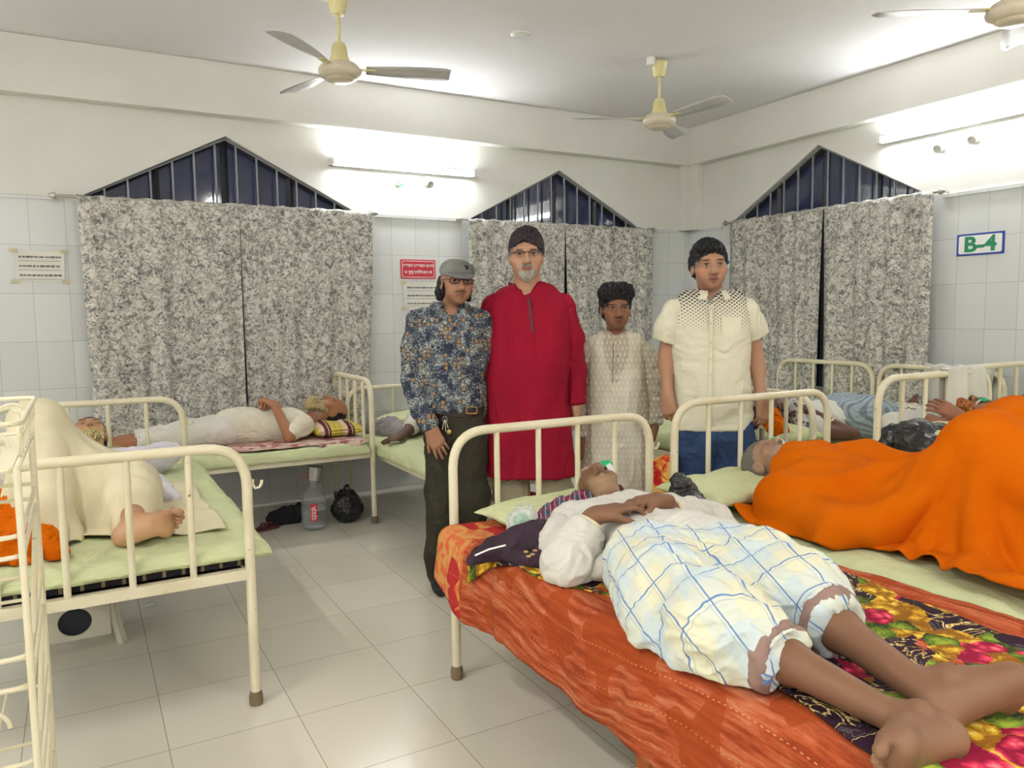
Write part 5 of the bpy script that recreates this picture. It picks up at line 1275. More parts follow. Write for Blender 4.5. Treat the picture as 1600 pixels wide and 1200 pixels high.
def m_quilt():
    t = NT('orange_stitched_quilt'); v = t.coord('UV'); s = t.sep(v)
    a = t.noise(t.coord('UV', scale=(34, 3.2, 1)), 1.6, 5, .65); c = t.ramp(a.outputs['Fac'], [(.40, lin((146, 58, 28))), (.52, lin((176, 84, 46))), (.68, lin((194, 126, 94)))])
    n = t.noise(v, 4, 2); c = t.mix(t.math('GREATER_THAN', n.outputs['Fac'], .56), c, t.ramp(a.outputs['Fac'], [(.4, lin((152, 62, 24))), (.7, lin((172, 80, 38)))]))
    pa = t.voro(v, 16); pc = t.noise(v, 30, 3); pais = t.mix(t.math('GREATER_THAN', t.sep(pa.outputs['Color'])[0], .6), t.ramp(pc.outputs['Fac'], [(.42, lin((206, 96, 60))), (.55, lin((206, 150, 84)))]), lin((176, 44, 44)))
    c = t.mix(t.math('LESS_THAN', t.math('ADD', s[1], t.math('MULTIPLY', n.outputs['Fac'], .12)), .28), c, pais)
    row = t.math('FRACT', t.math('DIVIDE', s[0], .085)); st = t.math('MULTIPLY', t.math('LESS_THAN', t.math('ABSOLUTE', t.math('SUBTRACT', row, .5)), .009), t.math('LESS_THAN', t.math('FRACT', t.math('DIVIDE', s[1], .016)), .45))
    c = t.mix(st, c, lin((204, 150, 100))); t.color(c)
    h = t.math('MULTIPLY_ADD', t.math('ABSOLUTE', t.math('SUBTRACT', row, .5)), -1.0, t.math('MULTIPLY', t.noise(v, 22, 4).outputs['Fac'], 1.2)); t.bump(h, .55, .012); return t.set(.85, 0, .2)
def m_fleece():
    t = NT('orange_fleece'); v = t.coord(); n = t.noise(v, 300, 3); m = t.noise(v, 5, 3)
    t.color(t.ramp(m.outputs['Fac'], [(.3, lin((198, 92, 4))), (.7, lin((206, 102, 8)))])); t.bump(n.outputs['Fac'], .35, .003)
    return t.set(.95, 0, .05)
FLEECE = m_fleece()
# --- quilt and printed sheet over the front bed
def side_cloth(name, mat, x_right, x_edge, z_top, hang, y0, y1, label, cat, lift=.0, seed=1, r=.035, thick=.006, wr=1.0, uvo=(0, 0), right_fn=None, left_fn=None, hang_fn=None):
    ny = int((y0 - y1) / .014); nu = 96; v = []; uv = []
    for i in range(ny + 1):
        y = y0 + (y1 - y0) * i / ny; xr = right_fn(y) if right_fn else x_right; xl = x_edge; hg = hang_fn(y) if hang_fn else hang
        top = (xr - xl); total = top + hg; full = left_fn(y) if left_fn else total
        for j in range(nu + 1):
            s = full * j / nu
            if s < top - r: x, z = xr - s, z_top
            elif s < top - r + r * PI / 2: a = (s - top + r) / r; x, z = xl + r - r * math.sin(a), z_top - r * (1 - math.cos(a))
            else: x, z = xl, z_top - r - (s - top + r - r * PI / 2)
            v.append((x, y, z)); uv.append((s + uvo[0], (y0 - y) + uvo[1]))
    v = np.array(v); uv = np.array(uv); q = np.concatenate([uv, np.zeros((len(uv), 1))], 1)
    side = np.clip((z_top - v[:, 2]) / .12, 0, 1)
    w = (fbm(q * V((2.2, 7, 1)) + fbm(q * 3, seed)[:, None] * .6, seed) * .012 + ridged(q * V((1.2, 5.5, 1)) + fbm(q * 2.4, seed + 1)[:, None] * .9, seed + 2) * .008) * wr
    top_w = (np.abs(fbm(q * V((6, 5, 1)), seed + 4)) * .009 + np.abs(fbm(q * V((17, 12, 1)), seed + 6)) * .004) * wr
    v[:, 0] -= (w + .012) * side; v[:, 2] += top_w * (1 - side) + lift
    v[:, 2] += side ** 2 * .012 * np.sin(uv[:, 1] * 9 + seed)
    m = nu + 1; f = [(i * m + j, (i + 1) * m + j, (i + 1) * m + j + 1, i * m + j + 1) for i in range(ny) for j in range(nu)]
    o = mesh_from(name, v, f, mat, None, True, (x_edge, y0, z_top), uv); solid(o, thick, -1); return tag(o, label, cat)
side_cloth('quilt', m_quilt(), -3.215, -4.105, .585, .26, -3.215, -5.16, 'orange stitched quilt hanging over the side of the front bed', 'quilt', seed=3, thick=.010,
           hang_fn=lambda y: .25 + .03 * math.sin((y + 3.2) * 2.2) - .10 * max(0, 1 - abs(y + 3.2) / .25), right_fn=lambda y: -3.235 + .02 * math.sin(y * 5))
side_cloth('printed_sheet', m_floral(), -3.30, -4.125, .600, .06, -3.50, -5.15, 'dark aubergine sheet printed with pink and yellow flowers', 'sheet', seed=8, thick=.003, uvo=(.3, .1),
           right_fn=lambda y: -3.33 + .02 * math.sin(y * 7) + (0 if y < -3.75 else -(y + 3.75) * .8), left_fn=lambda y: .70 + .035 * math.sin(y * 3.1) + .02 * math.sin(y * 11) + .06 * max(0, -y - 4.4))

def check_pts(*a): pass
b5 = unit((-.34, -.94, 0)); n5 = unit((-.94, .34, 0))
def patient_front():
    org = V((-3.68, -3.9, .60)); skin = lin((128, 92, 68)); PL = []; S_ = Sdf()
    H = Frame3(onz(938, 770, .705), None, unit(V((-.05, -.20, 1)) + n5 * .22), unit(-b5 * 1.0 + V((.0, 0, .08))), 1.08)
    old = lin((196, 184, 160))
    head_sdf(S_, H, (-3.60, -3.575, .695), (.048, .056), closed=True, fat=.90); PL += head_paint(H, skin, lips=lin((104, 70, 58)), brow=old, closed=True, mustache=lin((150, 130, 100)), beard=(lin((170, 142, 106)), .6), scalp=lin((204, 188, 160)))
    PL.append((H(0, .04, -.02), V((.062, .07, .062)) * H.k, H.ax, V(skin), .25, 1.0)); PL.append((H(0, .05, -.085), V((.06, .06, .036)) * H.k, H.ax, V(lin((160, 132, 100))), .6, .4)); PL.append((H(0, .09, -.062), V((.024, .025, .012)) * H.k, H.ax, V(lin((96, 62, 54))), .3, .9))
    C = V((-3.65, -3.74, .660)); P = V((-3.775, -4.15, .665)); sN, sF = V((-3.80, -3.63, .665)), V((-3.48, -3.74, .665))
    S_.rc(sN, sF, .062, .062, .05); S_.rc(C + n5 * .07, P + n5 * .05, .07, .07, .05); S_.rc(C - n5 * .07, P - n5 * .05, .07, .07, .05)
    wN, wF = onz(928, 806, .770), onz(1036, 792, .768); eN, eF = onz(886, 876, .650), V((-3.37, -3.84, .65))
    S_.chain([sN, eN, wN], [.045, .036, .027], .02); S_.chain([sF, eF, wF], [.045, .036, .027], .02)
    nail = lin((186, 150, 130))
    hand_sdf(S_, wN, unit((.80, -.15, .16)), unit((.25, -.1, -1)), -1, (.12, .45, .45), .10, .98, (.6, .0), None, None, PL, nail)
    hand_sdf(S_, wF + V((0, 0, .022)), unit((-.80, .10, .05)), unit((-.2, -.1, -1)), 1, (.12, .45, .45), .10, .98, (.45, .0), None, None, PL, nail)
    kN, kF = onz(1150, 985, .680), onz(1248, 934, .690); aN, aF = onz(1386, 1116, .640), onz(1464, 1094, .655)
    hN, hF = P + n5 * .09, P - n5 * .09
    S_.chain([hN, kN], [.085, .055], .04); S_.chain([hF, kF], [.085, .055], .04)
    for k_, a_ in ((kN, aN), (kF, aF)): S_.chain([k_, k_ + (a_ - k_) * .35 + V((0, 0, -.004)), a_], [.046, .043, .029], .03)
    dN_, uN_ = unit((-.93, .10, .06)), unit((.10, .88, .34)); foot_sdf(S_, aN + V((.020, -.035, .0)), dN_, uN_, -1, .95, None, PL, nail); PL.append(sole_paint(aN + V((.020, -.035, .0)), dN_, uN_, lin((160, 122, 94)), .5))
    aF2 = aF + V((.055, .022, .012)); dF_, uF_ = unit((.93, -.28, .18)), unit((.20, .9, .34)); foot_sdf(S_, aF2, dF_, uF_, 1, .95, None, PL, nail); PL.append(sole_paint(aF2, dF_, uF_, lin((150, 112, 86)), .4))
    b = person('old man lying in white shirt and blue checked lungi, hands clasped on chest', skin, S_, org, .0032, paints=PL)
    T = Sdf(); T.rc(sN + V((0, 0, .0)), sF, .072, .072, .06); T.rc(C + n5 * .075, P + n5 * .07 + b5 * .02, .085, .088, .06); T.rc(C - n5 * .07, P - n5 * .07 + b5 * .02, .085, .088, .06); T.rc(C, P + V((0, 0, .01)), .085, .085, .08)
    T.rc(P + n5 * .13 + V((.02, .06, -.03)), P + n5 * .20 + V((.03, .12, -.05)), .055, .035, .05); T.rc(P - n5 * .12 + b5 * .02, P - n5 * .15 + b5 * .10 + V((0, 0, -.01)), .055, .03, .05)
    T.plane((0, 0, .612), -Zu, .01); T.plane(C - b5 * .155, -b5, .02)
    st = sdf_part('shirt', T, .0042, WHITE_COTTON, b, (.013, (11, 8, 14)), 51, None, 1.1)
    for pts, rs in (([sN + V((-.005, 0, 0)), sN + (eN - sN) * .55 + V((-.02, -.01, .005)), eN + V((-.012, -.03, -.004)), eN + (wN - eN) * .45, eN + (wN - eN) * .80], [.070, .072, .068, .056, .044]),
                    ([sF + V((.0, 0, 0)), sF + (eF - sF) * .6, eF, eF + (wF - eF) * .5, eF + (wF - eF) * .80], [.068, .062, .054, .048, .042])):
        A = Sdf(); A.chain(pts, rs, .04); A.plane(pts[-1], unit(pts[-1] - pts[-2]), .004); A.plane((0, 0, .608), -Zu, .01); sl = sdf_part('sleeve', A, .004, WHITE_COTTON, b, (.010, (14, 14, 14)), 7, None, 1.0)
        d = unit(pts[-1] - pts[-2]); c2 = Sdf(); c2.rc(pts[-1] - d * .03, pts[-1] + d * .02, .041, .038, .004); c2.plane(pts[-1] + d * .014, d, .003); c2.plane(pts[-1] - d * .03, -d, .003); sdf_part('cuff', c2, .003, CREAM_COTTON, sl)
    # wrap of shawl-like loose cloth across the waist
    Wp = Sdf(); q = [P + n5 * .21 + V((.02, .09, -.03)), P + n5 * .13 + V((.01, .05, .055)), P + V((0, .03, .088)), P - n5 * .12 + V((0, -.01, .06)), P - n5 * .19 + V((0, -.05, -.03))]
    Wp.chain(q, [.030, .042, .046, .042, .030], .04); Wp.chain([q[2] + V((0, 0, .01)) - n5 * .05, P - n5 * .17 + b5 * .07 + V((0, 0, .01)), P - n5 * .19 + b5 * .16 + V((0, 0, -.05))], [.035, .04, .022], .04); Wp.plane((0, 0, .612), -Zu, .01)
    sdf_part('shirt_tail', Wp, .0042, WHITE_COTTON, b, (.012, (8, 20, 20)), 17, None, 1.2)
    # lungi
    Lg = Sdf(); Lg.rc(hN + V((0, 0, .0)), hF, .100, .100, .08)
    Lg.chain([hN + n5 * .02, (hN + kN) / 2 + n5 * .05 + V((0, 0, -.005)), kN + n5 * .03, kN + (aN - kN) * .42 + n5 * .008], [.112, .112, .096, .066], .06)
    Lg.chain([hF - n5 * .01, (hF + kF) / 2 - n5 * .02 + V((0, 0, .0)), kF - n5 * .005, kF + (aF - kF) * .36], [.105, .104, .088, .062], .06)
    Lg.rc(P + b5 * .06, (kN + kF) / 2 + V((0, .06, -.03)), .085, .045, .08); Lg.rc(kN + n5 * .06 + V((0, .16, -.06)), kN + n5 * .04 + V((0, -.0, -.06)), .07, .05, .05)
    eN2, eF2 = kN + (aN - kN) * .40, kF + (aF - kF) * .34
    Lg.plane((0, 0, .606), -Zu, .01)
    def cut(p):   # both cloth tubes end part way down the shins
        return np.minimum(1, 1)
    dN, dF = unit(aN - kN), unit(aF - kF)
    Lg.box(eN2 + dN * .10, (.10, .18, .14), [dN, np.cross(dN, Zu), Zu], .004, 's'); Lg.box(eF2 + dF * .10 - n5 * .02, (.10, .105, .14), [dF, np.cross(dF, Zu), Zu], .004, 's')
    uvf = lambda v: np.stack([v @ unit(b5 + n5 * .12), v @ unit(n5 - b5 * .12) + (.6 - v[:, 2]) * .75], -1)
    lg = sdf_part('lungi', Lg, .0038, m_check(), b, (.014, (14, 6.5, 12)), 61, None, 1.3, uvf)
    BR = plain('brown_lungi_border', (150, 122, 112), .85); mid = (kN + kF) / 2
    for e, d, s_ in ((eN2, dN, 1), (eF2, dF, -1)):
        c2 = Sdf(); c2.include(Lg); c2.plane(e - d * .010, d, .002); c2.plane(e - d * .024, -d, .002); c2.plane(mid, -n5 * s_, .002)
        v, f = c2.mesh(.0022); v = cloth_wrinkle(v, f, .014, (14, 6.5, 12), 61, 1.3); v = v + normals(v, f) * .0032; numpy_mesh('lungi_border', v, f, BR, lg)
    hair_cap('hair', H, plain('cropped_white_hair', (196, 188, 172), .85, bump=.8, bscale=260), b, .003, ((0, .105, -.022), (.076, .085, .080)), -.012, -.05, seed=3, rough=.002)
    eye_shield(H, b); return b
def eye_shield(H, b):
    """perforated green eye shield held with white tape"""
    k = H.k; G = plain('green_shield_plastic', (36, 176, 110), .3, vary=.03)
    for x in (-1,):
        S2 = Sdf(); S2.el(H(x * .032, .094, .004), V((.030, .014, .020)) * k, H.ax, .004); S2.el(H(x * .032, .082, .004), V((.028, .014, .018)) * k, H.ax, .004, 's')
        for a in range(7):
            r_ = 0 if a == 0 else .011; th = a * PI / 3; S2.rc(H(x * .032 + r_ * math.cos(th) * 1.4, .07, .004 + r_ * math.sin(th)), H(x * .032 + r_ * math.cos(th) * 1.4, .13, .004 + r_ * math.sin(th)), .0022, .0022, .001, 's')
        sdf_part('eye_shield', S2, .0014, G, b)
        v = []; 
        for i in range(9):
            t = i / 8; u = .050 - .100 * t; f = .104 - abs(t - .45) ** 1.6 * .085
            for s in (-1, 1): v.append(H(x * (.036 + .008 * t) + s * .010, f - .0, u))
        o = mesh_from('tape', v, [(2 * i, 2 * i + 1, 2 * i + 3, 2 * i + 2) for i in range(8)], plain('white_surgical_tape', (222, 226, 222), .7), b, True); solid(o, .001, 0)
patient_front()

def blanket_patient():
    org = V((-2.7, -3.9, .60)); skin = lin((160, 128, 104)); PL = []; S_ = Sdf()
    H = Frame3((-2.735, -3.505, .735), None, unit((-.02, -.20, 1)), unit((-.08, 1, .10)), 1.04)
    head_sdf(S_, H, (-2.735, -3.68, .70), (.05, .06), closed=True); PL += head_paint(H, skin, closed=True, brow=lin((130, 120, 108)), beard=(lin((188, 176, 156)), .5), mustache=lin((170, 160, 144)))
    P = V((-2.66, -4.12, .68)); S_.rc((-2.90, -3.76, .67), (-2.50, -3.76, .67), .07, .07, .05); S_.rc((-2.74, -3.82, .68), P, .10, .10, .06); S_.rc((-2.64, -3.82, .68), P, .10, .10, .06)
    legs = (((-2.76, -4.16, .68), (-2.66, -4.33, .925), (-2.72, -4.66, .66)), ((-2.56, -4.16, .68), (-2.44, -4.31, .945), (-2.46, -4.68, .66)))
    for a, k_, c in legs: S_.chain([a, k_, c], [.085, .058, .038], .04); foot_sdf(S_, V(c) + V((0, -.02, 0)), (0, -.9, -.1), (0, .1, 1), 1, .95)
    S_.chain([(-2.92, -3.76, .67), (-3.0, -4.0, .66), (-2.88, -4.16, .70)], [.045, .038, .03]); S_.chain([(-2.48, -3.76, .67), (-2.40, -4.0, .66), (-2.52, -4.16, .70)], [.045, .038, .03])
    b = person('old grey haired man asleep under an orange blanket, taped green eye shield', skin, S_, org, .0036, paints=PL)
    hair_cap('hair', H, plain('short_grey_hair', (112, 106, 98), .8, bump=.7, bscale=300), b, .005, ((0, .105, -.022), (.074, .085, .080)), -.012, -.05, seed=3, rough=.002)
    eye_shield(H, b)
    # yellow cloth rolled at the neck
    c = Sdf(); c.chain([(-2.86, -3.70, .69), (-2.80, -3.66, .765), (-2.68, -3.66, .785), (-2.52, -3.64, .77), (-2.44, -3.62, .69)], [.016, .020, .020, .026, .024], .02); c.chain([(-2.62, -3.62, .78), (-2.50, -3.54, .79)], [.03, .012], .02)
    sc = sdf_part('shawl', c, .004, plain('pale_gold_cloth', (226, 196, 130), .8), b, (.012, (18, 9, 12)), 5, None, 1.2)
    # the blanket: dropped over the body
    C = Sdf(); C.rc((-2.90, -3.78, .67), (-2.50, -3.78, .67), .085, .085, .05); C.rc((-2.78, -3.84, .69), (-2.76, -4.14, .69), .12, .11, .06); C.rc((-2.60, -3.84, .69), (-2.58, -4.14, .69), .12, .11, .06)
    C.rc((-2.74, -3.66, .72), (-2.66, -3.66, .72), .085, .085, .04)
    for a, k_, c_ in legs: C.chain([a, k_, V(c_) + V((0, -.02, 0))], [.105, .075, .06], .05); C.rc(V(c_) + V((0, -.05, .02)), V(c_) + V((0, -.15, 0)), .06, .05, .04)
    C.rc((-2.98, -3.80, .66), (-3.02, -4.05, .65), .06, .055, .05)
    ds = .0215; nx, ny = 86, 80; sx_, sy_ = .80, .90; X = np.zeros((nx, ny, 3)); xs = -3.10 + ds * sx_ * np.arange(nx); ys = -3.575 - ds * sy_ * np.arange(ny)
    X[..., 0] = xs[:, None]; X[..., 1] = ys[None, :] - .06 * np.sin(np.clip((xs[:, None] + 3.25) * 2.2, 0, PI)) ; tz = topz(C, X, .60, 1.16)
    for _ in range(6): tz = np.maximum(tz, smooth_grid(tz[..., None], 2)[..., 0])
    X[..., 2] = tz + .03 + .012 * vnoise(X * 9, 3)
    fl = lambda q: np.where(q[..., 0] > -1.98, .30, .590)
    X = drape(X, (ds, ds), C, fl, steps=60, sub=2, thick=.016, fric=.55, bend_k=.06)
    X = smooth_grid(X, 1)
    G1 = np.gradient(X, axis=0); G2 = np.gradient(X, axis=1); Nn = np.cross(G1, G2); Nn /= np.linalg.norm(Nn, axis=-1, keepdims=True) + 1e-9; Nn *= np.sign(Nn[..., 2:3].mean())
    dx_, dy_ = X[..., 0] + 2.62, X[..., 1] + 4.30; th = np.arctan2(dy_, dx_); rr = np.hypot(dx_, dy_ * .8)
    fold = ridged(np.stack([th * 3.4 + .5 * fbm(X * 2.5, 6), rr * .8, rr * 0], -1), 77, 2) * np.clip((rr - .06) / .3, 0, 1) * .036
    fold += ridged(np.stack([X[..., 0] * 7 + X[..., 1] * 2, X[..., 1] * 2.2, X[..., 2] * 4], -1) + fbm(X * 4, 3)[..., None] * .7, 78, 2) * .014
    X = X + Nn * np.maximum(fold, -.006)[..., None]; X[..., 2] = np.maximum(X[..., 2], np.where(X[..., 0] > -1.98, .3, .590))
    bl = grid_mesh('blanket', X[:, ::-1], FLEECE, None, (-2.7, -4.1, .6), (ds, ds), .007, 1, 1); tag(bl, 'bright orange fleece blanket tented over raised knees', 'blanket')
    return b
blanket_patient()

def patient_knee():
    org = V((-5.2, -2.0, .58)); skin = lin((178, 134, 100)); PL = []; S_ = Sdf()
    H = Frame3((-5.20, -1.39, .785), None, unit((.02, -.62, 1)), unit((0, 1, .5)), 1.0)
    head_sdf(S_, H, (-5.21, -1.58, .70), closed=True); PL += head_paint(H, skin, closed=True, brow=lin((80, 50, 36)), beard=(lin((206, 184, 120)), .85), mustache=lin((206, 180, 120)))
    S_.rc((-5.38, -1.64, .68), (-5.04, -1.64, .68), .065, .065, .05); S_.rc((-5.21, -1.72, .665), (-5.19, -2.05, .665), .09, .09, .06)
    kR = V((-5.385, -2.22, .985)); fR = V((-5.36, -2.60, .655))
    S_.chain([(-5.26, -2.08, .68), kR, fR], [.085, .058, .034], .04); foot_sdf(S_, fR, (-.15, -1, 0), Zu, 1, .95)
    aL = V((-5.085, -2.765, .655)); S_.chain([(-5.12, -2.08, .68), (-5.08, -2.42, .71), (-5.085, -2.58, .675), aL], [.085, .062, .055, .034], .04)
    nail = lin((214, 180, 150)); foot_sdf(S_, aL, unit((.88, -.25, .26)), unit((-.10, .85, .42)), 1, 1.02, None, PL, nail, .25)
    S_.chain([(-5.04, -1.64, .68), (-4.90, -1.50, .66), (-4.80, -1.30, .68)], [.045, .038, .028]); S_.chain([(-5.38, -1.64, .68), (-5.45, -1.88, .66), (-5.30, -2.0, .80)], [.045, .038, .03])
    hand_sdf(S_, V((-5.30, -2.0, .80)), (.9, .1, -.1), (0, 0, -1), 1)
    PL.append((aL + V((.03, -.09, -.03)), V((.14, .06, .06)), [unit((.9, -.35, .2)), unit((.35, .9, 0)), Zu], V(lin((214, 172, 136))), .5, .8))
    b = person('bearded man lying with one knee raised, sole of his foot towards the end frame', skin, S_, org, .0034, paints=PL)
    hair_cap('hair', H, HAIR_BLACK, b, .005, ((0, .105, -.022), (.074, .085, .080)), -.012, -.05, seed=3, rough=.002)
    bd = Sdf(); bd.chain([H(-.055, .03, -.05), H(-.035, .07, -.09), H(0, .085, -.115), H(.035, .07, -.09), H(.055, .03, -.05)], [.009, .014, .018, .014, .009], .03); sdf_part('beard', bd, .0035, HAIR_PALE, b, (.006, (60, 60, 60)), 3, None, 1)
    T = Sdf(); T.rc((-5.38, -1.64, .67), (-5.04, -1.64, .67), .072, .072, .06); T.rc((-5.26, -1.72, .665), (-5.26, -2.08, .665), .098, .10, .06); T.rc((-5.14, -1.72, .665), (-5.12, -2.10, .665), .098, .10, .06)
    T.chain([(-5.08, -2.0, .67), (-4.98, -2.12, .63), (-4.90, -2.22, .605)], [.09, .05, .02], .06); T.chain([(-5.04, -1.64, .68), (-4.90, -1.50, .67), (-4.83, -1.38, .67)], [.065, .06, .05], .03)
    T.plane((0, 0, .583), -Zu, .01)
    sdf_part('tunic', T, .005, plain('white_lilac_tunic', (222, 218, 228), .85, 0, .2, .04, 5, .3, 300), b, (.012, (9, 6, 9)), 5, None, 1.1)
    # lungi: draped sheet over both legs
    C = Sdf(); C.chain([(-5.26, -2.06, .68), kR, fR + V((0, 0, .04))], [.10, .075, .06], .05); C.chain([(-5.12, -2.06, .68), (-5.08, -2.42, .71), (-5.085, -2.60, .68)], [.10, .080, .070], .05)
    ds = .018; nx, ny = 80, 56; X = np.zeros((nx, ny, 3)); X[..., 0] = (-5.70 + ds * .61 * np.arange(nx))[:, None]; X[..., 1] = (-1.88 - ds * .84 * np.arange(ny))[None, :]
    tz = topz(C, X, .60, 1.10)
    tz = np.maximum(tz, smooth_grid(tz[..., None], 2)[..., 0])
    X[..., 2] = tz + .02 + .008 * vnoise(X * 12, 2)
    X = drape(X, (ds, ds), C, lambda q: np.where(q[..., 0] > -4.69, .3, .585), steps=75, sub=2, thick=.012, fric=.5, bend_k=.05); X = smooth_grid(X, 1)
    G1 = np.gradient(X, axis=0); G2 = np.gradient(X, axis=1); Nn = np.cross(G1, G2); Nn /= np.linalg.norm(Nn, axis=-1, keepdims=True) + 1e-9; Nn *= np.sign(Nn[..., 2:3].mean())
    dx_, dy_ = X[..., 0] + 5.36, X[..., 1] + 2.15; fold = ridged(np.stack([np.arctan2(dy_, dx_) * 3.2 + .4 * fbm(X * 4, 5), np.hypot(dx_, dy_), dx_ * 0], -1), 12, 2) * np.clip((np.hypot(dx_, dy_) - .06) / .2, 0, 1) * .012
    X = X + Nn * np.maximum(fold + .004, -.002)[..., None]
    grid_mesh('lungi', X[:, ::-1], CREAM_COTTON, b, None, (ds, ds), .004, 1, 1)
    return b
patient_knee()

def patient_window():
    y0 = -.47; org = V((-4.3, y0, .55)); skin = lin((168, 116, 84)); PL = []; S_ = Sdf()
    H = Frame3((-3.715, y0 + .01, .715), None, unit((-.22, -.12, 1)), unit((1, -.02, .12)), 1.02)
    head_sdf(S_, H, (-3.88, y0, .66), closed=True); PL += head_paint(H, skin, closed=True, beard=(lin((160, 150, 136)), .7), mustache=lin((150, 140, 126)), scalp=None)
    S_.rc((-3.96, y0 - .17, .65), (-3.96, y0 + .15, .65), .062, .062, .05); S_.rc((-4.02, y0, .65), (-4.40, y0, .65), .09, .09, .06)
    eN = V((-4.065, y0 - .24, .60)); wN = V((-4.12, y0 - .10, .795)); S_.chain([(-3.96, y0 - .18, .65), eN, wN], [.043, .036, .027], .02)
    eF = V((-4.10, y0 + .25, .62)); wF = V((-4.14, y0 + .10, .80)); S_.chain([(-3.96, y0 + .16, .65), eF, wF], [.043, .036, .027], .02)
    hand_sdf(S_, wN, unit((-.2, .75, .15)), unit((-.3, .3, -1)), -1, (.3, .6, .5)); hand_sdf(S_, wF, unit((-.2, -.75, .05)), unit((-.3, -.3, -1)), 1, (.3, .6, .5))
    for s in (-1, 1):
        a = V((-4.90, y0 + s * .09, .615)); S_.chain([(-4.44, y0 + s * .08, .645), (-4.68, y0 + s * .09, .635), a, (-5.12, y0 + s * .10, .60)], [.085, .056, .044, .034], .03)
        foot_sdf(S_, V((-5.14, y0 + s * .10, .615)), unit((-.25, s * -.2, .9)), unit((1, 0, .25)), s, .95)
    b = person('sleeping bearded man in white tunic lying along the window wall', skin, S_, org, .0036, paints=PL)
    hr = Sdf(); hr.el(H(0, -.030, .022), V((.078, .085, .082)) * H.k, H.ax); hr.el(H(0, .050, .055), V((.085, .075, .085)) * H.k, H.ax, .01, 's'); hr.el(H(0, .10, -.03), V((.085, .11, .08)) * H.k, H.ax, .01, 's')
    sdf_part('hair', hr, .0035, HAIR_BLACK, b, (.003, (60, 60, 60)), 2)
    bd = Sdf(); bd.chain([H(-.056, .02, -.04), H(-.04, .06, -.085), H(0, .080, -.115), H(.04, .06, -.085), H(.056, .02, -.04)], [.014, .024, .030, .024, .014], .03); bd.chain([H(0, .075, -.11), H(0, .06, -.17)], [.032, .016], .03); sdf_part('beard', bd, .0035, plain('grey_beard_yellow_tip', (176, 158, 112), .85, vary=.2, vscale=20, bump=.8, bscale=200), b, (.007, (70, 70, 40)), 3, None, 1)
    T = Sdf(); T.rc((-3.96, y0 - .17, .655), (-3.96, y0 + .15, .655), .074, .074, .06); T.rc((-4.02, y0 - .05, .645), (-4.40, y0 - .05, .645), .098, .10, .06); T.rc((-4.02, y0 + .05, .645), (-4.40, y0 + .05, .645), .098, .10, .06); T.el((-4.32, y0, .70), (.12, .12, .065), None, .08)
    T.chain([(-3.96, y0 - .18, .65), (-4.03, y0 - .22, .62)], [.062, .054], .03); T.chain([(-3.96, y0 + .17, .65), (-4.03, y0 + .22, .62)], [.062, .054], .03); T.plane((0, 0, .552), -Zu, .01)
    sdf_part('tunic', T, .0045, plain('cream_white_tunic', (226, 220, 200), .85, 0, .2, .04, 5, .3, 300), b, (.009, (7, 12, 12)), 7, None, 1)
    Q = Sdf(); 
    for s in (-1, 1): Q.chain([(-4.42, y0 + s * .075, .645), (-4.66, y0 + s * .09, .635), (-4.93, y0 + s * .09, .612)], [.092, .072, .055], .05); Q.plane((-4.945, y0, .6), (-1, 0, 0), .004)
    Q.plane((0, 0, .552), -Zu, .01)
    pj = sdf_part('pajama', Q, .0045, plain('white_pajama_cloth', (218, 214, 204), .85, 0, .2, .04, 5, .3, 300), b, (.010, (9, 10, 10)), 8, None, 1)
    for s in (-1,): MB().tube([V((-4.935, y0 + s * .09 + .056 * math.cos(t), .612 + .056 * math.sin(t))) for t in np.linspace(0, 2 * PI, 25)[:-1]], .006, 8, closed=True).build('blue_cuff_band', plain('blue_band', (60, 120, 200), .6), pj)
    return b
patient_window()

def pillow(label, c, half, ax, rot=0, mat=None, seed=1, name='pillow', sag=.0, tilt=0.0):
    """half: (half width, half depth, half height); ax: direction of the width"""
    N = 36; u, v = np.meshgrid(np.linspace(-1, 1, N), np.linspace(-1, 1, N)); x = unit((ax[0], ax[1], 0)); y = np.cross(Zu, x); P = []
    e = (np.clip(1 - np.abs(u) ** 3.2, 0, 1) * np.clip(1 - np.abs(v) ** 3.2, 0, 1)) ** .42; pin = 1 - .07 * (1 - np.abs(u) ** 2) * np.abs(v) - .0; pin2 = 1 - .07 * (1 - np.abs(v) ** 2) * np.abs(u)
    res = []
    for s in (1, -1):
        z = s * e * half[2] * (1 if s > 0 else .55); w = fbm(np.stack([u * 2.2, v * 2.2, z * 0 + s], -1), seed) * .010 * e + ridged(np.stack([u * 3, v * 3, z * 0], -1) + fbm(np.stack([u * 2, v * 2, z * 0], -1), seed)[..., None], seed + 1) * .006 * e
        z = z + s * w - sag * np.exp(-(u ** 2 + v ** 2) / .18) * (s > 0)
        res.append(V(c) + (u * half[0] * pin2)[..., None] * x + (v * half[1] * pin)[..., None] * (y * math.cos(tilt) + Zu * math.sin(tilt)) + z[..., None] * Zu)
    f = []
    for k in (0, 1):
        for i in range(N - 1):
            for j in range(N - 1):
                q = (i * N + j, i * N + j + 1, (i + 1) * N + j + 1, (i + 1) * N + j); q = tuple(a + k * N * N for a in q); f.append(q if k == 0 else q[::-1])
    vv = np.concatenate([res[0].reshape(-1, 3), res[1].reshape(-1, 3)]); uv = np.stack([np.concatenate([u.ravel(), u.ravel()]) * half[0], np.concatenate([v.ravel(), v.ravel()]) * half[1]], -1)
    o = mesh_from(name, vv, f, mat or GREEN, None, True, V(c) - Zu * half[2] * .55, uv)
    m = o.modifiers.new('w', 'WELD'); m.merge_threshold = .003; s_ = o.modifiers.new('s', 'SUBSURF'); s_.levels = s_.render_levels = 1
    return tag(o, label, 'pillow')
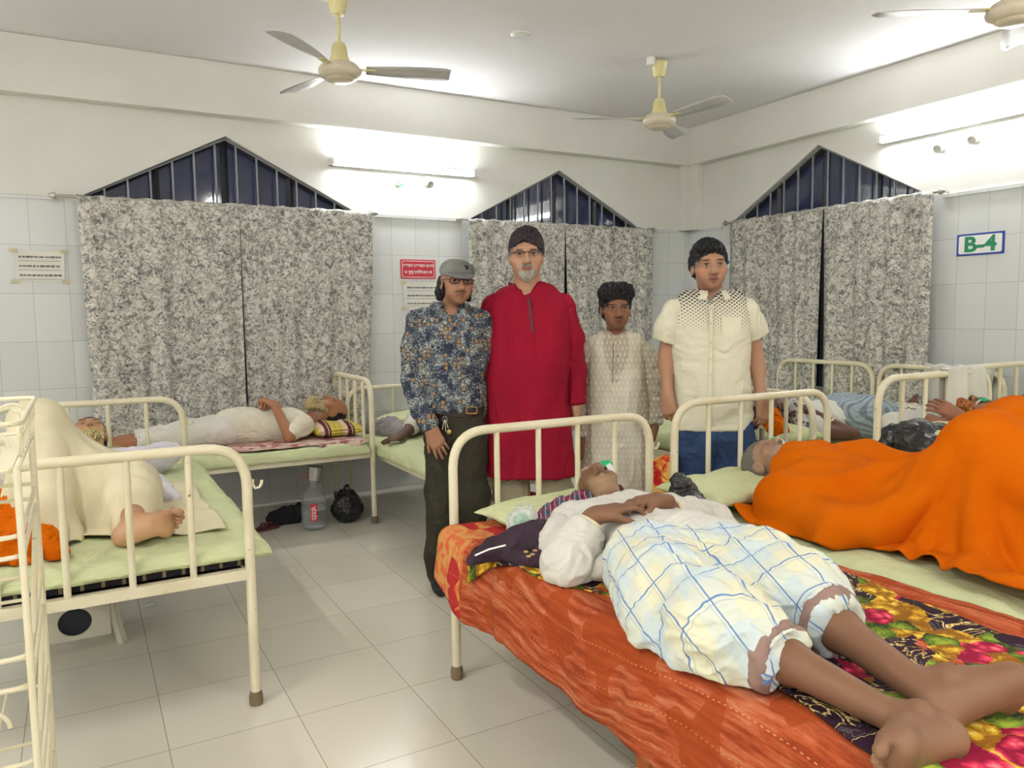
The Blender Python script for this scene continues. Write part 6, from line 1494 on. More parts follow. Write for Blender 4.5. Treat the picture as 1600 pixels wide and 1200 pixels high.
pillow('green pillow under the old man with clasped hands', (-3.63, -3.37, .635), (.34, .18, .045), (1, .05), seed=2)
pillow('green pillow under the grey haired head by the orange blanket', (-2.84, -3.47, .645), (.33, .19, .055), (1, 0), seed=3)
pillow('green pillow under the black plastic bag', (-1.60, -3.62, .765), (.30, .17, .06), (1, .05), seed=4)
pillow('green pillow at the far right edge beside a peach cloth', (-.55, -3.38, .73), (.30, .16, .07), (1, .0), seed=5, tilt=.25)
pillow('green pillow under the bearded man with one raised knee', (-5.2, -1.36, .645), (.30, .18, .060), (1, 0), seed=6)
pillow('green pillow on the bed under the red notice', (-3.05, -.42, .59), (.30, .17, .06), (1, 0), seed=7)
def m_plaid():
    t = NT('yellow_maroon_plaid'); v = t.coord('UV'); s = t.sep(v)
    def st(x, p, o, w): return t.math('LESS_THAN', t.math('ABSOLUTE', t.math('SUBTRACT', t.math('FRACT', t.math('DIVIDE', t.math('ADD', x, o), p)), .5)), w)
    c = t.mix(st(s[0], .16, .02, .22), lin((206, 188, 62)), lin((84, 34, 50))); c = t.mix(st(s[0], .16, .045, .07), c, lin((226, 200, 180))); c = t.mix(st(s[0], .032, 0, .10), c, lin((220, 196, 170)))
    c = t.mix(t.math('MULTIPLY', st(s[1], .022, 0, .12), .7), c, lin((120, 90, 30))); t.color(c); return t.set(.85, 0, .2)
pillow('yellow and maroon plaid pillow under the sleeping bearded man', (-3.73, -.50, .60), (.17, .26, .055), (1, 0), mat=m_plaid(), seed=8)

def patient_behind():
    org = V((-3.0, -.7, .53)); skin = lin((96, 66, 52)); S_ = Sdf()
    H = Frame3((-3.0, -.44, .69), None, (0, -.2, 1), (0, 1, .1), 1.0); head_sdf(S_, H, (-3.0, -.62, .64), closed=True)
    S_.rc((-3.16, -.70, .63), (-2.84, -.70, .63), .065, .065, .05); S_.rc((-3.0, -.76, .64), (-3.0, -1.15, .63), .12, .11, .06)
    w = V((-3.40, -.98, .575)); S_.chain([(-3.17, -.70, .63), (-3.28, -.84, .60), w], [.045, .038, .027], .02); hand_sdf(S_, w, unit((-.75, -.5, -.03)), (0, 0, -1), -1, (.1, .15, .1), .12)
    for x in (-.08, .08): S_.chain([(-3.0 + x, -1.15, .62), (-3.0 + x, -1.5, .61), (-3.0 + x, -1.85, .58)], [.08, .06, .04], .04)
    b = person('patient in white shirt lying behind the man in the grey cap, hand hanging over the mattress', skin, S_, org, .0045)
    b['label'] = 'patient in white shirt lying behind the man in the grey cap'
    hair_cap('hair', H, HAIR_BLACK, b, .006, ((0, .105, -.022), (.074, .085, .080)), seed=5, rough=.002)
    T = Sdf(); T.rc((-3.16, -.70, .63), (-2.84, -.70, .63), .08, .08, .06); T.rc((-3.05, -.76, .64), (-3.05, -1.12, .63), .12, .12, .06); T.rc((-2.95, -.76, .64), (-2.95, -1.12, .63), .12, .12, .06); T.chain([(-3.17, -.70, .63), (-3.26, -.82, .605)], [.064, .055], .03); T.plane((0, 0, .532), -Zu, .01); sdf_part('shirt', T, .006, WHITE_COTTON, b, (.009, (10, 10, 10)), 3)
    T = Sdf(); T.rc((-3.07, -1.14, .62), (-3.08, -1.75, .60), .11, .08, .06); T.rc((-2.93, -1.14, .62), (-2.92, -1.75, .60), .11, .08, .06); T.plane((0, 0, .532), -Zu, .01); sdf_part('lungi', T, .006, plain('grey_lungi', (136, 130, 132), .85), b, (.010, (12, 6, 10)), 3)
    g = Sdf(); g.chain([(-3.42, -.42, .56), (-3.34, -.62, .575), (-3.30, -.80, .56)], [.05, .07, .04], .04); g.plane((0, 0, .532), -Zu, .01)
    o = sdf_part('folded_shawl', g, .005, plain('grey_shawl', (140, 134, 138), .85), b, (.016, (16, 12, 12)), 6, None, 1.2)
    o.parent = None; o.location = V(b['_org']); tag(o, 'crumpled grey shawl on the mattress under the red notice', 'shawl')
    return b
patient_behind()

def patient_striped():
    y0 = -2.60; z0 = .585; org = V((-1.0, y0, z0)); skin = lin((108, 74, 58)); PL = []; S_ = Sdf()
    H = Frame3((-1.80, y0, .74), None, (.22, -.1, 1), (-1, 0, .1), 1.0); head_sdf(S_, H, (-1.63, y0, .69), closed=True); PL += head_paint(H, skin, closed=True)
    S_.rc((-1.55, y0 - .17, .68), (-1.55, y0 + .17, .68), .062, .062, .05); S_.rc((-1.48, y0, .69), (-1.10, y0, .685), .12, .12, .06)
    e = V((-1.31, y0 - .24, .645)); w = V((-1.56, y0 - .10, .80)); S_.chain([(-1.55, y0 - .18, .68), e, w], [.043, .038, .027], .02); hand_sdf(S_, w, unit((-.5, .75, .1)), (0, 0, -1), 1, (.3, .4, .4))
    e = V((-1.36, y0 + .24, .66)); w = V((-1.58, y0 + .10, .82)); S_.chain([(-1.55, y0 + .18, .68), e, w], [.043, .038, .027], .02); hand_sdf(S_, w, unit((-.5, -.75, .1)), (0, 0, -1), -1, (.3, .4, .4))
    for s in (-1, 1): S_.chain([(-1.02, y0 + s * .08, .68), (-.66, y0 + s * .10, .665), (-.32, y0 + s * .09, .645)], [.09, .058, .036], .03); foot_sdf(S_, V((-.30, y0 + s * .09, .65)), unit((.3, s * .25, .9)), unit((-1, 0, .3)), s, .9)
    b = person('dark skinned patient lying in a blue striped lungi with arms folded', skin, S_, org, .0040, paints=PL)
    hair_cap('hair', H, HAIR_BLACK, b, .006, ((0, .105, -.022), (.074, .085, .080)), seed=5, rough=.002)
    T = Sdf(); T.rc((-1.55, y0 - .16, .685), (-1.55, y0 + .16, .685), .074, .074, .06); T.rc((-1.48, y0 - .04, .695), (-1.12, y0 - .04, .69), .12, .12, .06); T.rc((-1.48, y0 + .04, .695), (-1.12, y0 + .04, .69), .12, .12, .06); T.plane((0, 0, z0 + .002), -Zu, .01)
    t = NT('grey_patterned_cloth'); v = t.coord(); n = t.voro(v, 30); t.color(t.ramp(n.outputs['Distance'], [(.3, lin((70, 66, 70))), (.5, lin((190, 184, 180)))])); PT = t.set(.85, 0, .2)
    sdf_part('shirt', T, .005, WHITE_COTTON, b, (.009, (10, 10, 10)), 3)
    g = Sdf(); g.chain([(-1.66, y0 - .20, .68), (-1.60, y0 - .06, .80), (-1.50, y0 + .04, .81)], [.035, .035, .03], .03); sdf_part('scarf', g, .005, PT, b, (.010, (16, 16, 16)), 3, None, 1)
    def stripes(name, c0, c1, p, wd, axis_uv=1):
        t = NT(name); v = t.coord('UV'); s = t.sep(v); l = t.math('LESS_THAN', t.math('FRACT', t.math('DIVIDE', s[axis_uv], p)), wd); t.color(t.mix(l, lin(c0), lin(c1))); t.bump(t.noise(v, 200, 3).outputs['Fac'], .2, .003); return t.set(.85, 0, .2)
    uvf = lambda v: np.stack([v[:, 0], v[:, 1] - (v[:, 2]) * .5], -1)
    Q = Sdf(); Q.chain([(-1.20, y0 - .06, .70), (-.98, y0 - .09, .695), (-.80, y0 - .10, .675)], [.13, .135, .115], .06); Q.chain([(-1.20, y0 + .06, .70), (-.98, y0 + .09, .695), (-.80, y0 + .10, .675)], [.13, .135, .115], .06); Q.plane((0, 0, z0 + .002), -Zu, .01)
    sdf_part('lungi', Q, .005, stripes('blue_grey_stripes', (156, 168, 172), (118, 130, 138), .022, .4), b, (.010, (9, 12, 12)), 9, None, 1, uvf)
    Q = Sdf(); Q.chain([(-.80, y0 - .10, .675), (-.56, y0 - .12, .66)], [.118, .10], .06); Q.chain([(-.80, y0 + .10, .675), (-.56, y0 + .11, .66)], [.118, .10], .06); Q.plane((0, 0, z0 + .002), -Zu, .01)
    sdf_part('wrap', Q, .005, m_check('cream_black_check', ((226, 220, 200), (216, 208, 186)), (70, 66, 64), .026, .06), b, (.012, (12, 12, 12)), 10, None, 1.1, uvf)
    return b
patient_striped()

def patient_henna():
    org = V((-1.3, -3.45, .70)); skin = lin((150, 100, 76)); PL = []; S_ = Sdf()
    H = Frame3(W(1530, 652, 3.92), None, unit(Zu + _Rh * .12), unit(_Rh * 1.0 + Zu * .10), 1.0)
    head_sdf(S_, H, H(0, -.02, -.17), closed=True); PL += head_paint(H, skin, closed=True, beard=(lin((150, 96, 50)), .8), mustache=lin((150, 96, 50)))
    c = H(0, -.03, -.27); bd = unit(-_Rh * .45 - _Fh * .9 - Zu * .15); s = unit(np.cross(bd, Zu)); 
    S_.rc(c - s * .15, c + s * .15, .06, .06, .05); S_.rc(c + bd * .04 - Zu * .02, c + bd * .35 - Zu * .05, .105, .10, .05)
    e = W(1502, 680, 3.62); w = W(1452, 655, 3.78); e2 = V((e[0], e[1], max(e[2], .76))); S_.chain([c - s * .17 * (1 if (-s) @ _Fh < 0 else -1), e2, w], [.045, .038, .028], .02)
    hand_sdf(S_, W(1496, 648, 3.76), unit(W(1466, 632, 3.74) - W(1496, 648, 3.76)), unit(-Zu * .3 + _Fh), 1, (.35, .5, .4)); S_.rc(W(1496, 648, 3.76), W(1530, 665, 3.72), .026, .032, .02)
    b = person('patient with henna dyed beard and green eye shield lying beyond the orange blanket', skin, S_, org, .0036, paints=PL)
    bdd = Sdf(); bdd.chain([H(-.055, .03, -.045), H(-.035, .07, -.09), H(0, .085, -.12), H(.035, .07, -.09), H(.055, .03, -.045)], [.014, .026, .032, .026, .014], .03); bdd.rc(H(0, .08, -.11), H(0, .10, -.17), .03, .012, .03); sdf_part('beard', bdd, .0035, HAIR_HENNA, b, (.007, (60, 60, 60)), 3, None, 1)
    hair_cap('hair', H, plain('dark_grey_hair', (70, 60, 54), .8, bump=.6), b, .005, ((0, .105, -.022), (.074, .085, .080)), seed=5, rough=.002)
    eye_shield(H, b)
    T = Sdf(); T.rc(c - s * .15, c + s * .15, .072, .072, .05); T.rc(c + bd * .04 - Zu * .01, c + bd * .36 - Zu * .05, .115, .11, .06); T.plane((0, 0, .71), -Zu, .01)
    sdf_part('shirt', T, .005, WHITE_COTTON, b, (.010, (12, 12, 12)), 3, None, 1)
patient_henna()
def patient_edge():
    org = V((-.5, -3.4, .70)); S_ = Sdf(); skin = lin((120, 90, 74)); H = Frame3(W(1626, 636, 4.35), None, unit(Zu), unit((-.1, 1, .05)), 1.0)
    head_sdf(S_, H, H(0, -.02, -.17), closed=True); c = H(0, -.03, -.27); bd = -H.u; S_.rc(c - H.r * .13, c + H.r * .13, .06, .06, .05); S_.rc(c, c + bd * .4, .10, .10, .05)
    b = person('patient with short grey hair at the far right edge of the picture', skin, S_, org, .0045, paints=head_paint(H, skin, closed=True))
    hair_cap('hair', H, plain('grizzled_hair', (96, 90, 92), .8, bump=.6), b, .006, ((0, .105, -.022), (.074, .085, .080)), seed=5, rough=.002)
    T = Sdf(); T.rc(c - H.r * .13, c + H.r * .13, .072, .072, .05); T.rc(c, c + bd * .45, .12, .12, .05); T.plane((0, 0, .665), -Zu, .01); sdf_part('shirt', T, .006, WHITE_COTTON, b, (.010, (12, 12, 12)), 3)
patient_edge()

# ------------------------------------------------------------------ things lying about
def blob(name, prims, h, mat, wr, seed, label=None, cat=None, group=None, floor=None, parent=None, ridge=1.2, second=None):
    S_ = Sdf()
    for p in prims: S_.chain(p[0], p[1], .04)
    if floor is not None: S_.plane((0, 0, floor), -Zu, .006)
    v, f = S_.mesh(h); v = cloth_wrinkle(v, f, wr[0], wr[1], seed, ridge)
    if second: v = cloth_wrinkle(v, f, second[0], second[1], seed + 3, 1.4)
    if floor is not None: v[:, 2] = np.maximum(v[:, 2], floor)
    lo = v.min(0); hi = v.max(0)
    o = numpy_mesh(name, v, f, mat, parent, None, ((lo[0] + hi[0]) / 2, (lo[1] + hi[1]) / 2, lo[2]))
    return tag(o, label, cat, group) if label else o
BLACKBAG = plain('thin_black_polythene', (26, 26, 28), .22, 0, .6, .15, bump=.5, bscale=40)
def crinkle(name, rgb, rough):
    t = NT(name); v = t.coord(); n = t.voro(v, 26, 'DISTANCE_TO_EDGE'); m = t.noise(v, 30, 4, .6, 1.5); t.color(lin(rgb)); t.bump(t.math('ADD', n.outputs['Distance'], m.outputs['Fac']), .45, .010); return t.set(rough, 0, .6)
BLACKBAG = crinkle('thin_black_polythene_film', (28, 28, 30), .25)
# black bag on the far pillow
blob('plastic_bag', [([W(1398, 688, 3.62), W(1425, 690, 3.58), W(1462, 690, 3.55)], [.060, .085, .070]), ([W(1445, 705, 3.48), W(1470, 705, 3.44)], [.06, .06]), ([W(1385, 690, 3.62), W(1372, 694, 3.6)], [.03, .012])], .0045, BLACKBAG, (.018, (9, 9, 9)), 3,
     'large black plastic bag lying on the green pillow beyond the orange blanket', 'plastic bag', second=(.0035, (26, 26, 26)))
p = onz(1072, 792, .69); blob('plastic_bag', [([p, p + V((.02, .03, .04)), p + V((.0, .04, .085))], [.05, .032, .022]), ([p, p + V((.06, .02, -.01))], [.04, .03])], .0035, BLACKBAG, (.012, (15, 15, 15)), 5,
     'small knotted black plastic bag between the two front pillows', 'plastic bag', second=(.003, (36, 36, 36)))
p = V((-3.715, -.78, 0)); blob('garbage_bag', [([p + V((0, 0, .10)), p + V((0, 0, .11))], [.098, .088]), ([p + V((0, .0, .17)), p + V((0, 0, .225))], [.04, .018])], .004, BLACKBAG, (.010, (24, 24, 14)), 9, 'tied black garbage bag on the floor beside the water bottle', 'garbage bag', floor=.002, second=(.004, (50, 50, 30)))
p = V((-4.07, -.60, 0)); blob('cloth_bundle', [([p + V((-.08, 0, .035)), p + V((.08, 0, .05))], [.055, .065])], .005, plain('black_cloth', (24, 24, 30), .9), (.014, (20, 20, 20)), 8, 'black cloth bundle on the floor under the window bed', 'bundle', floor=.002)
def sandal(c, ang, col, label):
    c = V((c[0], c[1], 0)); d = V((math.cos(ang), math.sin(ang), 0)); t = V((-d[1], d[0], 0)); S_ = Sdf(); S_.rc(c - d * .08 + Zu * .008, c + d * .02 + Zu * .008, .034, .036, .02, flat=(Zu, 4)); S_.rc(c + d * .0 + Zu * .008, c + d * .08 + Zu * .008, .036, .043, .02, flat=(Zu, 4))
    v, f = S_.mesh(.003); v[:, 2] = np.maximum(v[:, 2], .001); o = numpy_mesh('sandal', v, f, col, None, None, c); tag(o, label, 'sandal', 'sandals under the window bed')
    m = MB()
    for s in (-1, 1): m.tube(bend([c + d * .085 + Zu * .02, c + d * .05 + t * s * .01 + Zu * .045, c - d * .01 + t * s * .036 + Zu * .012], .03), .006, 8)
    m.build('strap', plain('maroon_strap', (96, 40, 44), .5), o)
sandal(onz(409, 829, 0), .3, plain('maroon_sandal', (96, 50, 50), .6), 'maroon sandal nearer the bed hook under the window bed'); sandal(onz(426, 822, 0) + V((.04, .06, 0)), .15, plain('maroon_sandal', (96, 50, 50), .6), 'maroon sandal nearer the black cloth bundle')
# water bottle with a steel cup
c = V((-3.955, -.84, 0)); t = NT('clear_plastic'); t.color((.93, .96, .98)); CLEAR = t.set(.06, 0, .6, Transmission_Weight=.85, IOR=1.25, Alpha=.55)
r_ = empty('water_bottle', c, 'large clear plastic water bottle with red label under the window bed', 'bottle')
MB().lathe([(.0, .004), (.060, .002), (.078, .012), (.082, .05), (.078, .07), (.082, .09), (.080, .15), (.076, .16), (.080, .17), (.080, .215), (.074, .235), (.050, .275), (.028, .298), (.024, .325), (.028, .327), (.028, .335)], c, n=40).build('bottle_body', CLEAR, r_)
t = NT('water'); t.color((.82, .88, .9)); MB().lathe([(0, .006), (.056, .006), (.074, .015), (.077, .05), (.076, .13), (0, .13)], c, n=36).build('water', t.set(.03, 0, .5, Transmission_Weight=.9, IOR=1.33), r_)
vd = unit(V((CAM[0] - c[0], CAM[1] - c[1], 0))); sd = np.cross(Zu, vd); v = []
for i in range(7):
    a = (i / 6 - .5) * .55
    for z in (.07, .18): v.append(c + (vd * math.cos(a) + sd * math.sin(a)) * .0835 + Zu * z)
lb = mesh_from('label', v, [(2 * i, 2 * i + 2, 2 * i + 3, 2 * i + 1) for i in range(6)], RED, r_)
m = MB()
for q, w_ in ((.085, .012), (.105, .018), (.125, .012), (.145, .018), (.16, .010)): m.tube([c + vd * .085 + sd * x_ + Zu * (q + .006 * math.sin(x_ * 300)) for x_ in np.linspace(-w_, w_, 8)], .0028, 6)
for x_ in (-.010, .008): m.tube([c + vd * .085 + sd * x_ + Zu * z for z in (.088, .11, .13, .155)], .0022, 6)
m.build('label_lettering', SWHITE, lb)
ax = unit(V((.16, .05, 1))); cc = c + V((.006, 0, .318)); cup = MB().lathe([(.036, 0), (.039, .001), (.040, .006), (.046, .085), (.047, .088), (.044, .092), (.0, .093)], cc, ax, 32).build('steel_cup', STEEL, None, origin=cc); tag(cup, 'steel cup turned upside down over the neck of the water bottle', 'cup')
q = cc - V((.04, 0, -.03)); MB().tube([q + V((-.03 + .03 * math.cos(a), 0, .018 * math.sin(a))) for a in np.linspace(0, 2 * PI, 21)[:-1]], .0022, 6, closed=True).build('red_string', RED, cup)
# red bowl on the floor behind the bed
c = onz(806, 792, 0); c[2] = 0; bo = MB().lathe([(0, .004), (.10, .004), (.15, .02), (.18, .075), (.185, .078), (.175, .078), (.148, .03), (.10, .012), (0, .012)], c, n=40).build('plastic_basket', plain('dark_red_plastic', (128, 14, 34), .4), None, origin=c); tag(bo, 'dark red plastic basket on the floor behind the man in red kurta', 'basket')
m = MB()
for k in range(14): a = k * 2 * PI / 14; m.lathe([(0, 0), (.006, 0), (.006, .003), (0, .003)], c + V((math.cos(a) * .168, math.sin(a) * .168, .05)), (math.cos(a), math.sin(a), -.4), 8)
for ch in ():
    pass
# red and yellow bag by the front beds
p = V((-2.93, -2.86, 0)); q = W(1038, 700, 3.72)
def m_redyel():
    t = NT('red_yellow_print_bag'); v = t.coord(); n = t.noise(v, 9, 3, .6, 1.2); t.color(t.ramp(n.outputs['Fac'], [(.44, lin((190, 24, 28))), (.5, lin((214, 120, 40))), (.56, lin((226, 178, 90)))], 'CONSTANT')); t.bump(n.outputs['Fac'], .5, .02); return t.set(.6, 0, .3)
blob('shopping_bag', [([V((q[0], q[1], .12)), V((q[0] + .02, q[1], .40)), V((q[0], q[1], .62))], [.085, .085, .055])], .006, m_redyel(), (.012, (9, 9, 6)), 2, 'red and yellow printed bag standing between the boy in white and the man in jeans', 'bag', floor=.002)
# scarf, dark garment, wrapped eye shield on the front pillow
def m_scarf():
    t = NT('maroon_teal_check_scarf'); v = t.coord(rot=(.3, .2, .7)); s = t.sep(v); f = [t.math('GREATER_THAN', t.math('FRACT', t.math('DIVIDE', s[i], .05)), .5) for i in (0, 1)]; l = t.math('LESS_THAN', t.math('FRACT', t.math('DIVIDE', s[0], .0167)), .18)
    c_ = t.mix(f[0], lin((112, 30, 60)), lin((62, 84, 98))); c_ = t.mix(t.math('MULTIPLY', f[1], .45), c_, lin((150, 60, 84))); c_ = t.mix(t.math('MULTIPLY', l, .6), c_, lin((186, 196, 196))); t.color(c_); return t.set(.85, 0, .2)
q = [onz(850, 812, .66), onz(878, 800, .675), onz(905, 790, .685), onz(938, 778, .68)]
blob('scarf', [(q, [.026, .034, .034, .028]), ([onz(846, 822, .65), onz(880, 815, .66), onz(910, 812, .66)], [.02, .028, .028])], .0035, m_scarf(), (.012, (22, 22, 26)), 4, 'maroon and teal checked scarf crumpled under the old man\'s head', 'scarf', second=(.004, (50, 50, 50)))
q = [onz(738, 876, .615), onz(772, 862, .62), onz(812, 848, .64), onz(846, 845, .64)]
g = blob('garment', [(q, [.016, .030, .048, .045]), ([onz(820, 830, .655), onz(840, 838, .66), onz(866, 860, .64)], [.022, .04, .04]), ([onz(800, 872, .615), onz(850, 880, .615)], [.022, .03])], .004, plain('aubergine_cloth', (50, 30, 46), .85), (.008, (14, 14, 18)), 6, 'dark aubergine garment with white piping beside the orange quilt edge', 'garment', floor=.603)
def on_surf(px, py, z): return onz(px, py, z)
MB().tube([onz(742, 868, .638), onz(765, 858, .655), onz(790, 852, .672)], .0030, 8).build('white_piping', SWHITE, g)
for px, py in ((822, 862), (832, 866), (826, 869), (836, 860)): a = onz(px, py, .675); MB().tube([a + V((.006 * math.cos(t_), .006 * math.sin(t_), 0)) for t_ in np.linspace(0, 2 * PI, 13)[:-1]], .0018, 6, closed=True).build('eyelet', GOLD, g)
c = onz(815, 812, .695); t = NT('crinkled_clear_film'); v = t.coord(); n = t.noise(v, 45, 4, .6, 1.5); t.color((.9, .95, .92)); t.bump(n.outputs['Fac'], .9, .01); FILM = t.set(.12, 0, .8, Alpha=.42)
pk = blob('wrapped_eye_shield', [([c + V((-.012, 0, -.004)), c + V((.012, 0, .010))], [.036, .036]), ([c + V((0, -.01, -.035)), c + V((.01, -.01, -.05))], [.03, .022])], .003, FILM, (.006, (30, 30, 30)), 5, 'green eye shield wrapped in crinkled clear film on the front pillow', 'eye shield', second=(.003, (70, 70, 70)))
vd = unit(CAM - c); S_ = Sdf(); a1 = unit(np.cross(vd, Zu)); a2 = np.cross(a1, vd); S_.el(c + vd * .004, (.028, .022, .009), [a1, a2, vd], .004)
for k in range(7): rr_ = 0 if k == 0 else .012; S_.rc(c + (a1 * math.cos(k * PI / 3) + a2 * math.sin(k * PI / 3)) * rr_ - vd * .03, c + (a1 * math.cos(k * PI / 3) + a2 * math.sin(k * PI / 3)) * rr_ + vd * .04, .0025, .0025, .001, 's')
sdf_part('shield', S_, .0016, plain('green_shield_plastic', (36, 176, 110), .3), pk)
# orange cloth on the left bed, white cloth and towel
blob('orange_cloth', [([onz(5, 800, .64), onz(35, 830, .62), onz(60, 850, .61), onz(88, 866, .60)], [.06, .055, .045, .022]), ([onz(8, 865, .61), onz(35, 872, .60)], [.045, .035]), ([onz(20, 790, .66), onz(48, 800, .65)], [.05, .035])], .0045, FLEECE, (.020, (13, 13, 13)), 4,
     'crumpled orange cloth beside the bearded man with a raised knee', 'cloth', floor=.590, second=(.006, (28, 28, 28)))
wc = blob('bundled_cloth', [([V((-5.60, -2.02, .66)), V((-5.50, -1.94, .74)), V((-5.52, -1.88, .78))], [.08, .07, .05])], .005, WHITE_COTTON, (.016, (14, 14, 14)), 7, 'bundled white cloth with a red patch near the raised knee', 'cloth', floor=.590)
a = V((-5.535, -1.97, .80)); blob('red_patch', [([a, a + V((.05, -.02, .004))], [.014, .014])], .004, RED, (.002, (20, 20, 20)), 3, parent=wc)
blob('towel', [([V((-4.90, -1.20, .59)), V((-4.84, -1.10, .60))], [.02, .02])], .005, plain('dark_red_towel', (96, 30, 44), .9), (.006, (20, 20, 20)), 3, 'small dark red and black towel on the left mattress near the pillow', 'towel', floor=.586)
# pink sheet under the plaid pillow
sx, sy = np.meshgrid(np.linspace(-4.55, -3.60, 70), np.linspace(-.95, -.20, 50), indexing='ij'); sz = .556 + .006 * np.abs(fbm(np.stack([sx * 7, sy * 7, sx * 0], -1), 4)) + 0 * sx
drop = np.clip(-.905 - sy, 0, .1) * np.clip(1 - np.abs(sx + 3.78) / .16, 0, 1); sz = sz - drop * 2.2
sy2 = np.where(sy < -.905, np.where(drop > .0, -.93 + 0 * sy, -.905), sy); sy2 = sy2 + .012 * fbm(np.stack([sx * 6, sy * 4, sx * 0], -1), 8) * (sy < -.8)
X = np.stack([sx, sy2, sz], -1)
def m_pinkspread():
    t = NT('faded_pink_spread'); v = t.coord('UV'); n = t.noise(v, 14, 4, .6, 1); t.color(t.ramp(n.outputs['Fac'], [(.4, lin((150, 84, 84))), (.5, lin((204, 168, 156))), (.62, lin((216, 196, 180)))])); return t.set(.85, 0, .2)
ps = grid_mesh('bed_spread', X, m_pinkspread(), None, (-4.1, -.55, .55), (.0138, .0153), .003, 0, 1); tag(ps, 'faded pink spread under the sleeping bearded man\'s plaid pillow', 'spread')
# white cloth over the rails, turban-like bundle, peach cloth
def hang(name, p0, p1, drop0, drop1, mat, label, cat, seed, out):
    p0, p1 = V(p0), V(p1); u = unit(p1 - p0); L = np.linalg.norm(p1 - p0); na, nz = 46, 40; P = np.zeros((na, nz, 3)); out = unit(out)
    for i in range(na):
        a = i / (na - 1); total = drop0 + drop1
        for j in range(nz):
            s = -drop0 + total * j / (nz - 1); side = 1 if s > 0 else -1
            z = -max(0, abs(s) - .02) ; fold = (.5 + .5 * min(1, abs(s) * 6)) * (.010 * math.sin(a * L * 60 + seed + side) + .012 * math.sin(a * L * 33 + 2 * seed + s * 3)); d = side * min(abs(s), .022) + fold * (1 if abs(s) > .02 else .0)
            P[i, j] = p0 + u * (a * L + .02 * math.sin(s * 9 + seed) * a) + out * d + Zu * (z + .022 + .006 * math.sin(a * 25 + seed))
    o = grid_mesh(name, P, mat, None, (p0 + p1) / 2, (.01, .01), .003, 1, 0); return tag(o, label, cat)
hang('hanging_cloth', (-.13, -2.52, .975), (-.13, -2.98, .975), .35, .36, WHITE_COTTON, 'white cloth hung over the cream end rail by the side wall', 'cloth', 2, (-1, 0, 0))
a, b = W(1465, 578, 3.80), W(1528, 574, 3.98); a[2] = b[2] = 1.05
hang('hanging_cloth', (-1.42, -3.44, 1.050), (-1.10, -3.44, 1.050), .30, .22, WHITE_COTTON, 'white cloth draped over the rail beside the henna bearded patient', 'cloth', 5, (0, -1, 0))
p = W(1508, 622, 4.12); blob('cloth_bundle', [([p + V((-.06, 0, -.05)), p + V((0, 0, .02)), p + V((.05, .0, -.02))], [.07, .075, .06])], .005, WHITE_COTTON, (.014, (16, 16, 16)), 12, 'rounded white cloth bundle behind the henna bearded patient', 'bundle')
hang('hanging_cloth', (-.70, -2.985, .99), (-.42, -2.985, .99), .05, .40, plain('peach_cloth', (236, 210, 178), .85), 'peach cloth hung behind the far right bed rail', 'cloth', 8, (0, -1, 0))
# orange cloth and pillow at the striped patient's head
pillow('green pillow under the patient in the blue striped lungi', (-1.76, -2.60, .665), (.17, .28, .06), (1, 0), seed=12)
blob('orange_cloth', [([V((-1.86, -2.78, .70)), V((-1.80, -2.66, .76)), V((-1.74, -2.55, .78))], [.05, .05, .04])], .005, FLEECE, (.012, (16, 16, 16)), 5, 'orange cloth beside the head of the patient in the striped lungi', 'cloth')
# white plastic step stool under the left bed
c = V((-5.30, -2.05, 0)); WP = plain('off_white_stool_plastic', (214, 210, 192), .4); st = empty('step_stool', c, 'white plastic stool with a round opening under the left bed', 'stool')
MB().box(c + V((-.17, -.12, .20)), c + V((.17, .12, .225))).build('stool_top', WP, st, False)
pts = []; N = 28; panel = []
ring = [V((c[0] + .062 * math.cos(a), c[1] - .115, .125 + .058 * math.sin(a))) for a in np.linspace(0, 2 * PI, N + 1)[:-1]]
outer = [V((c[0] + max(-.13, min(.13, .30 * math.cos(a))), c[1] - .115, min(.205, max(.05, .125 + .30 * math.sin(a))))) for a in np.linspace(0, 2 * PI, N + 1)[:-1]]
pn = mesh_from('front_panel', ring + outer, [(i, (i + 1) % N, N + (i + 1) % N, N + i) for i in range(N)], WP, st, False); solid(pn, .012, 0)
MB().lathe([(0, 0), (.066, 0), (.066, .006), (0, .006)], c + V((0, -.105, .125)), (0, 1, 0), 28).build('painted_hole_shade', plain('hole_shade_navy', (20, 24, 40), .5), pn)  # navy disc paints in the shade seen through the round hole
for sx_, sy_ in ((-1, -1), (1, -1), (-1, 1), (1, 1)): q = c + V((sx_ * .150, sy_ * .110, 0)); MB().tube([q + V((sx_ * .02, 0, 0)), q + Zu * .10, q + Zu * .20 - V((sx_ * .01, 0, 0))], [.020, .018, .022], 4).build('stool_leg', WP, st, False)
# carton under the front bed and a scrap on the floor
c = onz(1016, 1200, 0); c[2] = 0; cb = bevel(MB().box(c + V((-.03, -.03, 0)), c + V((.03, .03, .10))).build('carton', plain('white_carton', (216, 214, 206), .7), None, False, c), .002); tag(cb, 'small white and orange carton on the floor under the orange quilt', 'carton')
MB().box(c + V((-.031, -.031, .0)), c + V((.031, .031, .055))).build('orange_band', plain('orange_print', (214, 120, 70), .7), cb, False)
blob('plastic_scrap', [([onz(230, 947, .006), onz(240, 945, .008)], [.008, .010])], .002, FILM, (.006, (60, 60, 60)), 2, 'scrap of clear plastic on the floor beneath the left bed', 'litter', floor=.001)
# grey metal post beside the man in jeans
a = W(1190, 662, 4.0); c = V((a[0], a[1], 0)); mp = MB().tube([c, c + Zu * .76], .012, 12).lathe([(.05, 0), (.05, .01), (.014, .02)], c, n=20).build('metal_stand', plain('grey_steel_paint', (150, 148, 146), .35, .6), None, origin=c); tag(mp, 'short grey metal stand behind the bed rail near the man in jeans', 'stand')

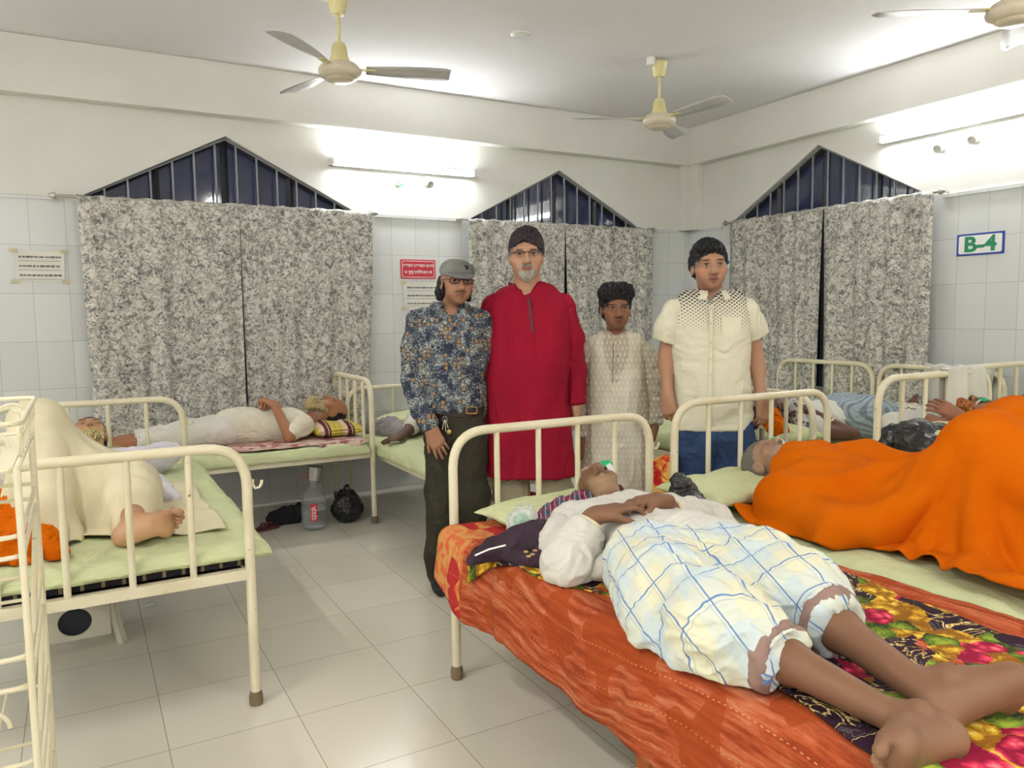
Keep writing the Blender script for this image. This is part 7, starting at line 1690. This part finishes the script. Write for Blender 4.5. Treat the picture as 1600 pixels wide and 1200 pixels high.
# ------------------------------------------------------------------ cream wire trolley at the left edge
tx0, tx1, ty0, ty1 = -5.90, -5.336, -4.01, -3.52; tr = empty('wire_trolley', ((tx0 + tx1) / 2, (ty0 + ty1) / 2, 0), 'cream painted wire trolley with scrolled rail at the left edge', 'trolley')
for x, y in ((tx1, ty0), (tx1, ty1), (tx0, ty0), (tx0, ty1)):
    lg = MB().tube([(x, y, .05), (x, y, 1.09)], .0068, 12).build('post', ENAMEL, tr); MB().lathe([(0, 0), (.02, .004), (.026, .025), (.02, .046), (0, .05)], (x, y, 0), n=16).build('caster', BLACKM, lg)
MB().tube([(tx1, ty1 + .07, .06), (tx1, ty1 + .07, 1.09)], .0055, 10).build('post', ENAMEL, tr)
def rect(z, r, dx=0.0): return MB().tube(bend([(tx1 + dx, (ty0 + ty1) / 2, z), (tx1 + dx, ty1 + .07, z), (tx0 - dx, ty1 + .07, z), (tx0 - dx, ty0 - dx, z), (tx1 + dx, ty0 - dx, z), (tx1 + dx, (ty0 + ty1) / 2, z)], .03, 5), r, 8)
for z in (.955, .915, .715, .655, .50, .42, .27, .20): rect(z, .0048).build('shelf_rail', ENAMEL, tr)
for z in (.715, .42):
    for k in range(1, 6): MB().tube([(tx0 + (tx1 - tx0) * k / 6, ty0, z), (tx0 + (tx1 - tx0) * k / 6, ty1 + .07, z)], .0028, 6).build('shelf_wire', ENAMEL, tr)
for z0, z1 in ((.915, .715), (.655, .50), (.42, .27)): MB().tube([(tx1, ty1, z0), (tx1, ty0 + .12, z1)], .0060, 8).build('brace', ENAMEL, tr)
rect(1.085, .006).build('tray_rim', ENAMEL, tr); rl = rect(1.175, .0055, .012).build('scroll_rail', ENAMEL, tr)
MB().box((tx0 + .01, ty0 + .01, 1.080), (tx1 - .01, ty1 + .05, 1.084)).build('tray', ENAMEL, tr, False)
def scroll(c, u, r, n=18): return [V(c) + unit(u) * r * (1 - .55 * t) * math.cos(t * 7.5) + Zu * r * (1 - .55 * t) * math.sin(t * 7.5) for t in np.linspace(0, 1, n)]
m = MB()
for k in range(9): m.tube(scroll((tx1 + .006, ty0 + .04 + k * .06, 1.130), (0, 1, 0), .036), .0038, 6)
for k in range(9): m.tube(scroll((tx0 + .04 + k * .06, ty1 + .07, 1.130), (1, 0, 0), .036), .0038, 6); m.tube(scroll((tx0 + .04 + k * .06, ty0 - .006, 1.130), (1, 0, 0), .036), .0038, 6)
o = m.build('scroll_work', ENAMEL, rl)
for z in (.58, .46, .33): MB().tube(scroll((tx1 - .085, ty0, z + .0), (1, 0, 0), .045, 26), .0042, 6).build('scroll_ring', ENAMEL, tr)
blob('folded_cloth', [([V((-5.70, -3.80, 1.115)), V((-5.46, -3.74, 1.12))], [.03, .035]), ([V((-5.66, -3.66, 1.115)), V((-5.44, -3.62, 1.12))], [.03, .035])], .005, WHITE_COTTON, (.010, (16, 16, 16)), 5, 'folded white cloth in the scrolled tray of the wire trolley', 'cloth', floor=1.086)
